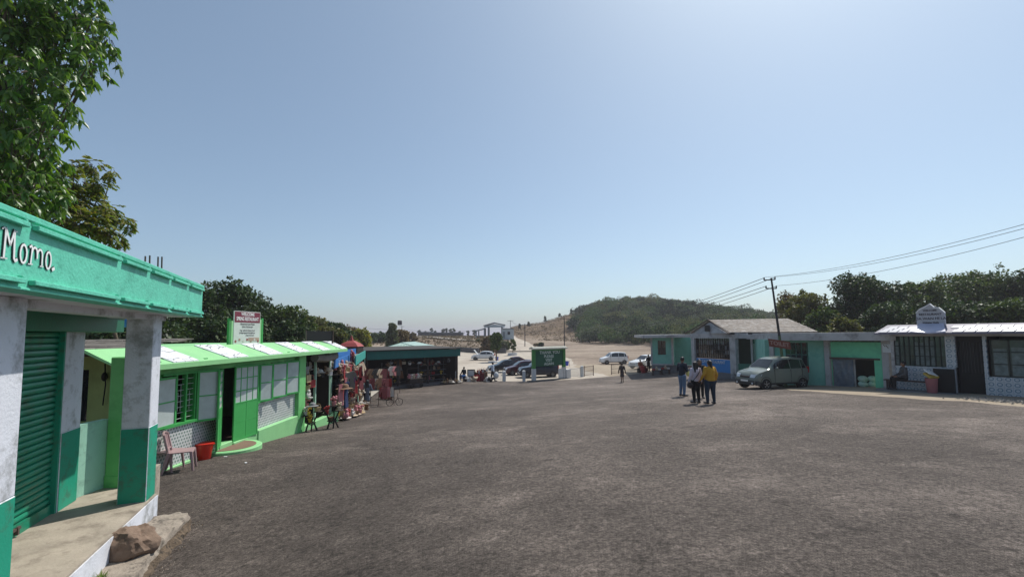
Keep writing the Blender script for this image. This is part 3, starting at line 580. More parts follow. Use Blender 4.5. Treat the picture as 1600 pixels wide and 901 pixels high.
# welcome sign on the roof
sgn = thing('restaurant_sign', 'white and maroon welcome board of the restaurant standing on its green canopy', 'sign', (-8.1, 13.8, EYE - .25))
A = at(364.5, 537, 13.1); B = at(405.5, 537, 14.2); A.z = B.z = EYE - .22; xd = (B - A).normalized(); Ls = (B - A).length; BF = board_frame(A, xd)
hS = .99
m2 = MB(BF); m2.box((0, 0, -.03), (Ls, hS, 0)); bd = m2.putw('board', paint('sign_panel', (.62,.66,.62), bump=0), sgn)
m2 = MB(BF); m2.box((.02, hS * .66, .001), (Ls - .02, hS - .02, .004)); m2.putw('maroon_band', paint('maroon', (.20,.035,.06), bump=0), bd)
def tx(s, x, y, size, mat, parent, sx=1, bold=0, BFm=None, name='lettering', al='CENTER'):
    t = text_mb(s, size, (BFm or BF) @ Matrix.Translation((x, y, .0065)), .0015, sx, bold, al); t.putw(name, mat, parent)
M_TXW = paint('letter_white', (.8,.78,.78), bump=0); M_TXD = paint('letter_dark', (.06,.05,.06), bump=0)
tx('WELCOME', Ls / 2, hS * .91, .135, M_TXW, bd, .85, .004); tx('SPRING RESTAURANT', Ls / 2, hS * .765, .155, M_TXW, bd, Ls * .9 / 1.62, .004)
tx('Mawsmai Cave Point', Ls / 2, hS * .61, .075, M_TXD, bd, .95); tx('Sohra, Cherrapunjee', Ls / 2, hS * .53, .055, M_TXD, bd)
tx('Veg., Indian & Chinese Food', Ls / 2, hS * .42, .055, M_TXD, bd); tx('Spl: Bengali Vegetarian Thali Available Here', Ls / 2, hS * .345, .052, M_TXD, bd, .72); tx('& Fast Foods Items', Ls * .6, hS * .27, .05, M_TXD, bd, .9)
m2 = MB(BF)
for i in range(7): m2.lathe([(.04, 0), (.04, .003)], 10, (.08 + i * (Ls-.16) / 6, hS * (.09 + .05 * (i % 2)), .002), m=i % 3)
m2.box((Ls * .55, hS * .10, .001), (Ls * .97, hS * .2, .0035), 1); m2.putw('food_picture', [paint('dish_red', (.32,.10,.09), bump=0), paint('dish_tan', (.42,.30,.24), bump=0), paint('dish_white', (.6,.58,.55), bump=0)], bd)
for px, Y, y_t in ((358.5, 13.1, 497), (361.5, 12.8, 501), (406, 14.25, 499), (409, 14.4, 497)):
    p = at(px, y_t, Y); m2 = MB(); m2.box((p.x - .035, p.y - .035, EYE - .3), (p.x + .035, p.y + .035, p.z)); m2.putw('post', M_LGR if px in (361.5, 406) else M_LGD, sgn)
# black board farther along the roof
bb = thing('roof_board', 'plain black board seen from behind above the canopy end', 'sign', (-8.1, 18, EYE - .2))
A = at(478.5, 533, 17.8); B = at(519.5, 531, 19.0); A.z = B.z = EYE - .2; F2 = board_frame(A, B - A); L2 = (B - A).length
m2 = MB(F2); m2.box((0, 0, -.03), (L2, .42, 0)); m2.putw('board', paint('black_board', (.012,.012,.014), bump=0), bb); m2 = MB(F2); m2.box((L2, -.1, -.05), (L2 + .04, .46, .02)); m2.box((-.03,-.1,-.05),(0,.44,.02)); m2.putw('post', M_STEEL, bb)
# two plastic chairs and a red tub
M_CH = paint('dusty_pink_plastic', (.36, .24, .24), rough=.4, var=.08, bump=.05, dirt=(.2,.14,.13))
def plastic_chair(loc, rz, label):
    t = thing('plastic_chair', label, 'chair', loc, rz, 'plastic chairs by the restaurant')
    m = MB(); m.cbox((0, 0, .42), (.43, .42, .025)); m.tube([(-.21,.2,.42),(-.21,-.2,.42)], .016); m.tube([(.21,.2,.42),(.21,-.2,.42)], .016); m.box((-.21, -.215, .37), (.21, -.19, .42)); m.put('seat', M_CH, t, bevel=.01)
    def bp(u, z): a = (u - .5) * 1.7; return Vector((math.sin(a) * .25, .17 + .07 * math.cos(a) + (z - .42) * .22, z))
    m = MB(); n = 5
    for i in range(n):
        u0, u1 = (i + .12) / n, (i + .88) / n
        m.hexa([bp(u0, .50), bp(u1, .50), bp(u1, .50) + Vector((0,.016,0)), bp(u0, .50) + Vector((0,.016,0))], [bp(u0, .80), bp(u1, .80), bp(u1, .80) + Vector((0,.016,0)), bp(u0, .80) + Vector((0,.016,0))])
    m.tube([bp(i / 10, .80 + .05 * math.sin(math.pi * i / 10)) for i in range(11)], .022); m.tube([bp(i / 10, .49) for i in range(11)], .02)
    m.tube([bp(0, .42), bp(0, .80)], .024); m.tube([bp(1, .42), bp(1, .80)], .024); m.put('backrest', M_CH, t)
    for s in (-1, 1):
        m = MB(); m.tube([(s * .20, -.19, .42), (s * .23, -.24, 0)], [.034, .022]); m.put('leg', M_CH, t)
        m = MB(); m.tube([(s * .21, .20, .44), (s * .24, .31, 0)], [.036, .022]); m.put('leg', M_CH, t)
    return t
p = G(283, 738); plastic_chair(p + Vector((0,0,.05)), R(118), 'dusty pink plastic armchair, the one nearer the red tub')
p = G(262, 741); plastic_chair(p + Vector((-.12,.1,.05)), R(98), 'dusty pink plastic armchair half hidden behind the corner pillar')
p = G(313, 722) + Vector((0,.12,.05)); M_RED = paint('red_plastic', (.62, .03, .015), rough=.35, var=.05, bump=.03, spec=.5)
tub = thing('plastic_tub', 'bright red plastic tub standing by the tiled wall', 'tub', p)
m = MB(); m.lathe([(.145, 0), (.15, .01), (.195, .37), (.19, .37), (.147, .03), (.01, .03)], 28); m.put('bowl', M_RED, tub, smooth=True)
m = MB(); m.lathe([(.192, .36), (.212, .365), (.212, .385), (.188, .39)], 28); m.put('rim', M_RED, tub, smooth=True)
for s in (-1,1):
    m = MB(); m.tube([(s*.205,-.05,.372),(s*.235,-.03,.36),(s*.235,.03,.36),(s*.205,.05,.372)], .008, 5); m.put('handle', M_RED, tub)
# blue barrel on the roof behind
bl = thing('water_barrel', 'blue plastic barrel on a thin stand under dark trees beyond the restaurant roof', 'barrel', at(198, 530, 13))
q = at(198, 511, 13) - bl.location; m = MB(); m.lathe([(.12, q.z), (.15, q.z + .05), (.15, q.z + .3), (.10, q.z + .37)], 16, (0,0,0)); m.put('drum', paint('blue_plastic', (.03,.13,.42), rough=.4), bl, smooth=True)
for s in (-1, 1):
    for t in (-1, 1): m = MB(); m.tube([(s*.1, t*.1, q.z), (s * .12, t*.12, -.4)], .012, 5); m.put('leg', M_STEEL, bl)
# ---------------------------------------------------------------- trees
def fast_mesh(name, V, Fq, mats, mi=None, smooth=False):
    """V (n,3), Fq (m,4) quads"""
    me = D.meshes.new(name); n = len(V); m = len(Fq)
    me.vertices.add(n); me.vertices.foreach_set('co', np.asarray(V, np.float32).ravel())
    me.loops.add(m * 4); me.loops.foreach_set('vertex_index', np.asarray(Fq, np.int32).ravel())
    me.polygons.add(m); me.polygons.foreach_set('loop_start', np.arange(0, m * 4, 4, dtype=np.int32)); me.polygons.foreach_set('loop_total', np.full(m, 4, np.int32))
    for q in mats: me.materials.append(q)
    if mi is not None: me.polygons.foreach_set('material_index', np.asarray(mi, np.int32))
    me.update(calc_edges=True); me.validate(); return me
def leaf_cloud(rg, centers, radii, n, size, droop=.0, shell=.35, asp=1.8, flat=.75):
    """n leaf-shaped quads spread through a set of clumps, denser toward each clump's skin"""
    C = np.asarray(centers, float); r_ = np.asarray(radii, float); w_ = r_ ** 2; w_ /= w_.sum()
    k = rg.choice(len(C), n, p=w_); d = rg.normal(size=(n, 3)); d /= np.linalg.norm(d, axis=1)[:, None]
    rad = r_[k] * (shell + (1 - shell) * rg.random(n)) ** .6 * (1 + .18 * np.sin(d[:, 0] * 7 + k) * np.cos(d[:, 2] * 6 + k * 2))
    P = C[k] + d * rad[:, None] * np.array([1, 1, flat])
    ax = rg.normal(size=(n, 3)) * .8 + d * .7; ax[:, 2] -= droop; ax /= np.linalg.norm(ax, axis=1)[:, None]
    nrm = rg.normal(size=(n, 3)) + np.array([0, 0, .9]) + d * .4; sd_ = np.cross(ax, nrm); sd_ /= np.linalg.norm(sd_, axis=1)[:, None] + 1e-9
    L_ = size * rg.uniform(.6, 1.4, n); a = ax * L_[:, None] / 2; b_ = sd_ * (L_ / asp)[:, None] / 2
    V = np.stack([P - a, P + b_ - a * .1, P + a, P - b_ - a * .1], 1).reshape(-1, 3)
    return V
def quads(n): return np.arange(n * 4).reshape(n, 4)
def tree_parts(seed, H_, Rr, n_leaf, size, mat, trunk_mat, droop=.2, base=.28, clumps=26, flat=.75, bare=0, lean=0, form='round'):
    """trunk with limbs running to the clumps, and a leaf crown; local coordinates, foot at z=0"""
    rg = np.random.default_rng(seed); C = []; RR = []
    for i in range(clumps):
        t = (i + .5) / clumps; zz = base + (1 - base) * t
        if form == 'round': prof = math.sin(math.pi * min(1, (t * .82 + .14))) ** .7
        elif form == 'cone': prof = (1 - t) * .9 + .12
        else: prof = .6 + .4 * math.sin(math.pi * t)
        a = i * 2.4 + rg.uniform(-.5, .5); rr_ = Rr * prof * rg.uniform(.35, .85)
        cr = Rr * rg.uniform(.26, .42) * (1.0 if form != 'cone' else .7)
        C.append((math.cos(a) * rr_ + lean * t, math.sin(a) * rr_, H_ * zz - cr * flat * (t > .85))); RR.append(cr)
    t_ = MB(); fork = H_ * base * .8
    t_.tube([(0, 0, -.3), (.03 * H_ * .3, 0, fork * .5), (0, .02 * H_ * .3, fork), (lean * .4, 0, H_ * .62), (lean * .8, 0, H_ * .86)], [H_ * .028, H_ * .022, H_ * .019, H_ * .011, H_ * .004], 7)
    for c in C[::1 if clumps < 30 else 2]:
        z0 = min(max(fork * .7, c[2] * .55), H_ * .8); m_ = Vector((c[0] * .4, c[1] * .4, (z0 + c[2]) / 2 - .05 * H_))
        t_.tube([(lean*.3, 0, z0), m_, Vector(c), Vector(c) * 1.04], [H_ * .010, H_ * .007, H_ * .004, H_ * .0015], 4)
        for q in range(3 if not bare else 7):
            d = Vector(rg.normal(size=3)).normalized(); d.z = abs(d.z) * .6; e = Vector(c) + d * Rr * (.3 if not bare else .55)
            t_.tube([Vector(c) * .95, (Vector(c) + e) / 2 + Vector((0, 0, .05)), e], [H_ * .003, H_ * .002, H_ * .0008], 3)
    V = leaf_cloud(rg, C, RR, n_leaf, size, droop, flat=flat)
    # stray sprigs past the outline so the edge is uneven
    ns = n_leaf // 7; C2 = [tuple(np.array(c) + np.array(Vector(rg.normal(size=3)).normalized()) * r_ * 1.05) for c, r_ in zip(C, RR) for _ in range(3)]
    V2 = leaf_cloud(rg, C2, [Rr * .11] * len(C2), ns, size, droop, shell=.1)
    V = np.vstack([V, V2]); return t_, fast_mesh('crown', V, quads(len(V) // 4), [mat]), trunk_mat
def tree(name, label, loc, seed, H_, Rr, n_leaf, size, mat, group=None, rz=0, **k):
    t_, cm, tm = tree_parts(seed, H_, Rr, n_leaf, size, mat, M_BARK, **k)
    r_ = thing(name, label, 'tree', loc, rz, group)
    t_.put('trunk', tm, r_, smooth=True, ang=60); o = D.objects.new('crown', cm); COL.objects.link(o); o.parent = r_; return r_
M_BARK = paint('bark', (.10, .075, .055), rough=.9, var=.3, scale=6, bump=.5)
L_DARK = leafmat('dark_leaf', [(.014,.032,.010),(.025,.055,.015),(.075,.12,.03),(.02,.04,.014)], trans=.14)  # the pale green step stands in for highlights on backlit crowns
L_MID = leafmat('mid_leaf', [(.022,.05,.014),(.045,.085,.02),(.12,.16,.04),(.03,.055,.02)], trans=.2)  # leaf highlights painted in by the palest green of the ramp
L_OLIVE = leafmat('olive_leaf', [(.09,.10,.03),(.13,.13,.04),(.07,.09,.03),(.15,.12,.045)], trans=.3)
L_DRY = leafmat('dry_leaf', [(.16,.11,.06),(.20,.13,.07),(.11,.10,.05),(.14,.10,.06)], trans=.2)
L_YEL = leafmat('yellow_leaf', [(.13,.16,.03),(.21,.20,.04),(.17,.14,.04)], trans=.4)
L_H1 = leafmat('hill_leaf_dark', [(.010,.026,.010),(.02,.045,.016)], trans=.1, spec=.1, rough=.9); L_H2 = leafmat('hill_leaf_mid', [(.05,.10,.03),(.085,.14,.045)], trans=.1, spec=.1, rough=.9); L_H3 = leafmat('hill_leaf_olive', [(.12,.14,.05),(.15,.16,.06)], trans=.1, spec=.1, rough=.9); L_H4 = leafmat('hill_leaf_grey', [(.10,.125,.08),(.14,.16,.11)], trans=.1, spec=.1, rough=.9)  # dark and lighter clump tones paint in shaded gaps and highlights
L_GREY = leafmat('grey_green_leaf', [(.09,.11,.07),(.12,.13,.08),(.07,.09,.05)], trans=.25)
def put_tree(name, label, px, ytop, Y, seed, wpx, mat, n=9000, zb=None, group=None, size=None, **k):
    x = X(px, Y); top = at(px, ytop, Y).z; zb = h(x, Y) if zb is None else zb
    return tree(name, label, (x, Y, zb), seed, (top - zb) * 1.0, wpx / 2 / F * Y, n, size or .16 + Y * .0022, mat, group, **k)
G1 = 'trees behind the restaurant'
put_tree('leafy_tree', 'dark tree just past the end of the mint fascia', 300, 441, 30, 11, 90, L_DARK, 9000, group=G1)
put_tree('leafy_tree', 'tallest dark tree behind the welcome board', 366, 437, 33, 12, 118, L_DARK, 15000, group=G1, clumps=34)
put_tree('leafy_tree', 'dense rounded green tree right of the welcome board', 440, 474, 36, 13, 95, L_MID, 12000, group=G1, base=.15)
put_tree('leafy_tree', 'yellowish green tree behind the black roof board', 486, 490, 42, 14, 70, L_OLIVE, 8000, group=G1, base=.2)
put_tree('leafy_tree', 'low dark tree at the right end of the left-hand tree row', 520, 500, 48, 15, 62, L_DARK, 7000, group=G1, base=.2)
put_tree('leafy_tree', 'shaded dark tree seen between the snack building pillar and shutter', 185, 470, 22, 16, 190, L_DARK, 15000, group=G1, base=.1, clumps=36)
put_tree('leafy_tree', 'dark tree filling the gap left of the tallest one', 250, 452, 27, 17, 130, L_DARK, 10000, group=G1, base=.12)
put_tree('leafy_tree', 'dark low tree under the tallest one behind the restaurant roof', 335, 485, 27, 18, 120, L_DARK, 10000, group=G1, base=.08)
put_tree('leafy_tree', 'low green tree filling the gap left of the black roof board', 455, 498, 30, 20, 70, L_DARK, 7000, group=G1, base=.05)
put_tree('leafy_tree', 'olive tree behind the roof between black board and red roof', 530, 512, 40, 19, 44, L_OLIVE, 6000, group=G1, base=.15)
G2 = 'small trees behind the market stalls'
put_tree('small_tree', 'yellow and brown small tree right of the red pagoda roof', 566, 512, 56, 21, 46, L_YEL, 6000, group=G2, base=.1)
put_tree('small_tree', 'bare brownish small tree behind the yellow one', 548, 508, 62, 22, 40, L_DRY, 3500, group=G2, base=.1, bare=1)
put_tree('small_tree', 'airy grey green tree left of the teal hipped roof', 613, 503, 70, 23, 36, L_GREY, 5200, group=G2, base=.15, form='cone')
put_tree('small_tree', 'brownish spreading tree beside the airy grey green one', 627, 513, 74, 24, 30, L_DRY, 3000, group=G2, base=.15)
put_tree('small_tree', 'dry copper coloured tree left of the lot behind the white hatchback', 763, 524, 92, 25, 28, L_DRY, 4500, group=G2, base=.1, flat=.9)
put_tree('small_tree', 'green tree with dark trunk beside the blue bin', 775, 519, 71, 26, 21, L_MID, 4500, group=G2, base=.45, flat=1.0)
put_tree('small_tree', 'grey green bushy tree right of the green tree in the car park', 788, 532, 100, 27, 22, L_GREY, 3500, group=G2, base=.05)
G3 = 'trees behind the right hand shops'
put_tree('leafy_tree', 'bare twiggy tree beside the leaning utility pole', 1232, 452, 44, 31, 46, L_DRY, 1200, group=G3, base=.2, bare=1)
put_tree('leafy_tree', 'olive green tree left of the tall dark one on the right', 1258, 455, 42, 32, 84, L_OLIVE, 11000, group=G3, base=.15, clumps=30)
put_tree('leafy_tree', 'yellowish shrubby tree just above the slate roof end', 1292, 478, 38, 33, 66, L_MID, 7000, group=G3, base=.08)
put_tree('leafy_tree', 'tall dark round tree in the middle behind the shops', 1352, 427, 42, 34, 108, L_DARK, 17000, group=G3, clumps=36, base=.2)
put_tree('leafy_tree', 'green tree behind the arched name board', 1440, 437, 44, 35, 100, L_MID, 13000, group=G3, clumps=32, base=.15)
put_tree('leafy_tree', 'tallest broad tree at the far right above the tiled canopy', 1524, 420, 46, 36, 130, L_MID, 17000, group=G3, clumps=38, base=.15)
put_tree('leafy_tree', 'dark tree cut by the right edge of the picture', 1605, 428, 44, 37, 110, L_DARK, 13000, group=G3, base=.12)
put_tree('leafy_tree', 'low dark thicket tree behind the brighter green wall', 1390, 470, 36, 38, 110, L_DARK, 11000, group=G3, base=.05)
put_tree('leafy_tree', 'low green tree right of the arched name board', 1500, 470, 34, 39, 110, L_DARK, 11000, group=G3, base=.05)
put_tree('leafy_tree', 'low mid green tree at the right edge behind the tiled canopy', 1580, 466, 32, 40, 90, L_MID, 9000, group=G3, base=.05)
put_tree('leafy_tree', 'small light green tree below the tall dark one', 1316, 492, 33, 41, 60, L_OLIVE, 5000, group=G3, base=.05)
# wooded hill: reads as one mass
rg = np.random.default_rng(5); Vs = []; mi = []; cnt = 0
hill_mats = [L_H1, L_H2, L_H3, L_H4]
us = rg.uniform(.115, .72, 9000); ds = rg.uniform(70, 300, 9000); k = 0
for u, d_ in zip(us, ds):
    y = d_; x = u * y; db = np.interp(u, _bu, _bd)
    if d_ < db + 3 or d_ > 262: continue
    edge = .137 + .018 * math.sin(d_ * .09) + (.012 if d_ > 190 else 0)
    if u < edge: continue
    k += 1
    if k > 2100: break
    z = h(x, y); r_ = rg.uniform(1.2, 2.6) + 1.8 * rg.random() ** 3; hh = r_ * rg.uniform(.7, 1.5)
    n = int(60 + 34 * r_ * r_) if d_ < 245 else 60
    C = [(x + rg.normal() * r_ * .35, y + rg.normal() * r_ * .35, z + hh * .65 + rg.normal() * r_ * .18) for _ in range(4)]
    V = leaf_cloud(rg, C, [r_ * .62] * 4, n, .42 if d_ < 150 else .55, .1, flat=.85, asp=1.4, shell=.7); Vs.append(V); mi += [int(rg.choice(4, p=[.34,.36,.14,.16]))] * (len(V) // 4)
V = np.vstack(Vs); me = fast_mesh('hill_woods', V, quads(len(V) // 4), hill_mats, mi)
o = D.objects.new('hill_woods', me); COL.objects.link(o); tag(o, 'dense green shrubby woods covering the rounded hill', 'woods', kind='stuff')
# dry tufts on the brown slopes
pts = []
for _ in range(5200):
    u = rg.uniform(-.34, .16); d_ = rg.uniform(100, 235); x = u * d_
    if u > -.02 and d_ < np.interp(u, _bu, _bd) - 4 and u > .03: continue
    if -.05 < u < .045 and d_ < 172: continue
    pts.append((x, d_))
zs = H([p[0] for p in pts], [p[1] for p in pts])
C = [(a, b_, z + .2) for (a, b_), z in zip(pts, zs)]
V = leaf_cloud(rg, C, rg.uniform(.2, .7, len(C)), 26000, .35, -.6, flat=.6)
me = fast_mesh('dry_scrub', V, quads(len(V) // 4), [leafmat('straw_leaf', [(.12,.08,.045),(.17,.12,.065),(.08,.07,.035),(.14,.09,.05)], trans=.15)])
o = D.objects.new('dry_scrub', me); COL.objects.link(o); tag(o, 'dry reddish grass and scrub on the bare slopes', 'scrub', kind='stuff')
rg2 = random.Random(9)
for i, (px, yt, Y, lab) in enumerate(((812,502,205,'lowest small dark conifer on the bare brown ridge'),(826,499,212,'second small tree up the bare brown ridge'),(852,490,222,'third small dark tree up the bare brown ridge'),(875,486,228,'small round tree near the top of the brown ridge'),(893,479,232,'pointed dark tree where ridge meets the woods'),(845,536,118,'low round bush at the foot of the brown slope'),(838,538,120,'low reddish bush beside the road at the slope foot'))):
    put_tree('small_conifer' if i < 5 else 'bush', lab, px, yt + (3.5 if i < 5 else 0), Y, 60 + i, (4,5,6,7,5,9,9)[i], L_DARK if i != 6 else L_DRY, 900, group='small trees on the bare ridge', size=.7, base=.1, form='cone' if i < 5 else 'round', clumps=8)
# distant row of trees on the plateau rim
for i, px in enumerate((674,680,692,697,703,707,718,731,741,655,664)):
    put_tree('plateau_tree', ('third', 'fourth', 'fifth', 'sixth', 'seventh', 'eighth', 'ninth', 'tenth', 'last', 'first', 'second')[i] + ' from the left of the thin trees on the far plateau skyline', px, (512,516,513,512,514,512,517,516,515,515,517)[i], 262 + (i * 37 % 30), 80 + i % 4, (5,3,7,6,5,8,5,6,7,4,6)[i], L_DARK, 500, group='thin trees on the far plateau skyline', size=.9, base=.25, clumps=6)
# hedge-like shrubs below the plateau at left and beside the road
for i, (px, yt, Y, w_, m_, lab) in enumerate(((590,521,110,30,L_DARK,'dark shrub mass left of the airy grey tree'),(640,522,112,26,L_DRY,'brown bush behind the hipped roof'),(798,513,150,9,L_DARK,'small tree inside the open gate frame'),(735,532,120,8,L_DRY,'round brown bush on the dry slope'),(747,531,118,7,L_MID,'small green bush on the dry slope'))):
    put_tree('bush', lab, px, yt, Y, 95 + i, w_, m_, 2600, size=.5, base=.05, clumps=10)

# ---------------------------------------------------------------- the two trees above the snack building
def big_leaves(P, ax, L_, wd, V, F_, mi, m, droop=.25):
    """one leaf: six points folded along the midrib and bent down at the tip"""
    sd_ = ax.cross(Vector((rnd.gauss(0,.6), rnd.gauss(0,.6), 1))).normalized(); up = sd_.cross(ax).normalized()
    o = len(V); mid = P + ax * L_ * .5 + up * L_ * .03; tip = P + ax * L_ - Vector((0, 0, L_ * droop))
    V += [P, P + ax * L_ * .38 + sd_ * wd, mid, P + ax * L_ * .38 - sd_ * wd, P + ax * L_ * .72 + sd_ * wd * .75 - Vector((0,0,L_*droop*.4)), P + ax * L_ * .72 - sd_ * wd * .75 - Vector((0,0,L_*droop*.4)), tip, P + ax * L_ * .74 + up * L_ * .02 - Vector((0,0,L_*droop*.35))]
    F_ += [(o, o+1, o+2), (o, o+2, o+3), (o+1, o+4, o+7, o+2), (o+2, o+7, o+5, o+3), (o+4, o+6, o+7), (o+7, o+6, o+5)]; mi += [m] * 6
rnd.seed(21)
def near_tree(name, label, blobs, foot, leafL, leafW, nleaf, mats, hang, trunk_r, pinnate=False):
    root = thing(name, label, 'tree', foot, 0); V = []; F_ = []; mi = []; tw = MB()
    cs = [(at(px, py, Y), rpx / F * Y) for px, py, Y, rpx in blobs]; tot = sum(r_ * r_ for c, r_ in cs)
    hub = Vector(foot) + (sum((c for c, r_ in cs), Vector()) / len(cs) - Vector(foot)) * .55
    tw.tube([Vector(foot), Vector(foot).lerp(hub, .5) + Vector((.15, 0, 0)), hub], [trunk_r, trunk_r * .7, trunk_r * .35], 9)
    for c, r_ in cs:
        tw.tube([hub, hub.lerp(c, .5) + Vector((-1.3, .8, .2)), c], [trunk_r * .2, trunk_r * .12, .012], 6)
        nb = max(6, int(nleaf * r_ * r_ / tot / (9 if not pinnate else 13)))
        for _ in range(nb):
            d = Vector((rnd.gauss(0,1), rnd.gauss(0,1), rnd.gauss(0,1))).normalized(); e = c + d * r_ * rnd.uniform(.35, 1.0) ** .55; e0 = c.lerp(e, .55) + Vector((0, 0, .08))
            dr = ((e - e0).normalized() + Vector((0, 0, -hang * .5))).normalized(); tip = e + dr * leafL * 1.2
            tw.tube([e0, e, tip], [.009, .006, .003], 3, caps=False)
            if pinnate:
                for j in range(7):
                    P = e0.lerp(tip, .25 + .75 * j / 7); side = dr.cross(Vector((0, 0, 1))).normalized()
                    for s in (-1, 1): big_leaves(P, (side * s + dr * .7 + Vector((0,0,rnd.uniform(-.2,.3)))).normalized(), leafL * rnd.uniform(.7, 1.1), leafW, V, F_, mi, rnd.randrange(len(mats)), .2)
            else:
                for j in range(9):
                    P = e.lerp(tip, rnd.random()); a = Vector((rnd.gauss(0,1), rnd.gauss(0,1), rnd.gauss(-hang, .5))).normalized()
                    big_leaves(P, a, leafL * rnd.uniform(.6, 1.2), leafW * rnd.uniform(.8, 1.15), V, F_, mi, rnd.randrange(len(mats)))
    tw.putw('trunk', M_BARK, root, smooth=True); m = MB(); m.v = V; m.f = F_; m.mi = mi; m.putw('crown', mats, root, smooth=False); return root
LB = leafmat('broad_leaf', [(.045,.10,.018),(.07,.15,.028),(.10,.19,.036),(.05,.12,.024)], rough=.38, trans=.35, spec=.5)
LB2 = leafmat('broad_leaf_light', [(.11,.19,.03),(.14,.22,.04),(.09,.15,.03)], rough=.38, trans=.45, spec=.5)
blobs = []
for (px, py, rp) in ((10,10,60),(60,15,55),(105,20,45),(140,40,28),(150,78,26),(168,62,14),(120,90,40),(80,70,50),(30,75,55),(0,110,60),(55,125,45),(100,130,22),(145,110,16),(0,170,55),(45,165,45),(82,160,28),(20,215,50),(65,210,34),(92,205,18),(0,255,50),(40,250,40),(75,262,26),(15,300,50),(50,305,35),(80,300,24),(0,330,40),(-60,60,90),(-60,180,90),(-50,290,80),(90,-30,70),(30,-50,90),(30,330,30)):
    blobs.append((px, py, 8.6 + rnd.uniform(-.6, 1.2), rp * 1.0))
near_tree('broadleaf_tree', 'large broadleaf tree with drooping glossy leaves above the snack building', blobs, (-10.2, 9.2, EYE - 2.6), .18, .038, 12500, [LB, LB, LB2], 1.15, .2)
blobs = []
for (px, py, rp) in ((115,262,14),(150,262,14),(175,272,10),(120,285,22),(155,292,16),(110,315,28),(140,320,24),(165,330,18),(185,345,14),(200,352,9),(150,350,24),(125,350,24),(170,365,16),(190,375,9),(95,345,25),(100,290,20),(140,375,20)):
    blobs.append((px, py, 11.2 + rnd.uniform(-.6, .6), rp))
near_tree('pinnate_tree', 'smaller yellowish tree with feathery leaflets between broadleaf tree and sky', blobs, (-10.0, 12.0, EYE - 3), .13, .022, 6500, [L_YEL, leafmat('feather_leaf', [(.10,.16,.03),(.14,.20,.04),(.19,.20,.045)], trans=.45)], .1, .1, True)
# ---------------------------------------------------------------- gabled cafe, annex and side block at the right
M_TEALW = paint('teal_wall', (.20, .47, .39), rough=.7, var=.07, dirt=(.07,.30,.24), damt=.4)
M_GREENW = paint('light_green_wall', (.17, .60, .36), rough=.7, var=.07, dirt=(.10,.38,.24), damt=.35)
M_GREYW = paint('grey_white_plaster', (.42, .42, .43), rough=.85, var=.12, dirt=(.20,.19,.19), damt=.6, dscale=1.5)
M_ROOFS = paint('weathered_roof_sheet', (.26, .225, .195), rough=.9, var=.3, scale=3, bump=.6, bscale=8, dirt=(.46,.44,.42), damt=.55, dscale=3.5)
M_GLASS = glassmat('dark_glass'); M_DWOOD = paint('dark_wood', (.045,.028,.022), rough=.6)
def E(p, drop): return Vector((p[0], p[1], EYE - drop))
def wallseg(a, b_, t, d0, d1, mb):            # a wall of thickness t behind the line a-b
    a = Vector((*a, 0)); b_ = Vector((*b_, 0)); n = Vector((-(b_ - a).y, (b_ - a).x, 0)).normalized() * t
    return mb.hexa([(a.x,a.y,EYE-d1),(b_.x,b_.y,EYE-d1),(b_.x+n.x,b_.y+n.y,EYE-d1),(a.x+n.x,a.y+n.y,EYE-d1)], [(a.x,a.y,EYE-d0),(b_.x,b_.y,EYE-d0),(b_.x+n.x,b_.y+n.y,EYE-d0),(a.x+n.x,a.y+n.y,EYE-d0)])
def pw(px, Y): return (X(px, Y), Y)
cafe = thing('cafe_building', 'teal and white cafe block with weathered gabled roof, porch and blue front panel', 'building', (15, 32, EYE - 3.4))
# annex
mb = MB(); a, b_ = pw(1017, 41), pw(1049, 40.2)
wallseg(a, pw(1027, 40.75), .2, .3, 2.7, mb); wallseg(pw(1039.5, 40.45), b_, .2, .3, 2.7, mb); wallseg(pw(1027, 40.75), pw(1039.5, 40.45), .2, .3, .62, mb); wallseg(pw(1027, 40.75), pw(1039.5, 40.45), .2, 1.88, 2.7, mb)
wallseg(pw(1049, 40.2), pw(1054, 43.5), .2, .3, 2.7, mb); mb.putw('annex_wall', M_TEALW, cafe)
mb = MB(); wallseg(pw(1051, 43.4), pw(1085, 42.5), .2, .3, 3.3, mb); mb.putw('recess_wall', paint('shaded_teal_wall', (.15, .42, .35), rough=.7, dirt=(.06,.25,.2)), cafe)  # wall teal made darker here to paint in the recess shade
mb = MB(); wallseg(pw(1016, 40.95), pw(1018.5, 40.9), .25, .2, 2.75, mb); wallseg(pw(1048, 40.12), pw(1050.5, 40.05), .3, .2, 2.75, mb); wallseg(pw(1017, 40.93), pw(1050, 40.05), .1, 2.68, 2.80, mb); mb.putw('white_trim', M_GREYW, cafe)
mb = MB(); wallseg(pw(1017, 40.9), pw(1085, 39.6), .3, 2.8, 3.8, mb); mb.putw('platform', paint('dark_grey_plinth', (.16,.16,.17), rough=.9, dirt=(.09,.09,.09)), cafe)
mb = MB(); wallseg(pw(1027, 40.85), pw(1039.5, 40.55), .04, .62, 1.88, mb); w_ = mb.putw('window', M_GLASS, cafe); mb = MB(); wallseg(pw(1032.6, 40.66), pw(1033.6, 40.63), .05, .62, 1.88, mb); wallseg(pw(1027,40.80), pw(1039.5,40.50), .04, 1.2,1.24,mb); mb.putw('window_frame', M_DWOOD, w_)
mb = MB(); a = pw(1004, 40.2); b_ = pw(1084, 38.2); mb.slab([(a[0], a[1], EYE - .36), (b_[0], b_[1], EYE - .33), (b_[0] + 1.4, b_[1] + 8, EYE - .33), (a[0] + 1.4, a[1] + 8, EYE - .36)], (0, 0, .26)); mb.putw('annex_roof', M_GREYW, cafe)
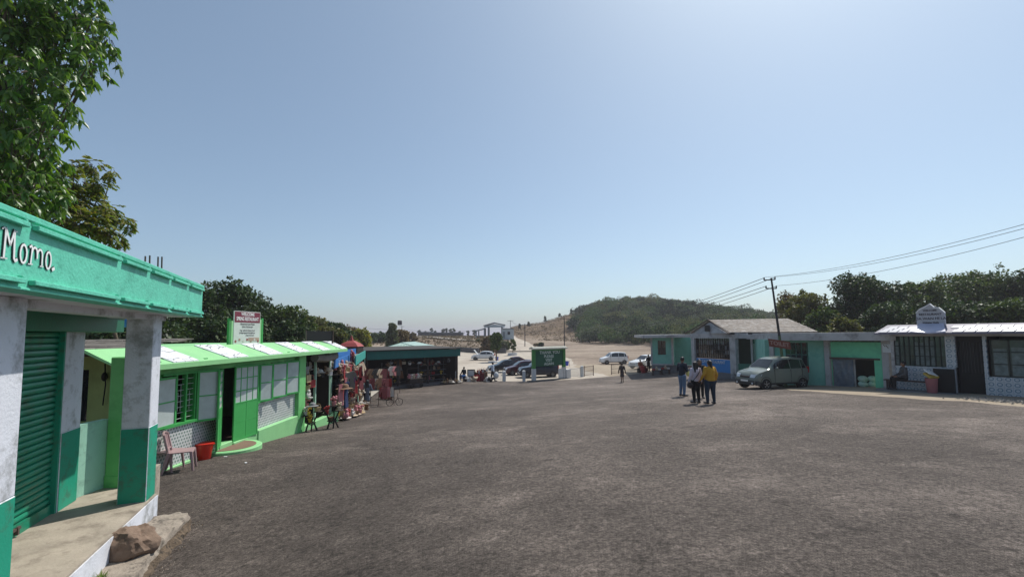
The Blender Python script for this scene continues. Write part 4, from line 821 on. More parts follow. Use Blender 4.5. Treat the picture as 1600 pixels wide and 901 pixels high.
# gabled part: porch toward the camera, ridge running right
g0 = Vector((*pw(1077, 35.5), 0)); g1 = Vector((*pw(1140, 31.0), 0)); ap = Vector((*pw(1110, 33.5), 0)); e1 = Vector((*pw(1278, 31.5), 0)); r1 = Vector((*pw(1232, 34.0), 0)); bk = e1 + (g0 - g1)
zE = EYE + .03; zR = EYE + .96
mb = MB(); P0, P1, PA, PE, PR, PB = (Vector((q.x, q.y, z)) for q, z in ((g0, zE), (g1, zE), (ap, zR), (e1, zE), (r1, zR + .08), (bk, zE)))
ov = (P1 - P0).normalized() * -.0
mb.slab([P1, PE, PR, PA], (0, 0, .05)); mb.slab([PA, PR, PB, P0], (0, 0, .05)); mb.slab([PE, PB, PR], (0, 0, .05)); rf = mb.putw('roof', M_ROOFS, cafe)
m2 = MB()                                      # sheet laps
for i in range(1, 9):
    t = i / 9; a = P1.lerp(PA, t); b_ = PE.lerp(PR, t); n = 26
    for k in range(n):
        if rnd.random() < .25: continue
        q0, q1 = a.lerp(b_, (k + .03) / n), a.lerp(b_, (k + .95) / n); m2.slab([q0 + Vector((0,0,.055)), q1 + Vector((0,0,.055)), q1 + Vector((.02,.14,.075 + rnd.uniform(0,.05))), q0 + Vector((.02,.14,.075))], (0,0,.012))
m2.putw('roof_laps', M_ROOFS, rf)
mb = MB(); q0, q1, qa = P0 + Vector((.25,.1,-.02)), P1 + Vector((-.2,.12,-.02)), PA + Vector((0,.1,-.12)); nn = Vector(((P1 - P0).y, -(P1 - P0).x, 0)).normalized()
mb.slab([q0, q1, qa], -nn * .15); gb = mb.putw('gable', M_GREYW, cafe)
m2 = MB(); c_ = (q0 + q1) / 2; dxy = (q1 - q0).normalized(); m2.slab([c_ - dxy * .33 + nn * .02 + Vector((0,0,.14)), c_ + dxy * .33 + nn * .02 + Vector((0,0,.14)), c_ + dxy * .33 + nn * .02 + Vector((0,0,.60)), c_ - dxy * .33 + nn * .02 + Vector((0,0,.60))], nn * .03); m2.putw('gable_vent', M_BLACK, gb)
m2 = MB(); 
for a, b_ in ((P0 + Vector((-.25,-.0,-.06)), PA), (P1 + Vector((.02,-.1,-.06)), PA)): m2.tube([a + nn * .12 + Vector((0,0,.02)), b_ + nn * .12 + Vector((0,0,.06))], .045, 4)
m2.putw('barge_board', M_STEEL, gb)
mb = MB(); wallseg((P1.x, P1.y - .02), (PE.x, PE.y), .06, -.03, .08, mb); mb.putw('gutter', M_BLACK, cafe)
# porch: beam, columns, window band, blue panel
a0, a1 = pw(1079, 35.0), pw(1148, 31.0)
def lp2(t): return (a0[0] + (a1[0] - a0[0]) * t, a0[1] + (a1[1] - a0[1]) * t)
mb = MB(); wallseg(lp2(-.02), lp2(1.05), .25, -.02, .36, mb); wallseg(a1, pw(1166, 30.4), .25, -.0, .36, mb); wallseg(pw(1166,30.4), pw(1206,29.0), .25, .08, .40, mb); mb.putw('porch_beam', M_GREYW, cafe)
for t0, t1 in ((0, .08), (.88, 1.0)):
    mb = MB(); wallseg(lp2(t0), lp2(t1), .3, .36, 3.5, mb); mb.putw('column', M_GREYW, cafe, bevel=.01)
mb = MB(); wallseg(lp2(.0), lp2(1.0), .12, 2.78, 3.6, mb); mb.putw('porch_base', MATS['dark_grey_plinth'], cafe)
def inset(t, k): p = Vector((*lp2(t), 0)); d = Vector((a1[0] - a0[0], a1[1] - a0[1], 0)).normalized(); n = Vector((-d.y, d.x, 0)); q = p + n * k; return (q.x, q.y)
mb = MB(); wallseg(inset(.08, .22), inset(.88, .22), .04, .36, 1.85, mb); wf = mb.putw('window_band', M_GLASS, cafe)
mb = MB()
for i in range(17):
    t = .08 + .80 * i / 16; wallseg(inset(t, .18), inset(t + .007, .18), .05, .36, 1.85, mb)
for dd in (.5, .85, 1.2, 1.5, 1.8): wallseg(inset(.08, .18), inset(.88, .18), .04, dd, dd + .035, mb)
mb.putw('window_bars', M_DWOOD, wf)
for i in range(16):
    for dd in (.54, .89, 1.24):
        if rnd.random() < .3: m2 = MB(); t = .083 + .80 * i / 16; wallseg(inset(t + .008, .205), inset(t + .036, .205), .01, dd, dd + .28, m2); m2.putw('pale_pane', paint('grey_pane', (.14,.15,.16), rough=.2, bump=0), wf)  # some panes a paler grey, picked at random
M_BLUE = paint('blue_banner', (.03, .20, .50), rough=.6, var=.1, dirt=(.05,.12,.3))
mb = MB(); wallseg(inset(.10, .1), inset(.88, .1), .06, 1.86, 2.8, mb); bp_ = mb.putw('blue_panel', M_BLUE, cafe)
d = Vector((a1[0] - a0[0], a1[1] - a0[1], 0)).normalized(); q = inset(.50, .08); BFc = board_frame((q[0], q[1], EYE - 2.08), d)
text_mb('CAVE RESTAURANT', .32, BFc @ Matrix.Translation((0, 0, .01)), .004, .78, .004).putw('lettering', paint('faded_white', (.5,.58,.68), bump=0), bp_)
# open porch between gable and side block
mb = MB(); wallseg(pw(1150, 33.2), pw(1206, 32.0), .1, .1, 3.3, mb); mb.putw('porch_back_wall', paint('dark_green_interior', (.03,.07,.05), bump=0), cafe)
for px, w2 in ((1172, 3.2), (1187, 1.2)):
    mb = MB(); wallseg(pw(px, 30.6), pw(px + w2, 30.55), .15, .1, 3.2, mb); mb.putw('porch_post', M_GREYW, cafe)
mb = MB(); wallseg(pw(1149, 31.1), pw(1173, 30.8), .1, 2.1, 3.3, mb); mb.putw('porch_parapet', paint('dull_green_wall', (.06,.20,.15), dirt=(.04,.12,.09)), cafe)
mb = MB(); wallseg(pw(1176, 30.9), pw(1203, 29.8), .08, .3, .72, mb); mb.putw('green_lintel', M_DKG, cafe)
# side block
S0, S1, S2 = pw(1200, 26.4), pw(1288, 24.4), pw(1383, 21.9)
blk = thing('flat_roofed_shop', 'long flat roofed block in light green with pale concrete fascia behind the grey green car', 'building', (17, 24, EYE - 3))
mb = MB(); W1_ = pw(1226, 25.8); W2_ = pw(1261, 25.0)
wallseg(S0, W1_, .2, .4, 3.3, mb); wallseg(W2_, S1, .2, .4, 3.2, mb); wallseg(W1_, W2_, .2, 1.92, 3.3, mb); wallseg(W1_, W2_, .2, .4, .56, mb); wallseg(S0, (S0[0] + 2, S0[1] + 5), .2, .4, 3.4, mb); mb.putw('wall', M_TEALW, blk)
mb = MB(); wallseg((W1_[0], W1_[1] + .1), (W2_[0], W2_[1] + .1), .05, .56, 1.92, mb); w_ = mb.putw('window', M_GLASS, blk)
mb = MB()
for i in range(5): t = i / 4; p0 = (W1_[0] + (W2_[0] - W1_[0]) * t * .98, W1_[1] + (W2_[1] - W1_[1]) * t * .98 + .06); p1 = (p0[0] + .04, p0[1] - .012); wallseg(p0, p1, .05, .56, 1.92, mb)
wallseg((W1_[0], W1_[1] + .06), (W2_[0], W2_[1] + .06), .05, 1.2, 1.24, mb); mb.putw('window_frame', paint('teal_frame', (.05,.16,.13), bump=0), w_)
mb = MB(); O1 = pw(1298, 24.1); O2 = pw(1363, 22.4); OM = pw(1331, 23.25)
wallseg(pw(1292, 24.2), O1, .2, .50, 3.0, mb); wallseg(O2, S2, .2, .50, 2.95, mb); wallseg(O1, O2, .2, .50, 1.37, mb); mb.putw('wall', M_GREENW, blk)
mb = MB()
for a, b_ in (((S0), pw(1206, 26.2)), (pw(1285, 24.4), pw(1292, 24.15)), (pw(1374, 22.05), pw(1384, 21.8))):
    m2 = MB(); wallseg((a[0] - .03, a[1] - .08), (b_[0], b_[1] - .08), .3, .3, 3.15, m2); m2.putw('column', M_GREYW, blk, bevel=.01)
mb = MB(); a = pw(1150, 27.3); 
mb.slab([(*pw(1204, 25.6), EYE - .42), (*pw(1399, 21.0), EYE - .40), (X(1399,21.0) + 2.6, 27, EYE - .40), (X(1204,25.6) + 2.2, 32, EYE - .42)], (0, 0, .40)); mb.putw('flat_roof', M_GREYW, blk)
# opening with leaning sheet, corrugated porch rim and stacked sacks
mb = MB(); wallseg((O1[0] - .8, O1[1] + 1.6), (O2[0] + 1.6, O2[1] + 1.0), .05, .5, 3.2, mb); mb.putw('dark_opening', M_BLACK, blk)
mb = MB(); wallseg((OM[0] - .03, OM[1] - .02), (OM[0] + .06, OM[1] - .03), .1, 1.37, 2.95, mb); mb.putw('door_post', M_GREYW, blk)
mb = MB(); wallseg((O1[0] - .35, O1[1] - .28), (O2[0] + .1, O2[1] - .25), .3, 1.30, 1.38, mb); mb.putw('tin_rim', M_STEEL, blk)
M_TARP = paint('grey_blue_tarp', (.10,.13,.17), rough=.3, var=.4, scale=3, bump=.8, bscale=5, spec=.7)
mb = MB(); n = 12; a = Vector((O1[0] - .05, O1[1] - .12, 0)); b_ = Vector((OM[0] - .08, OM[1] - .06, 0)); vs = []
for j in range(n + 1):
    for i in range(n + 1):
        p = a.lerp(b_, i / n); vs.append((p.x, p.y - .10 * noise.noise(Vector((i * .5, j * .4, 2))) - .12 * j / n * 0, EYE - 1.40 - 1.52 * j / n))
mb.add(vs, [(j*(n+1)+i, j*(n+1)+i+1, (j+1)*(n+1)+i+1, (j+1)*(n+1)+i) for j in range(n) for i in range(n)]); one(mb, 'tarpaulin', M_TARP, 'crumpled grey blue tarpaulin hung over the left half of the low opening', 'tarpaulin', smooth=True, ang=70)
rnd.seed(5)
M_SACK = paint('green_white_sack', (.42,.58,.50), rough=.7, dirt=(.14,.36,.27), damt=.8, dscale=6)
for i in range(6):
    p = Vector((OM[0] + .32 + (i % 2) * .42, OM[1] - .15 - (i % 2) * .12, EYE - 2.92 + (i // 2) * .27)); m = MB()
    m.ball(p, (.27, .16, .17), 10, 7, rot=Matrix.Rotation(rnd.uniform(-.3, .3), 3, 'Y'))
    lab = ['bottom left', 'bottom right', 'middle left', 'middle right', 'top left', 'top right'][i]
    one(m, 'sack', M_SACK, f'pale green striped sack, {lab} one of the pile in the low opening', 'sack', 'sacks piled in the low opening', smooth=True)
# passage between block and tiled shop, with a white notice
mb = MB(); wallseg(pw(1378, 23.6), pw(1402, 23), .1, .3, 3.0, mb); mb.putw('passage_shade_panel', paint('passage_shade', (.035,.028,.024), bump=0), blk)  # dark panel stands in for the shade deep in the open passage
mb = MB(); wallseg(pw(1377, 21.9), pw(1393, 21.5), .03, .58, .98, mb); ns = one(mb, 'notice_board', paint('notice_white', (.62,.66,.70), bump=0), 'small white notice board above the dark passage beside the tiled shop', 'sign')
m2 = MB(); q0 = at(1380, 538, 21.75); q1 = at(1388, 544, 21.6)
m2.tube([q0, at(1383, 541.5, 21.7), at(1384, 539, 21.68), q1], .012, 4); m2.putw('faded_scrawl', M_BLACK, ns)

# ---------------------------------------------------------------- tiled shop at the far right
P0 = Vector((17.75, 21.4, 0)); dT = Vector((20.25, 17.5, 0)) - P0; LT = dT.length; dT.normalize(); nT = Vector((-dT.y, dT.x, 0)) * -1    # outward
if nT.dot(Vector((-1, -1, 0))) < 0: nT = -nT
TF = Matrix(((dT.x, nT.x, 0, P0.x), (dT.y, nT.y, 0, P0.y), (0, 0, 1, EYE), (0, 0, 0, 1)))
def spx(px):                                   # distance along the shop front seen in column px
    u = ray(px, 560); r_ = u.x / u.y; return (r_ * P0.y - P0.x) / (dT.x - r_ * dT.y)
tile = thing('tiled_shop', 'shop with ring patterned wall tiles, dark windows and white tiled canopy at right', 'building', (19, 20, EYE - 2.7))
mb = MB(TF); sA, sB, sC, sD, sE = spx(1398), spx(1478), spx(1494), spx(1537), spx(1543); sEnd = 9.0
def wb(a, b_, d0, d1, n0=-.15, n1=0, m=0, mb_=None): return (mb_ if mb_ is not None else mb).box((a, n0, -d1), (b_, n1, -d0), m)
wb(sA - .12, sEnd, .0, .2); wb(sA - .12, sA, .2, 2.9, -.2, .03); mb.box((sA-.12, -6, -3.0), (sA-.02, -.2, -.0)); mb.putw('wall', M_GREYW, tile)
mb = MB(TF); wb(sA, sC - .05, 1.55, 2.9); mb.putw('tiled_wall', M_TILEC, tile); mb = MB(TF); wb(sE, sEnd, 1.85, 2.9, -.15, .02); mb.putw('tiled_wall', M_TILEC, tile)
mb = MB(TF); wb(sB, sC, .2, 1.55, -.15, .01); mb.putw('tile_pilaster', M_TILEC, tile); mb = MB(TF); wb(sD, sE, .2, 2.9, -.15, .03); mb.putw('tile_pilaster', M_TILEC, tile)
def winband(a, b_, d0, d1, cols, rows, name):
    m1 = MB(TF); wb(a, b_, d0, d1, -.12, -.09, 0, m1); o = m1.putw(name, paint('dim_shop_glass', (.05,.075,.075), rough=.12, var=.5, scale=2, bump=.02, spec=.7), tile)
    m1 = MB(TF)
    for i in range(cols + 1): s_ = a + (b_ - a) * i / cols; wb(s_ - .02, s_ + .02, d0, d1, -.09, -.04, 0, m1)
    for j in range(rows + 1): z = d0 + (d1 - d0) * j / rows; wb(a, b_, z - .015, z + .015, -.085, -.05, 0, m1)
    m1.putw('window_bars', paint('black_green_frame', (.012,.022,.02), bump=0), o)
    m1 = MB(TF)
    for i in range(cols):
        if rnd.random() < .6:
            m1 = MB(TF); s0 = a + (b_ - a) * (i + .12) / cols; s1 = a + (b_ - a) * (i + .88) / cols; z0 = d0 + .12 + rnd.random() * .3; wb(s0, s1, z0, d1 - .05, -.092, -.088, 0, m1)
            m1.putw('curtain', paint('pale_curtain', (.16,.20,.20), rough=.8, var=.5, scale=5), o)
winband(sA, sB, .2, 1.55, 10, 3, 'window_band'); winband(sE + .1, sEnd, .35, 1.83, 11, 3, 'window_band')
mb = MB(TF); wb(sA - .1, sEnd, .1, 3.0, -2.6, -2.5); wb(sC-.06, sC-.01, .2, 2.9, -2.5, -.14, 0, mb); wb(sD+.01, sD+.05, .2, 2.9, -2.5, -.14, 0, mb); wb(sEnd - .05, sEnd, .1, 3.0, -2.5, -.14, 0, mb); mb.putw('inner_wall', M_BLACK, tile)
mb = MB(TF); wb(sC, sD, .2, 2.9, -.3, -.25); dr = mb.putw('door', paint('black_door', (.010,.010,.011), bump=0), tile)
m1 = MB(TF)
for i in range(7): s_ = sC + .12 + (sD - sC - .24) * i / 6; wb(s_ - .012, s_ + .012, .45, 1.75, -.25, -.22, 0, m1)
m1.putw('door_grille', paint('dull_bar', (.05,.05,.05), bump=0), dr)
mb = MB(TF); wb(sC - .7, sC - .02, 1.6, 2.78, .25, .31); m1 = mb.putw('door_leaf', MATS['black_door'], tile)
mb = MB(TF); wb(sA - .5, sEnd, 2.62, 3.1, -.1, .9); mb.putw('front_step', paint('grey_step', (.2,.2,.2), rough=.9, dirt=(.1,.1,.1)), tile)
# canopy of white tiles
sc0 = spx(1398) - .75; prof_ = [(.85, -.035), (-.05, .33)]
mb = MB(TF); mb.hexa([(sc0 + .3,.85,-.09),(sEnd,.85,-.09),(sEnd,-.1,.27),(sc0 + .55,-.1,.27)], [(sc0 + .3,.85,-.04),(sEnd,.85,-.04),(sEnd,-.05,.33),(sc0 + .55,-.05,.33)]); mb.box((sc0+.3, .80, -.10), (sEnd, .86, -.035)); mb.box((sc0+.5,-5.5,.25),(sEnd,-.05,.30)); can = mb.putw('canopy', paint('lilac_grey_roof', (.17,.16,.22), rough=.6, dirt=(.1,.1,.12)), tile)
def cpt(s_, t): a = Vector((s_, .86 - .9 * t, -.035 + .366 * t)); return a
n = 40
M_CTILE = [paint('glossy_white_tile', (.50,.50,.56), rough=.4, bump=0), paint('lilac_tile', (.45,.46,.58), rough=.3, bump=0)]
sP0, sP1 = spx(1441), spx(1492)
for half in (0, 1):
  m1 = MB(TF)
  for j in range(3):
    t0, t1 = .03 + j * .23, .03 + j * .23 + .17
    for i in range(26):
        s0 = sc0 + .45 + i * .36 + j * .12; s1 = s0 + .31
        if s1 > sEnd: continue
        if sP0 - .1 < s0 < sP1 - .0 or (s0 > sP0) != bool(half): continue
        up = Vector((0, .02, .05)); m1.hexa([cpt(s0, t0), cpt(s1, t0), cpt(s1 + .08, t1), cpt(s0 + .08, t1)], [cpt(s0, t0) + up * .4, cpt(s1, t0) + up * .4, cpt(s1 + .08, t1) + up, cpt(s0 + .08, t1) + up], 0)
  m1.putw('canopy_tiles', M_CTILE, can)
# arched name board
nb = thing('name_board', 'white arched name board with dark lettering standing on the tiled canopy', 'sign', TF @ Vector(((sP0 + sP1) / 2, .1, .2)))
c = (sP0 + sP1) / 2 - .12; hw = (sP1 - sP0) * .44; m1 = MB(TF)
out = [(c - hw, .18), (c + hw, .18), (c + hw * 1.0, .80), (c + hw * .62, 1.02), (c + hw * .3, 1.04), (c + hw * .02, 1.20), (c - hw * .35, 1.08), (c - hw * .75, .98), (c - hw * 1.02, .82)]
m1.slab([(x, .16, z) for x, z in out], (0, -.12, 0)); bd = m1.putw('board', paint('greyed_white', (.45,.45,.48), var=.1, dirt=(.3,.3,.33)), nb)
m1 = MB(TF)
for (x0, z0), (x1, z1) in zip(out[2:], out[3:] + []): m1.hexa([(x0, .19, z0), (x1, .19, z1), (x1, .01, z1), (x0, .01, z0)], [(x0, .19, z0 + .05), (x1, .19, z1 + .05), (x1, .01, z1 + .05), (x0, .01, z0 + .05)])
m1.putw('coping', paint('bright_white', (.75,.75,.75), bump=0), bd)
m1 = MB(TF); hs = [(c - hw*.8, .17, .32), (c + hw*.9, .17, .32), (c + hw*1.35, .89, -.03), (c + hw*.2, .90, -.08), (c - hw * 1.1, .89, -.02)]; m1.slab(hs, (0, -.01, .05)); m1.putw('apron', MATS['lilac_tile'], nb)
txd = TF.to_3x3() @ Vector((1, 0, 0)); txo = TF @ Vector((c, .166, 0)); 
if txd.x < 0: txd = -txd
BN = board_frame(txo, txd)
for s_, z, sz, sx in (('WELCOME', .94, .12, .8), ('RESTAURANT', .77, .13, .95), ('DA WAN HI LA', .58, .15, 1.0), ('Wahiajer Shella', .40, .11, .8)):
    text_mb(s_, sz, BN @ Matrix.Translation((0, z, .003)), .003, sx, .002).putw('lettering', M_TXD, bd)
# bench and bin in front
p = TF @ Vector((spx(1426), .55, -2.62)); be = thing('bench', 'dark low bench under the ring patterned tile wall', 'bench', p, math.atan2(dT.y, dT.x))
m = MB(); m.box((-.9, -.18, .40), (.9, .18, .45)); m.put('seat', M_DWOOD, be, bevel=.006)
for s_ in (-1, 1):
    for t in (-1, 1): m = MB(); m.box((s_*.78 - .03, t*.13 - .03, 0), (s_*.78 + .03, t*.13 + .03, .40)); m.put('leg', M_DWOOD, be)
p = TF @ Vector((spx(1462), .75, -2.62)); bn = thing('litter_bin', 'dull pink bin with tilted white and yellow lid beside the black doorway', 'bin', p)
m = MB(); m.lathe([(.15, 0), (.17, .03), (.22, .62), (.20, .62), (.15, .05)], 16); m.put('body', paint('dull_pink', (.34,.12,.13), rough=.5), bn, smooth=True)
m = MB(); m.cbox((0, 0, .74), (.42, .36, .10), Matrix.Rotation(.5, 3, 'X')); m.put('lid', paint('yellow_lid', (.42,.30,.05), bump=0), bn, bevel=.02); m = MB(); m.cbox((-.04, -.03, .86), (.44, .34, .03), Matrix.Rotation(.55, 3, 'X') @ Matrix.Rotation(.3, 3, 'Y')); m.put('flap', MATS['bright_white'], bn)

# ---------------------------------------------------------------- utility poles and wires
M_POLE = paint('dark_pole_steel', (.022,.022,.025), rough=.6); M_WIRE = paint('wire_black', (.03,.03,.035), bump=0)
pb = G(1229, 605.5); Yp = pb.y; top = at(1205, 434, Yp - .1)
pole = thing('utility_pole', 'leaning utility pole with two crossarms, green at the foot, beside the grey green car', 'pole', pb)
m = MB(); q = pb.lerp(top, .47); m.tube([q, top], [.065, .045], 8); m.putw('pole_shaft', M_POLE, pole, smooth=True)
m = MB(); m.tube([pb - Vector((0,0,.3)), q], [.085, .07], 8); m.putw('pole_foot', paint('mossy_green_paint', (.07,.12,.06), dirt=(.12,.1,.06)), pole, smooth=True)
arms = []
for (xa, ya), (xb, yb) in (((1194, 437.5), (1211, 436.5)), ((1197, 450.5), (1213, 450.5))):
    a, b_ = at(xa, ya, Yp - .25), at(xb, yb, Yp + .05); m = MB(); m.tube([a, b_], .032, 5); arm = m.putw('crossarm', M_POLE, pole); arms.append((a, b_))
    for e in (a, b_): m = MB(); m.lathe([(.02,0),(.045,.03),(.03,.07),(.045,.10),(.02,.15)], 8, e); m.putw('insulator', M_POLE, arm)
sg = thing('toilet_sign', 'rusty red board with faded white lettering fixed on the leaning pole', 'sign', at(1210, 535, Yp - .15))
a, b_ = at(1201, 535, Yp - .1), at(1235.5, 540, Yp - .45); BT = board_frame(a, b_ - a, Vector((-.09,0,1))); lb = (b_ - a).length; m = MB(BT); m.box((0, -.2, -.02), (lb, .22, 0)); bd = m.putw('board', paint('rusty_red_board', (.16,.045,.03), rough=.8, var=.3, dirt=(.07,.03,.02)), sg)
text_mb('TOILET', .30, BT @ Matrix.Translation((lb/2, .01, .003)), .003, .95, .006).putw('lettering', paint('faded_pink', (.30,.2,.18), bump=0), bd)
m = MB(); c_ = at(1217, 564, Yp - .12); m.cbox(c_, (.52, .22, .36)); mx = one(m, 'meter_box', paint('dark_green_box', (.012,.035,.022), bump=0), 'small dark green box fixed low on the leaning utility pole', 'box', bevel=.01)
def wire(a, b_, sag, label, r_=.012, n=22):
    pts = [a.lerp(b_, i / n) - Vector((0, 0, sag * 4 * (i / n) * (1 - i / n))) for i in range(n + 1)]
    m = MB(); m.tube(pts, r_, 4); return one(m, 'power_wire', M_WIRE, label, 'wire', 'overhead power wires')
for i, (yy, e) in enumerate(((333, arms[0][0]), (339.5, arms[0][1]), (353, arms[1][1]))):
    b_ = at(1600, yy, 13.5); b_ = e + (b_ - e) * 1.5 + Vector((0,0,.15)); wire(e + Vector((0,0,.15)), b_, .55, ('uppermost', 'middle', 'lowest')[i] + ' of three power wires running off to the right of the leaning pole', .009)
for i, (x1, y1, e) in enumerate(((1100, 471, arms[0][0]), (1108, 473.5, arms[0][1]), (1090, 477, arms[1][0]), (1095, 484, arms[1][1]))):
    b_ = at(x1 - 180, y1 + 34, 68); wire(e + Vector((0,0,.12)), b_, .8, ('highest', 'second', 'third', 'lowest')[i] + ' power wire running from the leaning pole toward the wooded hill', .016)
def small_pole(px, ytop, ybase, Y, label, r_=.08, arm=.9, lean=0):
    b0 = Vector((X(px, Y), Y, h(X(px, Y), Y))); t_ = at(px + lean, ytop, Y); o = thing('electric_pole', label, 'pole', b0, 0)
    m = MB(); m.tube([b0, t_], [r_, r_ * .7], 6); m.putw('pole_shaft', M_POLE, o)
    m = MB(); m.tube([t_ + Vector((-arm, 0, -.25)), t_ + Vector((arm, 0, -.25))], r_ * .6, 4); m.putw('crossarm', M_POLE, o); return t_
t1 = small_pole(881.5, 495, 545, 62, 'dark electric pole behind the right edge of the thank you board', .07, .5)
t2 = small_pole(820, 506, 532, 112, 'thin pole standing in the open ground behind the thank you board', .11, 1.2)
t3 = small_pole(797.5, 500, 512, 175, 'slender pole behind the far grey gatehouse', .13, 1.2)
t4 = small_pole(628, 509, 522, 190, 'far pole carrying a black drum left of the plateau track', .16, 1.0)
b_ = t4 + Vector((-.9, 0, 1.0)); m = MB(); m.lathe([(.8,0),(.95,.3),(.95,1.6),(.7,1.9)], 12, b_ - Vector((0,0,.6))); one(m, 'water_tank', M_BLACK, 'black drum tank on the far skyline pole frame', 'tank', smooth=True)
wire(t2, t1, .6, 'thin wire strung between the two poles in the open ground', .03); wire(t3, t2, .8, 'thin wire strung from the gatehouse pole to the open ground pole', .035); wire(at(575, 513, 190), at(740, 516.5, 215), .5, 'long wire crossing the sky above the far plateau', .05)

# ---------------------------------------------------------------- far gate shelter and gatehouse
M_FARG = paint('far_grey_steel', (.17,.20,.22), bump=0); M_FARW = paint('far_pale_panel', (.40,.45,.47), bump=0)
Yg = 150
def far_pt(px, py, dy=0): return at(px, py, Yg + dy)
gs = thing('gate_shelter', 'grey open gate frame with low pitched roof on the far rise', 'shelter', far_pt(773, 525))
for px in (757, 763, 784):
    m = MB(); a = far_pt(px, 526); b_ = far_pt(px, 510 if px != 757 else 512); m.tube([a - Vector((0,0,1.5)), b_], .3, 4); m.putw('post', M_FARG, gs)
    m = MB(); m.tube([a + Vector((0,5,-1.5)), b_ + Vector((0,5,0))], .3, 4); m.putw('post', M_FARG, gs)
m = MB(); L_, Rr_, Cc = far_pt(755.5, 509.5), far_pt(789.5, 508.5), far_pt(772, 505); 
for a, b_ in ((L_, Cc), (Cc, Rr_)): m.slab([a, b_, b_ + Vector((0,6,0)), a + Vector((0,6,0))], (0, 0, .35))
m.putw('roof', M_FARG, gs); m = MB(); m.slab([far_pt(756.5, 511.5), far_pt(788.5, 511.0), far_pt(788.5, 509.0), Cc - Vector((0,0,.35)), far_pt(756.5, 509.6)], (0, .3, 0)); m.putw('gable_panel', M_FARW, gs)
m = MB(); a, b_ = far_pt(742, 517.5), far_pt(757, 514); m.slab([a, b_, b_ + Vector((0,5,0)), a + Vector((0,5,0))], (0,0,.3)); m.putw('lean_to_roof', M_FARG, gs)
for px in (744, 748): m = MB(); a = far_pt(px, 527); m.tube([a - Vector((0,0,1)), far_pt(px, 516.8)], .28, 4); m.putw('post', M_FARG, gs)
gh = thing('gatehouse', 'small pale grey flat gatehouse with one window on the far rise', 'building', far_pt(793, 527, -4))
m = MB(); a, b_ = far_pt(784, 530, -5), far_pt(803, 530, -5); ta, tb = far_pt(784, 513.5, -5), far_pt(803, 514.5, -5)
m.hexa([a, b_, b_ + Vector((0,7,0)), a + Vector((0,7,0))], [ta, tb, tb + Vector((0,7,0)), ta + Vector((0,7,0))]); m.putw('wall', M_FARW, gh)
m = MB(); m.slab([far_pt(783.5, 513.6, -5.2), far_pt(803.6, 514.6, -5.2), far_pt(803.6, 514.6, 3), far_pt(783.5, 513.6, 3)], (0,0,.3)); m.putw('roof', M_FARG, gh)
m = MB(); m.slab([far_pt(793, 522.5, -5.15), far_pt(797, 522.5, -5.15), far_pt(797, 518, -5.15), far_pt(793, 518, -5.15)], (0,.08,0)); m.putw('window', M_BLACK, gh)
m = MB(); m.slab([far_pt(785.5, 528, -5.15), far_pt(789, 528, -5.15), far_pt(789, 518, -5.15), far_pt(785.5, 518, -5.15)], (0,.08,0)); m.putw('door', M_FARG, gh)
# long low dark sheds at the plateau edge
for i, (x0, x1, yt, Y) in enumerate(((653, 672, 519.5, 205), (672, 722, 520.3, 200), (579, 598, 521, 180))):
    m = MB(); a = at(x0, yt + 7, Y); b_ = at(x1, yt + 6.5, Y - 4); c_ = at(x0, yt, Y); d_ = at(x1, yt, Y - 4); m.slab([a - Vector((0,0,2)), b_ - Vector((0,0,2)), d_, c_], (0, 6, 0)); sh_ = thing('long_shed', ('shorter', 'longest', 'leftmost')[i] + ' of the low dark grey sheds along the far plateau edge', 'shed', a)
    m.putw('wall', paint('shed_grey', (.07,.075,.085), bump=0), sh_); m = MB(); m.slab([c_ + Vector((-.5,-.5,0)), d_ + Vector((.5,-.5,0)), d_ + Vector((.5,6.5,0)), c_ + Vector((-.5,6.5,0))], (0,0,.4)); m.putw('roof', M_FARG, sh_)
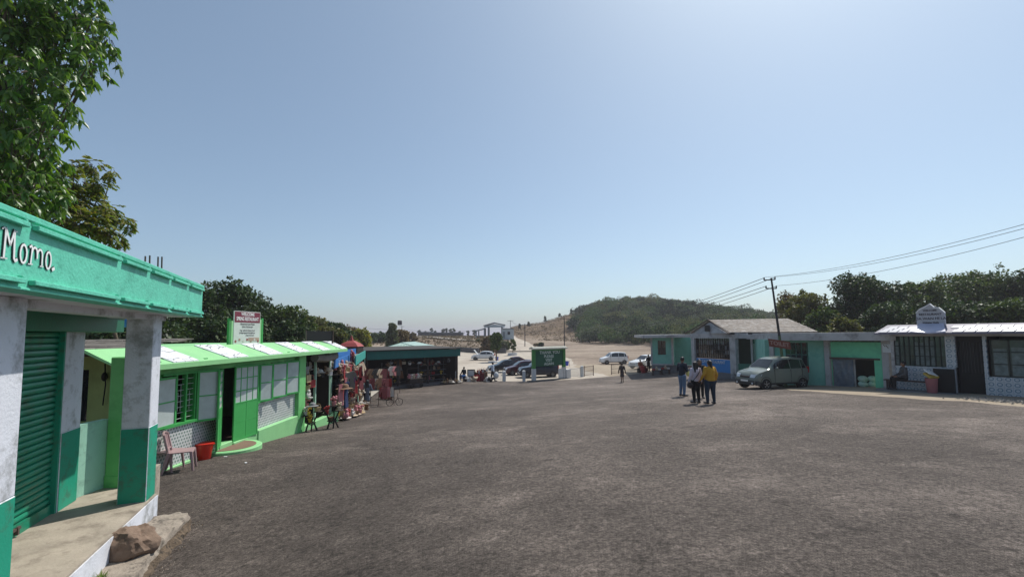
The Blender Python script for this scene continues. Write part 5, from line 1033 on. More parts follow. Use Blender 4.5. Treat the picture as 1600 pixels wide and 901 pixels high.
# ---------------------------------------------------------------- cars
M_TYRE = paint('tyre_rubber', (.018,.018,.018), rough=.85, bump=0); M_RIM = paint('alloy_rim', (.38,.39,.41), rough=.3, metal=.7, bump=0)
M_CGL = glassmat('car_glass', (.012,.015,.018), .04); M_PLAS = paint('black_plastic', (.018,.018,.02), rough=.55, bump=0)
M_LAMP = paint('lamp_glass', (.62,.66,.70), rough=.08, bump=0, spec=.9); M_TAIL = paint('tail_lamp_red', (.35,.015,.012), rough=.15, bump=0); M_CHROME = paint('chrome', (.6,.6,.62), rough=.15, metal=1, bump=0, var=0)
M_PLATE = paint('number_plate', (.7,.7,.68), bump=0)
def carpaint(n, c, rough=.22): return paint(n, c, rough=rough, var=.02, bump=0, spec=.55, coat=.25, dirt=None)
PROF = {  # station, top height, roofness 0..1 (0 = bonnet or boot deck)
 'tall': [(0,.60,0),(.03,.78,0),(.07,.90,0),(.24,1.06,0),(.40,1.54,1),(.52,1.64,1),(.70,1.66,1),(.90,1.60,1),(.965,1.18,.6),(.985,.95,0),(1,.62,0)],
 'hatch': [(0,.55,0),(.03,.70,0),(.07,.80,0),(.27,.98,0),(.44,1.42,1),(.56,1.50,1),(.72,1.49,1),(.88,1.36,1),(.96,1.02,.5),(.985,.88,0),(1,.58,0)],
 'mpv': [(0,.58,0),(.03,.74,0),(.07,.86,0),(.22,1.02,0),(.38,1.56,1),(.50,1.66,1),(.72,1.66,1),(.91,1.58,1),(.97,1.15,.6),(.985,.92,0),(1,.60,0)],
 'suv': [(0,.62,0),(.025,.86,0),(.06,1.0,0),(.28,1.12,0),(.42,1.58,1),(.52,1.68,1),(.74,1.68,1),(.92,1.58,1),(.975,1.2,.6),(.99,1.0,0),(1,.66,0)],
 'sedan': [(0,.50,0),(.03,.66,0),(.06,.76,0),(.27,.94,0),(.42,1.34,1),(.52,1.44,1),(.62,1.43,1),(.80,1.06,.35),(.86,1.03,0),(.97,1.0,0),(.99,.85,0),(1,.55,0)]}
def car(name, label, loc, head, kind, L_, W_, pmat, wb_=(.175,.845), wr=.29, hood_open=False, group=None, gaps=True):
    """local x: nose at +L/2; the body is lofted station by station"""
    t = thing(name, label, 'car', loc, math.atan2(head[1], head[0]), group); P = PROF[kind]; hw = W_ / 2; k = MB(); ring = []
    zs_ = [p[1] for p in P if p[2] == 0]; belt = {'tall':1.02,'hatch':.94,'mpv':1.0,'suv':1.08,'sedan':.92}[kind]
    st = []
    for (a, za, ra), (b_, zb, rb_) in zip(P[:-1], P[1:]):
        n = max(1, int((b_ - a) / .04))
        for i in range(n): f_ = i / n; st.append((a + (b_ - a) * f_, za + (zb - za) * f_, ra + (rb_ - ra) * f_))
    st.append(P[-1])
    def zt(s): return float(np.interp(s, [p[0] for p in P], [p[1] for p in P]))
    def plan(s): return hw * (1 - .16 * max(0, (.10 - s) / .10) ** 2 - .10 * max(0, (s - .92) / .08) ** 2)
    def topw(s): z = zt(s); f_ = min(1, max(0, (z - belt) / .5)); return plan(s) * (.93 - .17 * f_)
    NR = 9
    for s, z, r_ in st:
        x = L_ / 2 - s * L_; w_ = plan(s); b_ = min(belt, z - .03); tw = topw(s); lo = .24 if .05 < s < .95 else .30
        pts = [(w_ * .86, lo), (w_ * .97, lo + .06), (w_, lo + .2 if lo + .2 < b_ else (lo + b_) / 2), (w_ * .985, min(b_ - .02, .78) if b_ > .6 else b_ - .02), (w_ * .965, b_), (tw + .01, max(b_ + .005, z - .10)), (tw * .96, z - .035), (tw * .80, z - .005), (0, z + .018)]
        for q in pts: k.v.append(Vector((x, q[0], q[1])))
        for q in pts[-2::-1]: k.v.append(Vector((x, -q[0], q[1])))
    M_ = 2 * NR - 1
    for i in range(len(st) - 1):
        for j in range(M_ - 1): a = i * M_ + j; k.f.append((a, a + 1, a + M_ + 1, a + M_)); k.mi.append(0)
        k.f.append((i * M_ + M_ - 1, i * M_, (i+1) * M_, (i+1) * M_ + M_ - 1)); k.mi.append(0)
    k.f.append(tuple(range(M_))[::-1]); k.f.append(tuple(range((len(st)-1)*M_, len(st)*M_))); k.mi += [0, 0]
    body = k.put('body', pmat, t, smooth=True, ang=32)
    def side(s, z): w_ = plan(s); f_ = (z - belt) / max(.05, zt(s) - .10 - belt); return w_ * .965 + (topw(s) + .01 - w_ * .965) * max(0, min(1, f_))
    # side windows
    cabin = [p[0] for p in P if p[2] >= .99]; c0, c1 = cabin[0], cabin[-1]; base_f = [p for p in P if p[2] == 0 and p[0] < .4][-1][0]
    cuts = [(base_f + .09, (c0 + c1) / 2 - .02), ((c0 + c1) / 2 - .005, c1 - .06)] + ([(c1 - .045, c1 + .03)] if kind in ('tall', 'mpv', 'suv') else [(c1 - .045, c1 + .02)])
    for sgn_ in (-1, 1):
        for (a, b_) in cuts:
            g_ = MB(); n = 6; low = []; up = []
            for i in range(n + 1):
                s = a + (b_ - a) * i / n; zl = belt + .035; zu = max(zl + .005, zt(s) - .125)
                low.append((L_/2 - s*L_, sgn_ * (side(s, zl) + .006), zl)); up.append((L_/2 - s*L_, sgn_ * (side(s, zu) + .006), zu))
            g_.v = [Vector(p) for p in low + up]; g_.f = [(i, i+1, n+2+i, n+1+i) for i in range(n)]; g_.mi = [0]*n; g_.put('side_window', M_CGL, t)
    def screen(s0, s1, nm, lift):
        g_ = MB(); n = 4
        for i in range(n + 1):
            s = s0 + (s1 - s0) * i / n; x = L_/2 - s*L_; z = zt(s) + lift; w_ = topw(s) * .84
            g_.v += [Vector((x, -w_, z - .0)), Vector((x, 0, z + .016)), Vector((x, w_, z - .0))]
        g_.f = [(3*i+j, 3*i+j+1, 3*i+4+j, 3*i+3+j) for i in range(n) for j in range(2)]; g_.mi = [0]*len(g_.f); return g_.put(nm, M_CGL, t)
    ws = screen(base_f + .015, c0 - .01, 'windscreen', .012)
    rear = [p for p in P if p[0] > c1]; screen(c1 + .01, min(rear[0][0], c1 + .18) - .004, 'rear_window', .012)
    # face: grille, bumper, lamps, plate
    x0 = L_ / 2; zb_ = P[0][1]
    m = MB(); m.box((x0 - .05, -hw*.80, .24), (x0 + .035, hw*.80, .50)); m.box((x0 - .45, -hw*.98, .24), (x0 - .02, -hw*.80, .48)); m.box((x0 - .45, hw*.80, .24), (x0 - .02, hw*.98, .48)); m.put('front_bumper', pmat if kind != 'tall' else paint('dark_bumper', (.05,.055,.055), rough=.4, bump=0), t, bevel=.03)
    m = MB(); m.box((x0 - .02, -hw*.42, zb_ + .0), (x0 + .02, hw*.42, zb_ + .11)); gl = m.put('grille', M_PLAS, t, bevel=.01); m = MB(); m.box((x0+.02, -hw*.42, zb_+.085), (x0+.028, hw*.42, zb_+.105)); m.put('grille_bar', M_CHROME, gl)
    m = MB(); m.box((x0 + .035, -hw*.6, .30), (x0 + .042, hw*.6, .38)); m.put('air_intake', M_PLAS, t)
    m = MB(); m.box((x0 + .043, -.24, .41), (x0 + .05, .24, .50)); m.put('number_plate', M_PLATE, t)
    for s in (-1, 1):
        m = MB(); z_ = zb_ + .03; m.hexa([(x0 + .012, s*hw*.44, z_), (x0 - .04, s*hw*.80, z_), (x0 - .34, s*hw*.995, z_ + .10), (x0 - .12, s*hw*.5, z_ + .10)], [(x0 - .06, s*hw*.46, z_ + .15), (x0 - .10, s*hw*.84, z_ + .17), (x0 - .42, s*hw*.985, z_ + .20), (x0 - .16, s*hw*.5, z_ + .17)]); m.put('headlight', M_LAMP, t)
        m = MB(); m.lathe([(.045,0),(.05,.02)], 10, (x0 + .03, s*hw*.68, .34), axis='X'); m.put('fog_lamp', M_LAMP, t)
        m = MB(); m.cbox((-x0 + .03, s*hw*.80, belt - .06), (.10, hw*.26, .34 if kind != 'sedan' else .16)); m.put('tail_lamp', M_TAIL, t, bevel=.02)
        xm = x0 - (base_f + .11) * L_; m = MB(); m.ball((xm, s*(hw + .10), belt + .07), (.055,.10,.075), 8, 6); m.box((xm - .03, min(s*hw*.93, s*(hw+.06)), belt + .02), (xm + .02, max(s*hw*.93, s*(hw+.06)), belt + .06)); m.put('wing_mirror', pmat, t, smooth=True)
        for f_ in (.52, .74):
            m = MB(); m.cbox((x0 - f_*L_, s*(hw*.985), belt - .12), (.16, .03, .028)); m.put('door_handle', pmat, t)
        m = MB()
        for sx_ in (base_f + .10, (c0 + c1)/2 - .012, c1 - .05):
            x_ = x0 - sx_*L_; m.box((x_ - .006, min(s*hw*.9, s*(hw+.002)), .36), (x_ + .006, max(s*hw*.9, s*(hw+.002)), belt))
        m.box((x0 - .80*L_, min(s*hw*.9, s*(hw*.995)), .27), (x0 - .22*L_, max(s*hw*.9, s*(hw*.995 + .01)), .34)); m.put('sill_and_seams', M_PLAS, t)
        for wf_ in wb_:
            xw = x0 - wf_*L_; m = MB(); m.lathe([(wr*1.22, -.10), (wr*1.22, .012), (wr*1.14, .016), (wr * 1.1, -.10)] if s > 0 else [(wr*1.1, .10), (wr*1.14, -.016), (wr*1.22, -.012), (wr*1.22, .10)], 26, (xw, s*hw*.985, wr + .03), axis='Y'); m.box((xw - wr*.95, min(s*hw*.6, s*hw*.988), .2), (xw + wr*.95, max(s*hw*.6, s*hw*.988), wr + .2)); m.put('wheel_arch', M_PLAS, t)
            wh = thing('wheel', None, None, (xw, s*(hw - .10), wr)); wh.parent = t
            o_ = s * .0; m = MB(); m.lathe([(wr*.62, -.10), (wr*.95, -.10), (wr, -.07), (wr, .07), (wr*.95, .125), (wr*.62, .125)] if s > 0 else [(wr*.62, -.125), (wr*.95, -.125), (wr, -.07), (wr, .07), (wr*.95, .10), (wr*.62, .10)], 24, axis='Y'); m.put('tyre', M_TYRE, wh, smooth=True)
            m = MB(); yo = s*.115; m.lathe([(wr*.66, yo - s*.03), (wr*.64, yo + s*.012), (wr*.58, yo + s*.004), (wr*.57, yo - s*.03)], 24, axis='Y'); m.lathe([(wr*.15, yo - s*.03), (wr*.14, yo + s*.01)], 10, axis='Y')
            for q in range(5):
                a = 2*math.pi*q/5 + .3; m.tube([(math.cos(a)*wr*.1, yo, math.sin(a)*wr*.1), (math.cos(a)*wr*.6, yo, math.sin(a)*wr*.6)], wr*.075, 4)
            m.put('rim', M_RIM, wh)
    m = MB(); m.box((-x0 - .03, -hw*.82, .26), (-x0 + .06, hw*.82, .52)); m.put('rear_bumper', pmat, t, bevel=.03)
    m = MB(); m.tube([(-x0 + .5, 0, zt(.87) + .0), (-x0 + .42, 0, zt(.87) + .22)], .008, 4); m.put('aerial', M_PLAS, t)
    if hood_open:
        m = MB(); a = Vector((x0 - base_f*L_ + .02, 0, zt(base_f) + .0)); m.slab([a + Vector((0, -hw*.82, 0)), a + Vector((0, hw*.82, 0)), a + Vector((.62, hw*.78, .72)), a + Vector((.62, -hw*.78, .72))], (.03, 0, -.03)); m.put('open_bonnet', pmat, t)
        m = MB(); m.tube([(x0 - .35, hw*.5, .85), a + Vector((.4, hw*.5, .45))], .01, 4); m.put('bonnet_stay', M_PLAS, t)
    return t
C_WH = carpaint('white_car_paint', (.72,.73,.74)); C_SG = carpaint('silver_green_paint', (.155,.18,.155), .25); C_BK = carpaint('black_car_paint', (.016,.018,.024)); C_MR = carpaint('maroon_paint', (.055,.012,.018)); C_BL = carpaint('midnight_blue_paint', (.010,.016,.035)); C_SL = carpaint('silver_paint', (.42,.44,.46))
def car_at(px, Y, head, *a, lift=.05, **k):
    x = X(px, Y); z = h(x, Y) + lift; return a, k, (x, Y, z), head
def put_car(name, label, px, Y, head, kind, L_, W_, mat, lift=.05, **k): x = X(px, Y); return car(name, label, (x, Y, h(x, Y) + lift), head, kind, L_, W_, mat, **k)
put_car('parked_car', 'silver green tall hatchback parked beside the leaning pole', 1203, 24.4, (-1, -.30), 'tall', 3.62, 1.50, C_SG)
put_car('parked_car', 'white people carrier parked alone on the sandy field', 957.5, 64, (-1, -.12), 'mpv', 3.8, 1.66, C_WH, lift=.04)
put_car('parked_car', 'white car with its rear hidden behind the teal annex', 1008, 50.5, (-1, -.50), 'hatch', 3.9, 1.68, C_WH, lift=.04)
put_car('parked_car', 'white hatchback with raised bonnet in the pale car park', 755, 76, (-1, .05), 'hatch', 3.9, 1.66, C_WH, hood_open=True)
put_car('parked_car', 'black saloon parked behind the walking man in white shirt', 790, 52.5, (-1, -.25), 'sedan', 4.2, 1.7, C_BK)
put_car('parked_car', 'farthest dark red car of the row, only its roof showing', 804, 59, (-1, -.2), 'sedan', 4.2, 1.7, C_MR)
put_car('parked_car', 'maroon hatchback between black saloon and midnight blue car', 815, 48.8, (-1, -.25), 'hatch', 3.9, 1.68, C_MR)
put_car('parked_car', 'midnight blue car directly behind the thank you board', 839.5, 45.8, (-1, -.18), 'suv', 3.95, 1.72, C_BL)
# ---------------------------------------------------------------- people
def remesh(mb, name, mat, parent, vox=.014, smooth=3):
    me = mb.mesh('tmp', [], False); o = D.objects.new('tmp', me); COL.objects.link(o)
    md = o.modifiers.new('r', 'REMESH'); md.mode = 'VOXEL'; md.voxel_size = vox
    ms = o.modifiers.new('s', 'SMOOTH'); ms.iterations = smooth; ms.factor = .5
    dg = bpy.context.evaluated_depsgraph_get(); e = D.meshes.new_from_object(o.evaluated_get(dg)); D.objects.remove(o); D.meshes.remove(me)
    e.name = name; e.materials.clear(); e.materials.append(mat); e.polygons.foreach_set('use_smooth', [True] * len(e.polygons)); e.polygons.foreach_set('material_index', [0]*len(e.polygons))
    r_ = D.objects.new(name, e); COL.objects.link(r_); r_.parent = parent; return r_
M_SKIN = paint('skin_brown', (.20,.105,.065), rough=.55, bump=0, var=.05); M_HAIR = paint('black_hair', (.010,.008,.008), rough=.5, bump=.3, bscale=60)
M_SHOE = paint('dark_shoe', (.03,.03,.035), bump=0); M_SOLE = paint('pale_sole', (.4,.4,.4), bump=0)
V3 = Vector
def pose(h=1.62, hipw=.095, stance=.11, arms='down', seated=False, lean=0, step=0, turn=0):
    k = h / 1.7; J = {}
    hipz = .90 * k
    if seated: hipz = .50
    J['pel'] = V3((0, 0, hipz + .02)); J['waist'] = V3((0, lean*.3, hipz + .17*k)); J['chest'] = V3((0, lean*.8, hipz + .40*k)); J['neck'] = V3((0, lean, hipz + .555*k)); J['head'] = V3((0, lean*1.15 + .015, hipz + .69*k))
    for s, n in ((-1, 'l'), (1, 'r')):
        hp = V3((s*hipw*k, 0, hipz - .02)); J['hip'+n] = hp; fy = step * s
        if seated: J['knee'+n] = V3((s*.13, .42, hipz + .02)); J['ank'+n] = V3((s*.13, .42, .09)); J['toe'+n] = V3((s*.14, .58, .04))
        else:
            J['knee'+n] = V3((s*stance*.95, fy*.5 + .02, .48*k)); J['ank'+n] = V3((s*stance, fy - .02, .085)); J['toe'+n] = V3((s*(stance + .03), fy + .16, .035))
        sh = V3((s*.175*k, lean*.92, hipz + .50*k)); J['sh'+n] = sh
        if arms == 'down': J['el'+n] = sh + V3((s*.07, -.02, -.27*k)); J['wr'+n] = sh + V3((s*.11, .06, -.51*k))
        elif arms == 'phone': J['el'+n] = sh + V3((s*.09, -.01, -.26*k)); J['wr'+n] = sh + V3((-s*.05, .26, -.20*k))
        elif arms == 'fold': J['el'+n] = sh + V3((s*.09, .02, -.26*k)); J['wr'+n] = sh + V3((-s*.02, .20, -.30*k))
        elif arms == 'out': J['el'+n] = sh + V3((s*.10, -.03, -.25*k)); J['wr'+n] = sh + V3((s*.15, .12, -.46*k))
        elif arms == 'lap': J['el'+n] = sh + V3((s*.08, .05, -.26*k)); J['wr'+n] = sh + V3((-s*.02, .30, -.36*k))
    J['k'] = k; return J
def hand(b, wr, d, s, k):
    """palm with four fingers and a thumb, slightly curled"""
    d = d.normalized(); side = d.cross(V3((0, 1, 0))).normalized() if abs(d.y) < .9 else V3((1, 0, 0)); nrm = side.cross(d).normalized()
    pe = wr + d * .085 * k; b.cap(wr, pe - d*.02, .026*k, .032*k, 8); b.cap(wr + side*.018 + d*.03, pe + side*.02, .02*k, .017*k, 6); b.cap(wr - side*.018 + d*.03, pe - side*.02, .02*k, .017*k, 6)
    for i, L_ in enumerate((.062, .072, .068, .052)):
        o = side * (.033 - .022*i) * k; a = pe + o; m_ = a + d*L_*.55*k + nrm*.012; e = a + d*L_*.85*k + nrm*.038; b.cap(a, m_, .0095*k, .009*k, 6); b.cap(m_, e, .009*k, .0075*k, 6)
    a = wr + d*.03*k + side*.035*k*1; b.cap(a, a + side*.028*k + d*.025*k + nrm*.01, .012*k, .010*k, 6); b.cap(a + side*.028*k + d*.025*k + nrm*.01, a + side*.03*k + d*.055*k + nrm*.02, .010*k, .008*k, 6)
def body_mesh(J, bulk=1.0, head_yaw=0, head_pitch=0):
    b = MB(); k = J['k']
    b.cap(J['pel'], J['waist'], .135*k*bulk, .115*k*bulk, 12); b.cap(J['waist'], J['chest'], .115*k*bulk, .125*k*bulk, 12)
    b.cap((J['shl'] + J['chest'])/2, (J['shr'] + J['chest'])/2, .085*k, .085*k, 12); b.cap(J['shl'], J['shr'], .062*k, .062*k, 10)
    b.cap(J['chest'], J['neck'], .09*k, .052*k, 10); b.cap(J['neck'], J['head'] - V3((0,0,.05*k)), .05*k, .05*k, 10)
    Rh = Matrix.Rotation(head_yaw, 3, 'Z') @ Matrix.Rotation(head_pitch, 3, 'X'); hc = J['head'] + V3((0,0,.02*k)); r_ = .095*k
    b.ball(hc, (.075*k, .092*k, .105*k), 14, 10, rot=Rh)
    for v, q in (((0,.055,-.045), (.052,.045,.06)), ((0,.098,-.012), (.013,.02,.024)), ((-.074,0,-.005), (.012,.022,.03)), ((.074,0,-.005), (.012,.022,.03)), ((0,.085,-.05), (.026,.014,.012)), ((-.028,.078,.02), (.022,.012,.010)), ((.028,.078,.02), (.022,.012,.010))):
        b.ball(hc + Rh @ (V3(v)*k), V3(q)*k, 8, 6, rot=Rh)
    for n, s in (('l', -1), ('r', 1)):
        b.cap(J['hip'+n], J['knee'+n], .088*k*bulk, .056*k*bulk**.5, 12); kn, an = J['knee'+n], J['ank'+n]; mid = kn.lerp(an, .3) + V3((0,-.015,0)); b.cap(kn, mid, .054*k, .055*k, 10); b.cap(mid, an, .055*k, .036*k, 10); b.cap(an - V3((0,.03,.03)), J['toe'+n], .036*k, .028*k, 8)
        b.cap(J['sh'+n], J['el'+n], .052*k*bulk**.5, .040*k, 10); b.cap(J['el'+n], J['wr'+n], .040*k, .026*k, 10); hand(b, J['wr'+n], J['wr'+n] - J['el'+n], s, k)
    return b, hc, Rh
def person(label, loc, rz, J, top, bottom, bulk=1.0, sleeves=True, hair='short', skirt=None, coat=None, shoes=None, hy=0, hp=0, jeans_r=.012, vox=.015):
    t = thing('person', label, 'person', loc, rz); k = J['k']; b, hc, Rh = body_mesh(J, bulk, hy, hp); remesh(b, 'body', M_SKIN, t, .010, 2)
    for s in (-1, 1): m = MB(); m.ball(hc + Rh @ (V3((s*.028, .088, .008))*k), .009*k, 6, 5); m.put('eye', M_BLACK, t)
    e = .020
    m = MB(); m.cap(J['pel'] + V3((0,0,.03)), J['waist'], (.140*bulk)*k + e*.6, (.122*bulk)*k + e*.8, 12); m.cap(J['waist'], J['chest'], (.122*bulk)*k + e, .128*k*bulk + e, 12); m.cap((J['shl']+J['chest'])/2, (J['shr']+J['chest'])/2, .088*k*bulk**.6 + e, .088*k*bulk**.6 + e, 12); m.cap(J['shl'], J['shr'], .066*k + e*.6, .066*k + e*.6, 10); m.cap(J['chest'], J['neck'] - V3((0,0,.045)), .10*k, .07*k, 10)
    for n in 'lr':
        m.cap(J['sh'+n], J['el'+n], .056*k*bulk**.5 + e*.8, .046*k + e*.7, 10)
        if sleeves: m.cap(J['el'+n], J['el'+n].lerp(J['wr'+n], .93), .046*k + e*.7, .036*k + e*.5, 10)
    if coat:
        for i in range(8): m.cap(V3((0, 0, J['pel'].z)), V3((math.cos(i*.785)*.10, math.sin(i*.785)*.07, coat)), .14*k, .09*k, 10)
    remesh(m, 'top', top, t, vox)
    m = MB()
    if skirt: 
        for i in range(8): m.cap(J['pel'], V3((math.cos(i*.785)*.10, math.sin(i*.785)*.08, skirt)), .13*k, .085*k, 10)
    else:
        m.cap(J['hipl'], J['hipr'], .105*k*bulk, .105*k*bulk, 12); m.cap(J['pel'], J['pel'] + V3((0,0,.04)), .145*k*bulk, .135*k*bulk, 12)
        for n in 'lr': m.cap(J['hip'+n], J['knee'+n], .098*k*bulk + .004, .062*k*bulk**.5 + jeans_r, 12); m.cap(J['knee'+n], J['knee'+n].lerp(J['ank'+n], .93), .062*k*bulk**.5 + jeans_r, .045*k + jeans_r, 10)
    remesh(m, 'skirt' if skirt else 'trousers', bottom, t, vox)
    for n in 'lr':
        m = MB(); m.cap(J['ank'+n] - V3((0,.035,.03)), J['toe'+n] + V3((0,0,.005)), .046*k, .040*k, 10); m.cap(J['ank'+n] - V3((0,.02,.03)), J['ank'+n], .046*k, .045*k, 8); m.v = [V3((p.x, p.y, max(p.z, .004))) for p in m.v]; m.put('shoe', shoes or M_SHOE, t, smooth=True)
    m = MB(); m.ball(hc + Rh @ V3((0, -.022, .026)), V3((.090, .100, .104))*k, 14, 10, rot=Rh); 
    cut = hc + Rh @ V3((0, .088*k, 0))
    if hair in ('long', 'pony'):
        q0 = hc + Rh @ V3((0, -.07, .0)); w = .075 if hair == 'long' else .035; dn = .30 if hair == 'long' else .26
        if hair == 'long':
            for s in (-1, 0, 1): m.cap(q0 + V3((s*.05, .02, .04)), q0 + V3((s*.06, -.05, -dn*k)), .062*k, .045*k, 8)
        else: m.cap(q0 + V3((0,0,.03)), q0 + V3((.02, -.07, -dn*k)), .072*k, .04*k, 8)
    remesh(m, 'hair', M_HAIR, t, .012); return t
M_NAVY = paint('navy_cloth', (.012,.018,.032), rough=.8, bump=.2); M_JEAN = paint('light_denim', (.10,.16,.26), rough=.85, var=.2, scale=6); M_DJEAN = paint('dark_denim', (.014,.028,.050), rough=.85, var=.2)
M_LILAC = paint('pale_lilac_cloth', (.46,.42,.50), rough=.85, bump=.2); M_MUST = paint('mustard_knit', (.42,.23,.025), rough=.9, bump=.4, bscale=80); M_BLKC = paint('black_cloth', (.010,.010,.012), rough=.85)
M_COAT = paint('blue_grey_coat', (.10,.12,.16), rough=.9, bump=.2); M_BROWNC = paint('dark_brown_shawl', (.05,.038,.036), rough=.9, bump=.3); M_WSH = paint('white_blue_shirt', (.52,.58,.68), rough=.8)
M_PHONE = paint('phone_black', (.01,.01,.012), rough=.2, bump=0)
def stand(px, Y): x = X(px, Y); return V3((x, Y, h(x, Y) + .052))
# the group of four
J = pose(1.71, arms='phone', stance=.10, lean=.03)
p = stand(1063.5, 20.3); rz = R(-62); t = person('man with dark jacket and light blue jeans, looking down at his hands', p, rz, J, M_NAVY, M_JEAN, hair='short', hp=-.5, bulk=1.02, hy=.1)
m = MB(); c = (J['wrl'] + J['wrr'])/2 + V3((0, .09, .04)); m.cbox(c, (.08, .012, .15), Matrix.Rotation(.6, 3, 'X')); o = m.put('smartphone', M_PHONE, None); o.matrix_world = Matrix.Translation(p) @ Matrix.Rotation(rz, 4, 'Z'); tag(o, 'phone held in both hands by the man in dark jacket', 'phone')
m = MB(); m.ball(V3((0,0,0)), (.10,.07,.12), 10, 8); yb = m.put('yellow_bag', paint('yellow_white_bag', (.65,.58,.20), bump=0), None, smooth=True); yb.location = p + Matrix.Rotation(rz, 3, 'Z') @ V3((.17, .20, 1.0)); tag(yb, 'small pale yellow pouch held beside the man in dark jacket', 'bag')
J = pose(1.58, arms='down', stance=.10); p = stand(1084.5, 17.6)
t = person('woman with long black hair, pale lilac top, black trousers and bag strap across her back', p, R(12), J, M_LILAC, M_BLKC, hair='long', bulk=1.24, hy=-.35)
m = MB(); m.tube([V3((.16,-.03,1.36)), V3((.08,-.17,1.25)), V3((-.05,-.185,1.08)), V3((-.21,-.10,.86)), V3((-.27, -.02, .74))], .014, 5); ball_ = V3((-.27, -.02, .70)); m.ball(ball_, (.10,.15,.12), 10, 8); bag = m.put('shoulder_bag', paint('dark_bag', (.02,.014,.016), bump=0), None, smooth=True); bag.matrix_world = Matrix.Translation(p) @ Matrix.Rotation(R(12), 4, 'Z'); tag(bag, 'dark shoulder bag on a navy strap hanging at the hip of the woman in lilac', 'bag')
J = pose(1.62, arms='out', stance=.135); p = stand(1106.5, 17.2)
t = person('woman in mustard yellow jumper and dark jeans with long dark hair, seen from behind', p, R(8), J, M_MUST, M_DJEAN, hair='pony', bulk=1.40, hy=.1)
m = MB(); m.cbox(J['wrr'] + V3((.03, .05, -.09)), (.012, .075, .15), Matrix.Rotation(.4, 3, 'X')); o = m.put('smartphone', M_PHONE, None); o.matrix_world = Matrix.Translation(p) @ Matrix.Rotation(R(8), 4, 'Z'); tag(o, 'phone in the right hand of the woman in mustard jumper', 'phone')
J = pose(1.60, arms='fold', stance=.09); t = person('woman in black with long dark hair facing the camera between her companions', stand(1091, 19.2), R(165), J, M_BLKC, M_BLKC, hair='long')
# others
J = pose(1.55, arms='down', stance=.07, step=.05); t = person('small figure in dark shawl and knee length skirt walking by the white railings', stand(970.5, 37), R(-10), J, M_BROWNC, paint('brown_skirt', (.06,.045,.045), bump=0), skirt=.52, hair='short')
J = pose(1.56, arms='fold', stance=.07, step=.06); t = person('woman in long blue grey coat standing by the souvenir stalls', stand(575, 25.6), R(20), J, M_COAT, M_BLKC, coat=.50, hair='long', shoes=M_SOLE)
J = pose(1.70, arms='down', stance=.09, step=.22); t = person('man in white shirt and black trousers striding past the roadside goods', stand(769.5, 41.2), R(-80), J, M_WSH, M_BLKC, hair='short', bulk=1.05)
m = MB(); m.ball((0,0,0), (.24,.18,.30), 10, 8); o = m.put('carried_bag', paint('white_carrier', (.6,.62,.64), bump=0), None, smooth=True); o.location = stand(775, 41.0) + V3((0,0,.55)); tag(o, 'white carrier bag hanging from the hand of the striding man', 'bag')
J = pose(1.62, arms='lap', seated=True); q = TF @ V3((spx(1418), .55, -2.62)); t = person('man in dark clothes sitting on the bench before the ring patterned tiles', q, R(70), J, paint('grey_shirt', (.06,.06,.065), bump=0), M_BLKC, hair='short')
J = pose(1.60, arms='lap', seated=True); t = person('person in dark top sitting at the roadside goods beside the stall corner', stand(725, 41), R(150), J, M_NAVY, paint('bright_blue_cloth', (.03,.16,.45), bump=0), hair='short')
q = gp(1011, 44) + V3((0,0,.45)); J = pose(1.58, arms='lap', seated=True); t = person('person in black top standing near the white car behind orange sacks', stand(1012, 45), R(120), pose(1.6, arms='fold'), M_BLKC, M_BLKC, hair='short')
t = person('person in orange and brown clothes sitting by the white railings', stand(999, 44), R(200), J, paint('orange_cloth', (.34,.09,.04), bump=0), paint('rust_cloth', (.20,.06,.03), bump=0), hair='short')
m = MB(); m.box((-.28,-.2,0), (.28,.2,.42)); o = one(m, 'low_stool', M_DWOOD, 'low dark stool under the person in orange', 'stool', bevel=.01); o.location = stand(999, 44)
m = MB(); m.box((-.28,-.2,0), (.28,.2,.42)); o = one(m, 'low_stool', M_DWOOD, 'low dark stool under the person in bright blue', 'stool', bevel=.01); o.location = stand(725, 41)
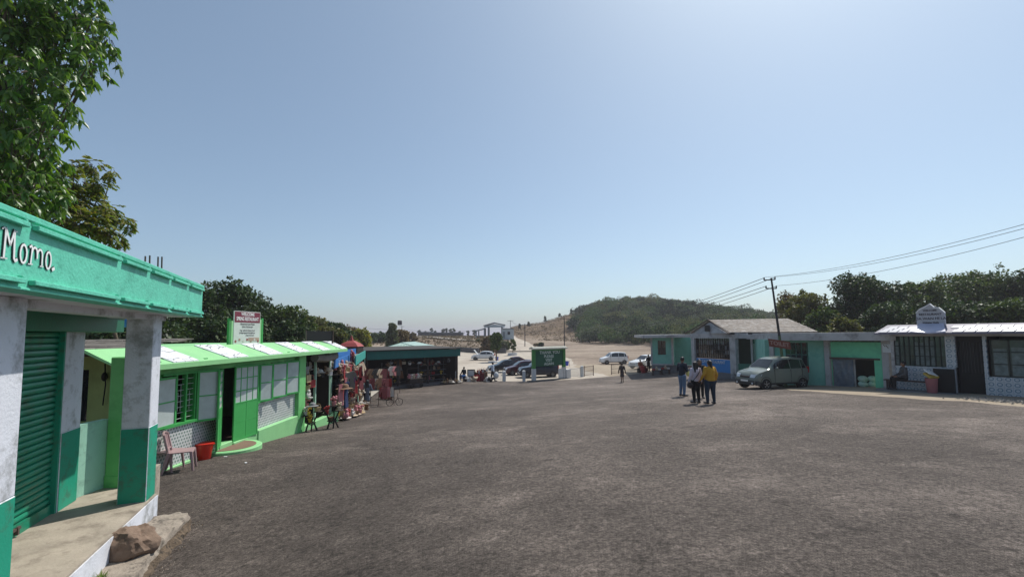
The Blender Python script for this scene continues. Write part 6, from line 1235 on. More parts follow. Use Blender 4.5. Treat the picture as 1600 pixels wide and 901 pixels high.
# ---------------------------------------------------------------- souvenir stalls, sheds and their goods
rnd.seed(77)
M_BLUEB = paint('blue_board', (.03,.17,.47), rough=.6, dirt=(.05,.12,.3)); M_TEALB = paint('turquoise_board', (.04,.33,.28), rough=.6, dirt=(.03,.2,.17)); M_DTEAL = paint('dark_teal_board', (.010,.115,.10), rough=.55, var=.15, dirt=(.02,.07,.06))
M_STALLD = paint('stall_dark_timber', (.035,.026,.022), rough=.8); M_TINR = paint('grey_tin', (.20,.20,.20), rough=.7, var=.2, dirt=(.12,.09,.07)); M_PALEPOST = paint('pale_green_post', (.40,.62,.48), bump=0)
def boardbox(a, b_, d0, d1, t=.06): m = MB(); wallseg(a, b_, t, d0, d1, m); return m
def stall(name, label, front, depth, droof, dfloor, boards, roofmat=M_TINR, back=True, roof_over=.0):
    """open stall: front line a-b, roof, back and side walls"""
    a, b_ = Vector((*front[0], 0)), Vector((*front[1], 0)); d = (b_ - a).normalized(); n = Vector((-d.y, d.x, 0)) * depth
    o = thing(name, label, 'stall', (a.x, a.y, EYE - dfloor))
    m = MB(); A = a - n.normalized() * roof_over; B = b_ - n.normalized() * roof_over; m.slab([(A.x, A.y, EYE - droof), (B.x, B.y, EYE - droof), (b_.x + n.x, b_.y + n.y, EYE - droof + .12), (a.x + n.x, a.y + n.y, EYE - droof + .12)], (0, 0, .06)); m.putw('roof', roofmat, o)
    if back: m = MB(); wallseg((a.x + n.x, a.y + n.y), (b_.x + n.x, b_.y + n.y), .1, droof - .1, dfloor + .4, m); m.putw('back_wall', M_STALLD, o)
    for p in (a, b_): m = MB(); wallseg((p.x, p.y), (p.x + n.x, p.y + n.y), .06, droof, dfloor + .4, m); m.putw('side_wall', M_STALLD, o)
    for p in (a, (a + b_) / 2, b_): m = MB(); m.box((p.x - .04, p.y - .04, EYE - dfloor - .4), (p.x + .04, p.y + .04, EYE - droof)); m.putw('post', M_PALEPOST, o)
    for fa, fb, d0, d1, mt in boards: boardbox(fa, fb, d0, d1).putw('fascia_board', mt, o)
    return o
stA = stall('souvenir_stall', 'dark open souvenir stall under the far end of the pale green canopy', ((-7.95, 16.8), (-7.95, 19.6)), 2.6, .62, 3.4, [], roofmat=M_STALLD, roof_over=.0)
m = MB(); m.box((-10.4, 17.6, EYE - 3.3), (-10.35, 19.2, EYE - 2.3)); m.putw('blue_curtain', paint('navy_curtain', (.01,.03,.16), bump=0), stA)
m = MB(); a, b_ = Vector((-7.55, 17.2, EYE - .82)), Vector((-7.6, 19.3, EYE - .84)); m.tube([a, a.lerp(b_, .5) - Vector((0,0,.06)), b_], .16, 9); one(m, 'rolled_awning', paint('grey_canvas', (.22,.20,.18), rough=.9, dirt=(.12,.1,.09)), 'rolled grey canvas awning below the end of the pale canopy', 'awning', smooth=True)
stB = stall('souvenir_stall', 'souvenir stall with the nearer and longer blue fascia board', ((-8.0, 19.9), (-8.5, 24.2)), 2.8, 1.40, 3.75, [((-7.55, 19.2), (-8.85, 24.6), 1.0, 1.36, M_BLUEB)])
stC = stall('souvenir_stall', 'souvenir stall with the higher blue fascia board set back', ((-8.8, 24.5), (-9.3, 27.2)), 2.8, 1.12, 4.0, [((-8.5, 22), (-9.1, 26.2), .72, 1.08, M_BLUEB)])
stD = stall('souvenir_stall', 'corner souvenir stall with the bright turquoise fascia board', ((-9.5, 27.4), (-10.9, 33.2)), 3.0, 1.56, 4.1, [((-8.05, 23.2), (-10.3, 31.6), 1.02, 1.52, M_TEALB)])
# red pagoda roof behind
pg = thing('pagoda_roof', 'red pagoda style roof with a short spire behind the blue boards', 'roof', at(549, 543, 31)); c = at(549, 543, 31); m = MB(); s_ = 31 / F
def py(pxw, y0, w2, y1): 
    a = at(549, y0, 31).z; b_ = at(549, y1, 31).z; r0, r1 = pxw*s_, w2*s_
    m.hexa([(c.x-r0,c.y-r0,a),(c.x+r0,c.y-r0,a),(c.x+r0,c.y+r0,a),(c.x-r0,c.y+r0,a)], [(c.x-r1,c.y-r1,b_),(c.x+r1,c.y-r1,b_),(c.x+r1,c.y+r1,b_),(c.x-r1,c.y+r1,b_)])
py(15, 541, 10, 535.5); m.putw('lower_roof', paint('brick_red_roof', (.33,.06,.055), rough=.6), pg); m = MB(); py(9.5, 535.6, 4, 532); m.putw('upper_roof', MATS['brick_red_roof'], pg); m = MB(); py(2.6, 532, .4, 523.5); m.putw('spire', MATS['brick_red_roof'], pg); m = MB(); py(14, 556, 14, 541); m.putw('wall', M_STALLD, pg)
# long dark teal shed facing the plaza
D0, D1 = (-10.75, 33.3), (-4.5, 39.0)
shed = thing('market_shed', 'long open market shed with dark teal fascia and shadowed goods inside', 'shed', (-8, 38, EYE - 4.2))
boardbox(D0, D1, 1.16, 1.78, .1).putw('fascia_board', M_DTEAL, shed)
dd = (Vector((*D1, 0)) - Vector((*D0, 0))).normalized(); nn_ = Vector((-dd.y, dd.x, 0))
def sd(s, n): q = Vector((*D0, 0)) + dd * s + nn_ * n; return (q.x, q.y)
LS = (Vector((*D1, 0)) - Vector((*D0, 0))).length
m = MB(); a, b_, c_, d_ = sd(-.2, -.15), sd(LS + .1, -.15), sd(LS + .1, 5.2), sd(-.2, 5.2); m.slab([(*a, EYE - 1.13), (*b_, EYE - 1.13), (*c_, EYE - 1.0), (*d_, EYE - 1.0)], (0, 0, .06)); m.putw('roof', paint('black_felt', (.05,.045,.042), rough=.95, var=.3), shed)
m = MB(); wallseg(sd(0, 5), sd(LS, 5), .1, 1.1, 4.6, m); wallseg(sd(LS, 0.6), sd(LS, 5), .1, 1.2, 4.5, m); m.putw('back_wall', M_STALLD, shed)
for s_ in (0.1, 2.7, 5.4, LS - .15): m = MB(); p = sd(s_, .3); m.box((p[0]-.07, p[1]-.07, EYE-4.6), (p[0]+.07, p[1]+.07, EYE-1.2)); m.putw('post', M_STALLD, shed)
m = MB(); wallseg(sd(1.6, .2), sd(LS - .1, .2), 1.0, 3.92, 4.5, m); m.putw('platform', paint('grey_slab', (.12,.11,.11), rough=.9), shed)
hr = thing('hipped_roof', 'low pale teal corrugated hipped roof above the dark teal shed', 'roof', at(626, 545, 42)); A_, B_, C_ = at(588, 547, 40), at(664, 545, 43), at(627, 535.5, 43); m = MB(); Bk = C_ + Vector((0, 4, 0)); m.slab([A_, B_, C_], (0, .05, 0))
nrib = 15
for i in range(nrib):
    t = (i + .5) / nrib; b0 = A_.lerp(B_, t); t2 = min(t, 1 - t) * 2; top_ = Vector((b0.x, b0.y, b0.z)).lerp(Vector((b0.x, C_.y, C_.z)), min(1, t2 * .98)); m.tube([b0 + Vector((0,-.06,.02)), top_ + Vector((0,-.06,0))], .035, 4)
m.slab([A_, C_, C_ + Vector((0,6,0)), A_ + Vector((-.5,6,0))], (0,0,.05)); m.slab([C_, B_, B_ + Vector((.5,6,0)), C_ + Vector((0,6,0))], (0,0,.05)); m.putw('roof_sheet', paint('pale_teal_sheet', (.30,.42,.38), rough=.5), hr)

# --- goods: one prototype of every kind and colour, then copies
CC = {'cream': (.48,.38,.28), 'white': (.58,.55,.52), 'pink': (.48,.19,.21), 'red': (.32,.035,.035), 'brown': (.17,.10,.06), 'straw': (.42,.31,.17), 'purple': (.24,.06,.24), 'black': (.02,.02,.022), 'yellow': (.60,.40,.06), 'maroon': (.13,.025,.03), 'grey': (.22,.22,.23), 'blue': (.03,.05,.13)}
def cm(c): return paint(c + '_ware', CC[c], rough=.85, var=.15, scale=8, bump=.2)
PROTO = {}
def item(kind, c, loc, rz, where, sc=1.0):
    key = (kind, c)
    if key not in PROTO:
        m = MB(); mt = cm(c)
        if kind == 'soft_toy':
            m.ball((0,0,.10), (.085,.07,.10)); m.ball((0,-.01,.23), (.065,.06,.06)); m.ball((-.05,0,.285), .024, 6, 5); m.ball((.05,0,.285), .024, 6, 5); m.ball((-.095,-.02,.13), (.035,.03,.06), 6, 5); m.ball((.095,-.02,.13), (.035,.03,.06), 6, 5); m.ball((-.055,-.07,.03), (.035,.06,.035), 6, 5); m.ball((.055,-.07,.03), (.035,.06,.035), 6, 5)
        elif kind == 'sun_hat': m.lathe([(.20,0),(.21,.008),(.11,.03),(.105,.09),(.06,.125),(.01,.13)], 16)
        elif kind == 'basket':
            m.lathe([(.09,0),(.13,.14),(.14,.16),(.12,.15),(.08,.02)], 12); m.tube([(-.13,0,.15),(-.09,0,.27),(0,0,.31),(.09,0,.27),(.13,0,.15)], .009, 5)
        elif kind == 'woven_bag':
            m.hexa([(-.13,-.04,0),(.13,-.04,0),(.13,.04,0),(-.13,.04,0)], [(-.15,-.03,.22),(.15,-.03,.22),(.15,.03,.22),(-.15,.03,.22)]); m.tube([(-.09,0,.22),(-.06,0,.36),(.06,0,.36),(.09,0,.22)], .008, 5)
        elif kind == 'shirt':
            m.slab([(-.19,-.02,0),(.19,-.02,0),(.21,-.02,.42),(.34,-.02,.26),(.40,-.02,.36),(.22,-.02,.60),(.08,-.02,.64),(-.08,-.02,.64),(-.22,-.02,.60),(-.40,-.02,.36),(-.34,-.02,.26),(-.21,-.02,.42)], (0,.05,0))
        elif kind == 'scarf': 
            for i in range(4): m.tube([(-.06 + i*.04, -.01*i, .55), (-.065 + i*.042, .015, .30), (-.07 + i*.045, 0, 0)], [.018,.022,.026], 5)
        elif kind == 'flower_bunch':
            m.lathe([(.05,0),(.07,.12),(.06,.12)], 10)
            for i in range(12): a = i*2.4; m.ball((math.cos(a)*.02*(i%6), math.sin(a)*.02*(i%6), .18 + .02*(i%4)), .038, 6, 5)
        elif kind == 'trinket_box': m.box((-.09,-.07,0), (.09,.07,.10)); m.box((-.095,-.075,.10), (.095,.075,.125))
        PROTO[key] = m.mesh(kind, [mt], smooth=(kind not in ('shirt','trinket_box')), ang=50)
    names = {'soft_toy':'soft toy','sun_hat':'sun hat','basket':'basket','woven_bag':'woven bag','shirt':'shirt','scarf':'scarf bundle','flower_bunch':'flower bunch','trinket_box':'trinket box'}
    o = D.objects.new(kind, PROTO[key]); COL.objects.link(o); o.location = loc; o.rotation_euler.z = rz; o.scale = (sc, sc, sc)
    lab = f'{c} {names[kind]} {where}'
    tag(o, lab, names[kind].split(' ')[-1] if kind not in ('flower_bunch','scarf') else ('flowers' if kind == 'flower_bunch' else 'scarf'), 'goods: ' + lab); return o
def shelf_rack(a, b_, z0, rows, gap, dep, label, mat=M_STALLD, cat='shelf'):
    a, b_ = Vector((*a, z0)), Vector((*b_, z0)); d = (b_ - a).normalized(); n = Vector((-d.y, d.x, 0)); L_ = (b_ - a).length
    o = thing('shelf_rack', label, cat, a); Fm = Matrix(((d.x,n.x,0,a.x),(d.y,n.y,0,a.y),(0,0,1,a.z),(0,0,0,1)))
    for i in range(rows): m = MB(Fm); m.box((0, i * -.0, .12 + gap*i), (L_, dep, .145 + gap*i)); m.putw('shelf', mat, o)
    for s in (0, L_ / 2, L_): m = MB(Fm); m.box((s - .02, dep - .02, 0), (s + .02, dep + .02, gap*rows + .1)); m.putw('upright', mat, o)
    return Fm, L_
ROWN = ['lowest', 'second', 'third', 'fourth', 'top', 'overhead']
TY = {'light': [('soft_toy', ('cream','white','pink','brown')), ('sun_hat', ('cream','white','straw')), ('flower_bunch', ('pink','yellow','red','white')), ('woven_bag', ('cream','brown','red')), ('basket', ('straw','brown'))],
      'hang': [('shirt', ('maroon','black','red','cream')), ('scarf', ('pink','red','white')), ('woven_bag', ('brown','maroon','black','purple')), ('soft_toy', ('white','cream'))]}
def fill(Fm, L_, rows, gap, where, dep=.3, step=.33, first=0, sets=('light','light','light','hang','light','hang'), prob=.9, sc=1.0):
    for i in range(first, rows):
        s = .15
        while s < L_ - .1:
            if rnd.random() < prob:
                kd, cs = rnd.choice(TY[sets[i % len(sets)]]); c = rnd.choice(cs)
                if kd in ('shirt',): s += .12
                p = Fm @ Vector((s, dep * rnd.uniform(.2, .6), .146 + gap * i + (0 if kd not in ('shirt','scarf') else -.25)))
                ang = math.atan2(Fm[1][0], Fm[0][0]) + rnd.uniform(-.4, .4)
                item(kd, c, p, ang, f'on the {ROWN[i]} row at the {where}', rnd.uniform(.85, 1.3) * sc)
            s += step * rnd.uniform(.8, 1.25)
zB = lambda x, y: h(x, y) + .14
Fm, L_ = shelf_rack((-7.62, 20.1), (-7.85, 22.9), zB(-7.8, 21) , 5, .46, .5, 'tiered display rack along the front of the nearer blue board stall', M_STALLD); fill(Fm, L_, 5, .46, 'stall with the nearer blue board', .45, .21, sc=1.15)
Fm, L_ = shelf_rack((-8.15, 23.2), (-8.9, 26.2), zB(-8.5, 24.5), 5, .48, .5, 'tiered display rack in front of the set back blue board stall', M_STALLD); fill(Fm, L_, 5, .48, 'stall with the set back blue board', .45, .25, sc=1.15)
Fm, L_ = shelf_rack((-9.1, 27.0), (-10.0, 30.6), zB(-9.5, 28.5), 4, .55, .5, 'metal shelf rack before the turquoise board stall', M_STALLD); fill(Fm, L_, 4, .55, 'stall with the turquoise board', .45, .27, sc=1.15)
Fm, L_ = shelf_rack((-8.9, 16.9), (-8.9, 19.6), EYE - 3.3, 4, .55, .4, 'dim shelf rack inside the stall under the pale canopy', M_STALLD); fill(Fm, L_, 4, .55, 'stall under the pale canopy', .3, .42)
# strings of bags and hats hanging beside the green pilaster and along the stall front
for i, (kd, c) in enumerate((('woven_bag','grey'),('woven_bag','straw'),('basket','straw'),('soft_toy','white'),('flower_bunch','pink'),('flower_bunch','yellow'))):
    p = at(478 + (i % 2) * 3, 584 + i * 13, 17.0); item(kd, c, p, R(90), 'hanging in the column beside the green corner pilaster', 1.25)
item('woven_bag', 'red', at(487, 605, 17.6), R(80), 'hanging alone in the dark stall mouth', 1.3)
for i in range(9): item(('soft_toy','sun_hat','woven_bag')[i % 3], ('white','black','brown','cream')[i % 4], at(484 + i * 4, 578 + (i * 7) % 12, 18.2 + i*.1), R(90), 'strung up under the pale canopy end', 1.1)
for i in range(8): item(('soft_toy','flower_bunch')[i % 2], ('cream','pink','white')[i % 3], at(521 + i * 3.3, 573 + (i * 5) % 9 + i*-.2, 19.9 + i*.25), R(90), 'strung just beneath the nearer blue board', 1.2)
for i in range(7): item('soft_toy', ('pink','red','cream')[i % 3], at(549 + (i % 3) * 2.5, 557 + i * 3.6, 24.0), R(90), 'in the tall column below the set back blue board', 1.25)
item('scarf', 'pink', at(531, 633, 19.3), R(90), 'and red stripes hung at the front of the nearer blue stall', 1.6); item('scarf', 'pink', at(534, 633, 19.5), R(90), 'and red stripes hung at the front of the nearer blue stall', 1.6)
item('sun_hat', 'brown', at(538, 607, 19.6), 0, 'of wide brim sitting above the pink scarves', 1.7); item('scarf', 'blue', at(541, 636, 19.9), R(90), 'hung right of the pink scarves', 2.0)
# tree-like plant stands
def plant_stand(px, Y, label, flip=1, wid=.42, hgt=.86):
    x = X(px, Y); z = h(x, Y) + .05; o = thing('plant_stand', label, 'stand', (x, Y, z), rnd.uniform(-.3,.3), 'black branching plant stands before the souvenir stall')
    m = MB(); m.tube([(-wid*.5,0,0),(-wid*.35,.02,hgt*.3),(-wid*.5,0,hgt*.55),(-wid*.75,0,hgt*.8)], [.035,.03,.028,.02], 6); m.put('curved_leg', M_BLACK, o, smooth=True)
    m = MB(); m.tube([(wid*.4,.05,0),(wid*.1,.05,hgt*.35),(wid*.3,.03,hgt*.6),(wid*.55,0,hgt*.92)], [.035,.03,.028,.02], 6); m.put('curved_leg', M_BLACK, o, smooth=True)
    m = MB(); m.tube([(0,-.1,0),(.02,-.06,hgt*.5),(0,0,hgt)], [.03,.026,.022], 6); m.put('curved_leg', M_BLACK, o, smooth=True)
    m = MB(); m.tube([(-wid*.4,.02,hgt*.32),(0,0,hgt*.25),(wid*.25,.05,hgt*.36)], .022, 5); m.put('brace', M_BLACK, o)
    tr = []
    for (tx_, tz) in ((-wid*.62, hgt*.62), (wid*.45, hgt*.78), (0, hgt), (-wid*.2, hgt*.33)):
        m = MB(); m.lathe([(.13,0),(.15,.02),(.14,.03),(.02,.01)], 14, (tx_, 0, tz)); m.put('tray', M_STALLD, o, smooth=True); tr.append(Vector((x, Y, z)) + Vector((tx_, 0, tz + .03)))
    return tr
t1_ = plant_stand(491, 16.4, 'black branching plant stand nearest the green pilaster, topped by a grey hat'); t2_ = plant_stand(524, 17.0, 'black branching plant stand farther along, with pink flowers', hgt=.80)
item('sun_hat', 'grey', t1_[2], 0, 'lying on top of the nearest black plant stand', 1.0); item('flower_bunch', 'white', t1_[0], 0, 'standing on the nearest black plant stand', 1.1); item('flower_bunch', 'yellow', t1_[3], 0, 'standing on the nearest black plant stand', 1.1); item('basket', 'straw', t1_[1], 0, 'standing on the nearest black plant stand', .9)
item('flower_bunch', 'red', t2_[0], 0, 'standing on the farther black plant stand', 1.1); item('flower_bunch', 'pink', t2_[2], 0, 'standing on the farther black plant stand', 1.3); item('flower_bunch', 'cream', t2_[1], 0, 'standing on the farther black plant stand', 1.1); item('basket', 'brown', t2_[3], 0, 'standing on the farther black plant stand', .8)
# leafy potted plants by the stands
def potted(p, label, s=1.0, seed=1):
    o = thing('potted_plant', label, 'plant', p); m = MB(); m.lathe([(.09*s,0),(.13*s,.18*s),(.14*s,.2*s),(.11*s,.19*s)], 12); m.put('pot', paint('clay_pot', (.24,.12,.07), bump=0), o, smooth=True)
    rg_ = np.random.default_rng(seed); V_ = leaf_cloud(rg_, [(0,0,.36*s),(.08*s,.04*s,.3*s),(-.08*s,0,.32*s)], [.15*s,.10*s,.1*s], 160, .07*s, .1); me = fast_mesh('foliage', V_, quads(len(V_)//4), [L_MID]); f_ = D.objects.new('foliage', me); COL.objects.link(f_); f_.parent = o; return o
for i, (px, py_, lab) in enumerate(((482, 664, 'small leafy potted plant on the asphalt by the green pilaster'), (500, 662, 'small leafy potted plant between the two black plant stands'), (508, 664, 'small leafy potted plant left of the farther black plant stand'))):
    p = G(px, py_); potted(p + Vector((0,0,.05)), lab, 1.1, i)
# free standing clothes rails before the market shed
def rail(px, Y, w_, hh, cols, label, where, sc=1.05):
    x = X(px, Y); z = h(x, Y) + .05; o = thing('clothes_rail', label, 'rack', (x, Y, z), 0, None)
    for s in (-1, 1):
        m = MB(); m.tube([(s*w_/2, 0, 0), (s*w_/2, 0, hh)], .02, 5); m.put('upright', M_STEEL, o); m = MB(); m.tube([(s*w_/2, -.25, .02), (s*w_/2, .25, .02)], .02, 5); m.put('foot', M_STEEL, o)
    m = MB(); m.tube([(-w_/2, 0, hh), (w_/2, 0, hh)], .018, 5); m.put('bar', M_STEEL, o)
    n = len(cols)
    for i, (kd, c) in enumerate(cols): hh2 = .66*sc if kd == 'shirt' else (.58*sc if kd == 'scarf' else .38*sc); item(kd, c, (x - w_/2 + w_*(i+.5)/n, Y + rnd.uniform(-.05,.05), z + hh - hh2), R(70 + rnd.uniform(-15,15)) if kd == 'shirt' else 0, where, sc)
rail(588, 29.5, 1.5, 2.0, [('shirt','maroon'),('shirt','brown'),('shirt','black'),('shirt','cream'),('shirt','maroon')], 'clothes rail with maroon and dark shirts before the turquoise stall', 'on the rail before the turquoise stall')
rail(597, 27.6, 1.3, 1.55, [('shirt','maroon'),('scarf','white'),('shirt','brown'),('scarf','pink'),('shirt','maroon'),('scarf','red')], 'crowded clothes rail beside the woman in grey coat', 'on the crowded rail by the woman in grey coat')
rail(605, 26.6, .9, 1.1, [('scarf','red'),('shirt','maroon'),('scarf','pink'),('scarf','white')], 'short rail of striped scarves nearest the plaza', 'on the short rail nearest the plaza')
rail(618, 32.6, .7, 1.95, [('shirt','white'),('shirt','pink'),('shirt','black')], 'narrow tall rail with a pink garment at the shed corner', 'on the narrow rail at the shed corner')
for i, px in enumerate((597, 603, 609)):
    p = G(px, 624 + i); potted(p + Vector((0,0,.05)), ('leftmost', 'middle', 'rightmost')[i] + ' small potted plant at the foot of the scarf rail', 1.25, 20 + i)
m = MB(); p = stand(668, 36.2); 
item('shirt', 'brown', p + Vector((0, 0, .75)), 0, 'hanging large inside the left part of the dark shed', 1.9) if False else None
o = thing('long_dress', 'long rust brown dress hanging inside the dark shed', 'dress', gp(624, 35.8) + Vector((0,0,.8))); m = MB(); m.slab([(-.38,0,0),(.38,0,0),(.18,0,.95),(.22,0,1.35),(.08,0,1.45),(-.08,0,1.45),(-.22,0,1.35),(-.18,0,.95)], (0,.07,0)); m.put('cloth', paint('rust_brown_cloth', (.17,.075,.035), rough=.9), o)
# things inside the shed
for k, (s0, s1, n_, rows, lab) in enumerate(((2.1, 3.6, 1.4, 4, 'grey metal shelf rack near the middle of the dark shed'), (5.4, LS - .5, 1.4, 4, 'laden shelf rack at the right end of the dark shed'))):
    Fm, L_ = shelf_rack(sd(s0, n_), sd(s1, n_), EYE - 3.92, rows, .42, .45, lab, paint('dull_grey_metal', (.16,.17,.18), bump=0)); fill(Fm, L_, rows, .42, ('middle rack in the dark shed', 'right rack in the dark shed')[k], .4, .36, prob=.6, sets=('light','light','light','light'))
for i in range(16):
    s = 1.8 + i * .40; q = sd(s, rnd.uniform(.2, .9)); item(rnd.choice(('sun_hat','woven_bag','soft_toy','basket')), rnd.choice(('white','grey','cream','brown','black')), Vector((*q, EYE - 2.15 - rnd.uniform(0, .25))), rnd.uniform(0, 3), 'dangling from the eave of the dark shed', rnd.uniform(.9, 1.3))
q = sd(3.9, -.2); o = thing('display_cart', 'low dark display cart in front of the shed with pink wares on it', 'cart', Vector((*q, h(*q) + .05)), math.atan2(dd.y, dd.x)); m = MB(); m.box((-.6,-.3,.35), (.6,.3,.75)); m.put('body', M_STALLD, o, bevel=.02)
for s in (-1, 1): m = MB(); m.lathe([(.17,-.02),(.18,0),(.17,.02)], 14, (s*.4,-.32,.18), axis='Y'); m.put('wheel', M_TYRE, o); 
for s in (-1, 1): m = MB(); m.tube([(s*.55,.25,.75),(s*.55,.25,1.5)], .02, 5); m.put('upright', M_STEEL, o)
m = MB(); m.tube([(-.55,.25,1.5),(.55,.25,1.5)], .02, 5); m.put('bar', M_STEEL, o)
for i in range(6): item(('soft_toy','flower_bunch')[i%2], ('pink','white','cream')[i%3], Vector((*q, h(*q) + .8)) + dd * (-.5 + i*.2), 0, 'on the low cart before the dark shed', 1.2)
q = sd(LS - 1.2, -.35); Fm, L_ = shelf_rack(sd(LS - 1.9, -.35), sd(LS + .1, -.35), h(*q) + .05, 1, .7, .5, 'low table of goods at the right end of the shed front'); fill(Fm, L_, 1, .3, 'low table by the shed end', .4, .25)
for i in range(26):                          # goods spilling onto the pavement before the stalls
    t = i / 25; yy = 19.9 + 6.8 * t; xx = float(np.interp(yy, [19.9, 22.5, 26.7], [-7.38, -7.55, -8.55])) + rnd.uniform(-.12, .12); kd, cs = rnd.choice(TY['light']); item(kd, rnd.choice(cs), (xx, yy, h(xx, yy) + .15), rnd.uniform(0, 6), 'set out on the pavement edge before the blue board stalls', rnd.uniform(1.0, 1.5))
for i in range(22):
    yy = 20.0 + rnd.random() * 6.5; xx = float(np.interp(yy, [20, 23, 27], [-7.5, -7.8, -8.8])); kd, cs = rnd.choice(TY['hang']); item(kd, rnd.choice(cs), (xx, yy, h(xx, yy) + rnd.uniform(.9, 2.0)), rnd.uniform(1, 2.2), 'hanging at the open front of the blue board stalls', rnd.uniform(.9, 1.3))
# black push bike
p = stand(617.5, 26.6); o = thing('small_bicycle', 'small black child bicycle parked right of the scarf rail', 'bicycle', p, R(20))
for s in (-1, 1):
    m = MB(); n = 18; m.tube([(s*.27 + .2*math.cos(2*math.pi*i/n), 0, .2 + .2*math.sin(2*math.pi*i/n)) for i in range(n + 1)], .018, 5); 
    for q in range(6): m.tube([(s*.27,0,.2),(s*.27 + .19*math.cos(q*1.047), 0, .2 + .19*math.sin(q*1.047))], .004, 3)
    m.put('wheel', M_TYRE, o)
m = MB(); m.tube([(-.27,0,.2),(-.1,0,.42),(.2,0,.46),(.27,0,.2)], .014, 5); m.tube([(-.1,0,.42),(0,0,.2),(.2,0,.46)], .014, 5); m.put('frame', M_STEEL, o)
m = MB(); m.tube([(.2,0,.44),(.17,0,.66)], .013, 5); m.tube([(.17,-.2,.66),(.17,.2,.66)], .013, 5); m.put('handlebar', M_BLACK, o); m = MB(); m.cbox((-.12,0,.50), (.2,.1,.04)); m.put('saddle', M_BLACK, o, bevel=.01)

# ---------------------------------------------------------------- thank-you board, posts, railings, roadside goods
A0 = gp(833.3, 41.3); A1 = gp(880, 43.4); dz = (A1 - A0).normalized(); dz.z = 0; dz.normalize(); LB_ = (A1 - A0).length
ty = thing('thank_you_board', 'green roadside board with white lettering thanking visitors, under a scalloped white tile roof', 'sign', A0)
M_PG = paint('leaf_green_pillar', (.05,.22,.05), rough=.6, dirt=(.03,.12,.03)); M_BG = paint('bottle_green_board', (.008,.085,.045), rough=.5, var=.08, dirt=(.02,.12,.07)); M_SWH = paint('old_white_paint', (.55,.56,.57), rough=.8, dirt=(.35,.35,.36))
FB = Matrix(((dz.x, -dz.y, 0, A0.x), (dz.y, dz.x, 0, A0.y), (0, 0, 1, EYE), (0, 0, 0, 1)))
gz = A0.z - EYE
for s_ in (0, LB_):
    m = MB(FB); m.box((s_ - .17, -.15, gz - .4), (s_ + .17, .15, gz + 1.18)); m.putw('pillar_base', M_SWH, ty, bevel=.01)
    m = MB(FB); m.box((s_ - .15, -.13, gz + 1.18), (s_ + .15, .13, -1.36)); m.putw('pillar', M_PG, ty, bevel=.01)
m = MB(FB); m.box((.16, -.06, -2.92), (LB_ - .16, .0, -1.42)); bd = m.putw('board', M_BG, ty); m = MB(FB); m.box((.15,-.1,-1.50), (LB_-.15, .1, -1.36)); m.putw('lintel', M_PG, ty)
m = MB(FB)
for i in range(24):
    s_ = -.25 + i * (LB_ + .5) / 24
    for n0, sg_ in ((-.38, 1), (.38, -1)):
        m.hexa([(s_, n0, -1.30), (s_ + .11, n0, -1.30), (s_ + .11, 0, -1.16), (s_, 0, -1.16)], [(s_ + .01, n0, -1.24), (s_ + .10, n0, -1.24), (s_ + .10, 0, -1.10), (s_ + .01, 0, -1.10)])
m.box((-.22, -.36, -1.36), (LB_ + .22, .36, -1.31)); m.putw('tile_roof', paint('cream_tile', (.50,.50,.44), rough=.6, dirt=(.25,.28,.2)), ty)
BFt = board_frame(FB @ Vector((LB_/2, -.065, 0)), dz)
for s_, z, sz in (('THANK YOU', -1.67, .40), ('PLEASE', -2.03, .37), ('VISIT', -2.38, .37), ('AGAIN', -2.72, .36)):
    text_mb(s_, sz, BFt @ Matrix.Translation((-.05 if s_ != 'THANK YOU' else 0.05, z, .0)), .004, 1.05, .004).putw('lettering', paint('board_white', (.62,.68,.64), bump=0), bd)
m = MB(FB); m.box((LB_ - .75, -.12, gz + .02), (LB_ - .2, -.07, gz + 1.05)); wp = one(m, 'white_panel', M_SWH, 'white boarded panel leaning under the right end of the thank you board', 'panel')
m = MB(FB); m.box((LB_ + .1, -.3, gz - .2), (LB_ + .65, .2, gz + .95)); one(m, 'gate_block', M_SWH, 'squat white masonry block at the right foot of the thank you board', 'block', bevel=.02)
m = MB(FB); m.box((-.6, -.35, gz - .2), (LB_ + .3, .3, gz + .13)); one(m, 'kerb_plinth', paint('kerb_shadow_tone', (.09,.085,.08), rough=.95), 'low kerb darkened as a shadow line under the thank you board', 'kerb', bevel=.02)  # kerb coloured dark to draw the shadow line below the board
def bollard(px, Y, hh, label, w_=.14):
    p = gp(px, Y); m = MB(); m.box((p.x - w_, p.y - w_, p.z - .2), (p.x + w_, p.y + w_, p.z + hh)); m.hexa([(p.x-w_,p.y-w_,p.z+hh),(p.x+w_,p.y-w_,p.z+hh),(p.x+w_,p.y+w_,p.z+hh),(p.x-w_,p.y+w_,p.z+hh)], [(p.x-w_*.5,p.y-w_*.5,p.z+hh+.05),(p.x+w_*.5,p.y-w_*.5,p.z+hh+.05),(p.x+w_*.5,p.y+w_*.5,p.z+hh+.05),(p.x-w_*.5,p.y+w_*.5,p.z+hh+.05)])
    one(m, 'bollard', M_SWH, label, 'bollard', 'pale square bollards along the car park entrance')
bollard(787.5, 41.3, .92, 'pale bollard just right of the striding man'); bollard(818, 41.2, 1.0, 'pale bollard just left of the thank you board'); bollard(908.5, 44.4, 1.05, 'pale bollard between white railing and dark gate leaf', .13); bollard(713.5, 39.4, 1.0, 'pale bollard at the right end of the shed front', .10)
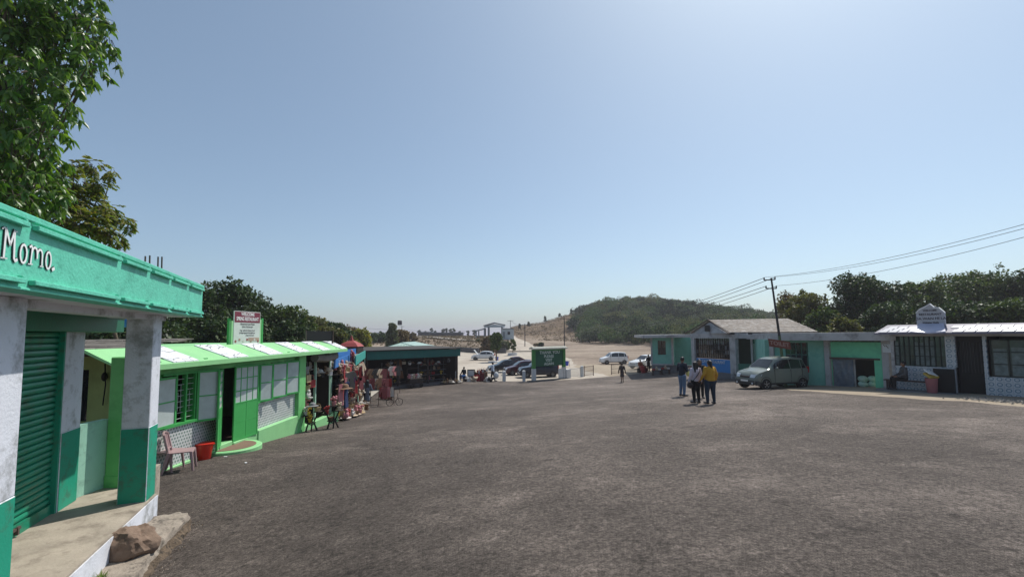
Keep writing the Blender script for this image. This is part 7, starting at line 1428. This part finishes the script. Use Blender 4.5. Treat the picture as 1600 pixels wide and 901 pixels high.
def railing(pa, pb_, hh, nb, mat, label, name='railing', mid=False):
    a, b_ = pa, pb_; o = thing(name, label, 'railing', a); m = MB(); 
    for z in (.12, hh): m.tube([a + Vector((0,0,z)), b_ + Vector((0,0,z))], .028, 4)
    if mid: m.tube([a + Vector((0,0,hh*.55)), b_ + Vector((0,0,hh*.55))], .022, 4)
    m.putw('rail', mat, o)
    for e in (a, b_): m = MB(); m.tube([e - Vector((0,0,.2)), e + Vector((0,0,hh + .08))], .04, 5); m.putw('post', mat, o)
    m = MB()
    for i in range(nb): q = a.lerp(b_, (i + 1) / (nb + 1)); m.tube([q + Vector((0,0,.12)), q + Vector((0,0,hh))], .014, 4)
    m.putw('bars', mat, o); return o
M_WRL = paint('white_rail', (.6,.6,.58), bump=0); M_RUSTR = paint('brown_iron_rail', (.12,.075,.06), bump=0)
def gg(px, Y): return gp(px, Y) + Vector((0,0,.03))
railing(gg(757, 42.2), gg(785, 41.8), .85, 22, M_WRL, 'white barred railing behind the striding man')
railing(gg(888, 44.0), gg(906, 44.4), .85, 15, M_WRL, 'white barred railing right of the thank you board')
railing(gg(912, 44.6), gg(926, 44.9), .95, 8, M_RUSTR, 'brown iron gate leaf beside the pale bollard', mid=True)
railing(gg(954, 44.9), gg(968, 44.9), .95, 7, M_RUSTR, 'brown iron gate leaf left of the railing with the small figure', mid=True)
railing(gg(969.5, 45.0), gg(996, 45.6), .85, 20, M_WRL, 'white barred railing between small figure and orange clad person')
railing(gp(714, 96), gp(748, 94), 1.1, 16, paint('pale_far_rail', (.33,.34,.34), bump=0), 'long railing on the dark wall at the far left of the car park', mid=True)
railing(gp(776, 93), gp(790, 93), 1.1, 8, MATS['pale_far_rail'], 'short railing behind the green tree in the car park', mid=True)
for pa, pb_, lab in (((713, 97.2), (750, 95.2), 'low dark retaining wall behind the long far railing'), ((775, 94.2), (791, 94.2), 'low dark retaining wall behind the short far railing')):
    a, b_ = gp(*pa), gp(*pb_); m = MB(); m.slab([a - Vector((0,0,.3)), b_ - Vector((0,0,.3)), b_ + Vector((0,0,1.0)), a + Vector((0,0,1.0))], (0,.3,0)); one(m, 'retaining_wall', paint('dark_stone_wall', (.045,.045,.05), rough=.9, bump=.3), lab, 'wall')
# roadside goods between shed and board
def putone(m, name, mat, label, cat, p, rz=0, **k): o = m.put(name, mat, None, **k); o.location = p; o.rotation_euler.z = rz; return tag(o, label, cat)
p = stand(736, 40.8); o = thing('framed_panel', 'white panel in a black frame standing among the roadside goods', 'panel', p, R(5)); m = MB(); m.box((-.27,0,.35), (.27,.03,.98)); m.put('panel', M_SWH, o)
for s in (-1, 1): m = MB(); m.box((s*.31 - .04,-.02,0), (s*.31 + .04,.05,1.05)); m.put('upright', M_BLACK, o)
m = MB(); m.box((-.35,-.02,.98), (.35,.05,1.06)); m.put('top_bar', M_BLACK, o); m = MB(); m.cbox((0,-.15,.30), (.55,.3,.35)); m.put('box', paint('dark_red_box', (.07,.02,.02), bump=0), o)
for i, (px, w_, hh, c, lab) in enumerate(((745, .55, .75, 'red', 'red cloth covered stand right of the framed white panel'), (751, .7, .95, 'maroon', 'maroon draped table among the roadside goods'), (757, .55, 1.05, 'brown', 'brown heap of bags on the highest roadside table'))):
    p = stand(px, 41.0 + i*.1); m = MB()
    m.hexa([(-w_/2,-.25,0),(w_/2,-.25,0),(w_/2,.25,0),(-w_/2,.25,0)], [(-w_*.45,-.22,hh*.8),(w_*.45,-.22,hh*.8),(w_*.45,.22,hh*.8),(-w_*.45,.22,hh*.8)]); putone(m, 'draped_table', cm(c), lab, 'table', p, bevel=.03)
    for k in range(3): item(('woven_bag','basket','soft_toy')[k], ('brown','red','maroon')[i] if k != 2 else 'white', p + Vector((-.2 + .2*k, 0, hh*.8)), rnd.random(), 'heaped on a draped table between shed and bollards', 1.1)
for i, (px, c, lab) in enumerate(((741, 'cream', 'cream sack slumped before the framed white panel'), (761, 'white', 'white sack beside the striding man'), (765, 'black', 'black sack beside the striding man'), (732, 'white', 'low white sack at the plaza edge by the roadside goods'))):
    m = MB(); m.ball((0,0,.2), (.3,.22,.24), 14, 10); lumpy(m, .9, 4.5, i * 3); putone(m, 'sack', cm(c), lab, 'sack', stand(px, 40.5), smooth=True)
# planter, bins, island
p = gp(800.5, 88); o = thing('round_planter', 'round white planter holding a small tree in the car park', 'planter', p); m = MB(); m.lathe([(.95,0),(.95,.5),(.85,.5),(.8,.4)], 20); m.put('rim', M_SWH, o, smooth=True)
put_tree('small_tree', 'small leafy tree growing in the round white planter', 801, 529, 88, 71, 12, L_MID, 1500, size=.28, base=.35, clumps=9, flat=1.0)
p = gp(771, 70); o = thing('kerbed_island', 'low pale kerbed island around the green tree in the car park', 'island', p); m = MB(); m.lathe([(.9,0),(.85,.22),(.1,.25)], 14); m.put('kerb', M_SWH, o)
M_BIN = paint('blue_bin_plastic', (.02,.05,.42), rough=.4, bump=0)
for px, Y, lab in ((776, 73, 'blue bin beside the green tree in the car park'), (885, 60, 'blue bin hidden half behind the right post of the thank you board')):
    p = gp(px, Y); o = thing('litter_bin', lab, 'bin', p); m = MB(); m.lathe([(.20,.15),(.27,.75),(.25,.75),(.18,.2)], 14); m.put('barrel', M_BIN, o, smooth=True); m = MB(); m.tube([(.32,0,0),(.32,0,.8)], .025, 5); m.put('stand', M_STEEL, o)
# benches and boxes by the annex
for i, (px, lab) in enumerate(((1024, 'dark trestle with small wares by the teal annex, left one'), (1038, 'dark trestle with small wares by the teal annex, right one'))):
    p = stand(px, 39.6); o = thing('trestle_table', lab, 'table', p, 0); m = MB(); m.box((-.4,-.2,.4), (.4,.2,.45)); m.put('table_top', M_DWOOD, o)
    for s in (-1, 1): m = MB(); m.box((s*.33-.03,-.16,0), (s*.33+.03,.16,.4)); m.put('leg', M_DWOOD, o)
    for k in range(3): item(('trinket_box','soft_toy','trinket_box')[k], ('red','cream','white')[k], p + Vector((-.25 + .25*k, 0, .45)), 0, 'on a trestle by the teal annex', 1.1)
for i, (px, c) in enumerate(((1003, 'red'), (1006.5, 'maroon'))):
    m = MB(); m.ball((0,0,.3), (.24,.2,.36), 14, 10); lumpy(m, .7, 4.5, i * 3 + 9); putone(m, 'sack', cm(c), ('red', 'dark maroon')[i] + ' sack standing beside the orange clad person', 'sack', stand(px, 43.2), smooth=True)
# litter on the asphalt
for i, (px, py_) in enumerate(((352,717),(384,727))):
    p = G(px, py_); m = MB(); m.cbox((0,0,0), (.07,.04,.012)); o = putone(m, 'paper_scrap', MATS['paper_white'], ('pale scrap of litter on the asphalt by the entrance step', 'flat pale litter scrap on the asphalt right of the step', 'tiny pale scrap alone in the middle foreground', 'tiny pale scrap near the centre of the plaza', 'pale chip on the asphalt near the concrete ledge')[i], 'litter', p + Vector((0,0,.062)), rnd.random()*3)

# ---------------------------------------------------------------- the air: thin even haze
hz = MB().box((-16200, -700, -150), (16200, 24300, 34))
hm = D.materials.new('haze_air'); hm.use_nodes = True; N, L = nodes(hm); N.remove(N['Principled BSDF'])
pv = N.new('ShaderNodeVolumePrincipled'); pv.inputs['Color'].default_value = (.88, .84, .93, 1); pv.inputs['Density'].default_value = .00055; pv.inputs['Anisotropy'].default_value = .3
L.new(pv.outputs[0], N['Material Output'].inputs['Volume'])
tag(hz.put('haze', hm), kind='stuff')
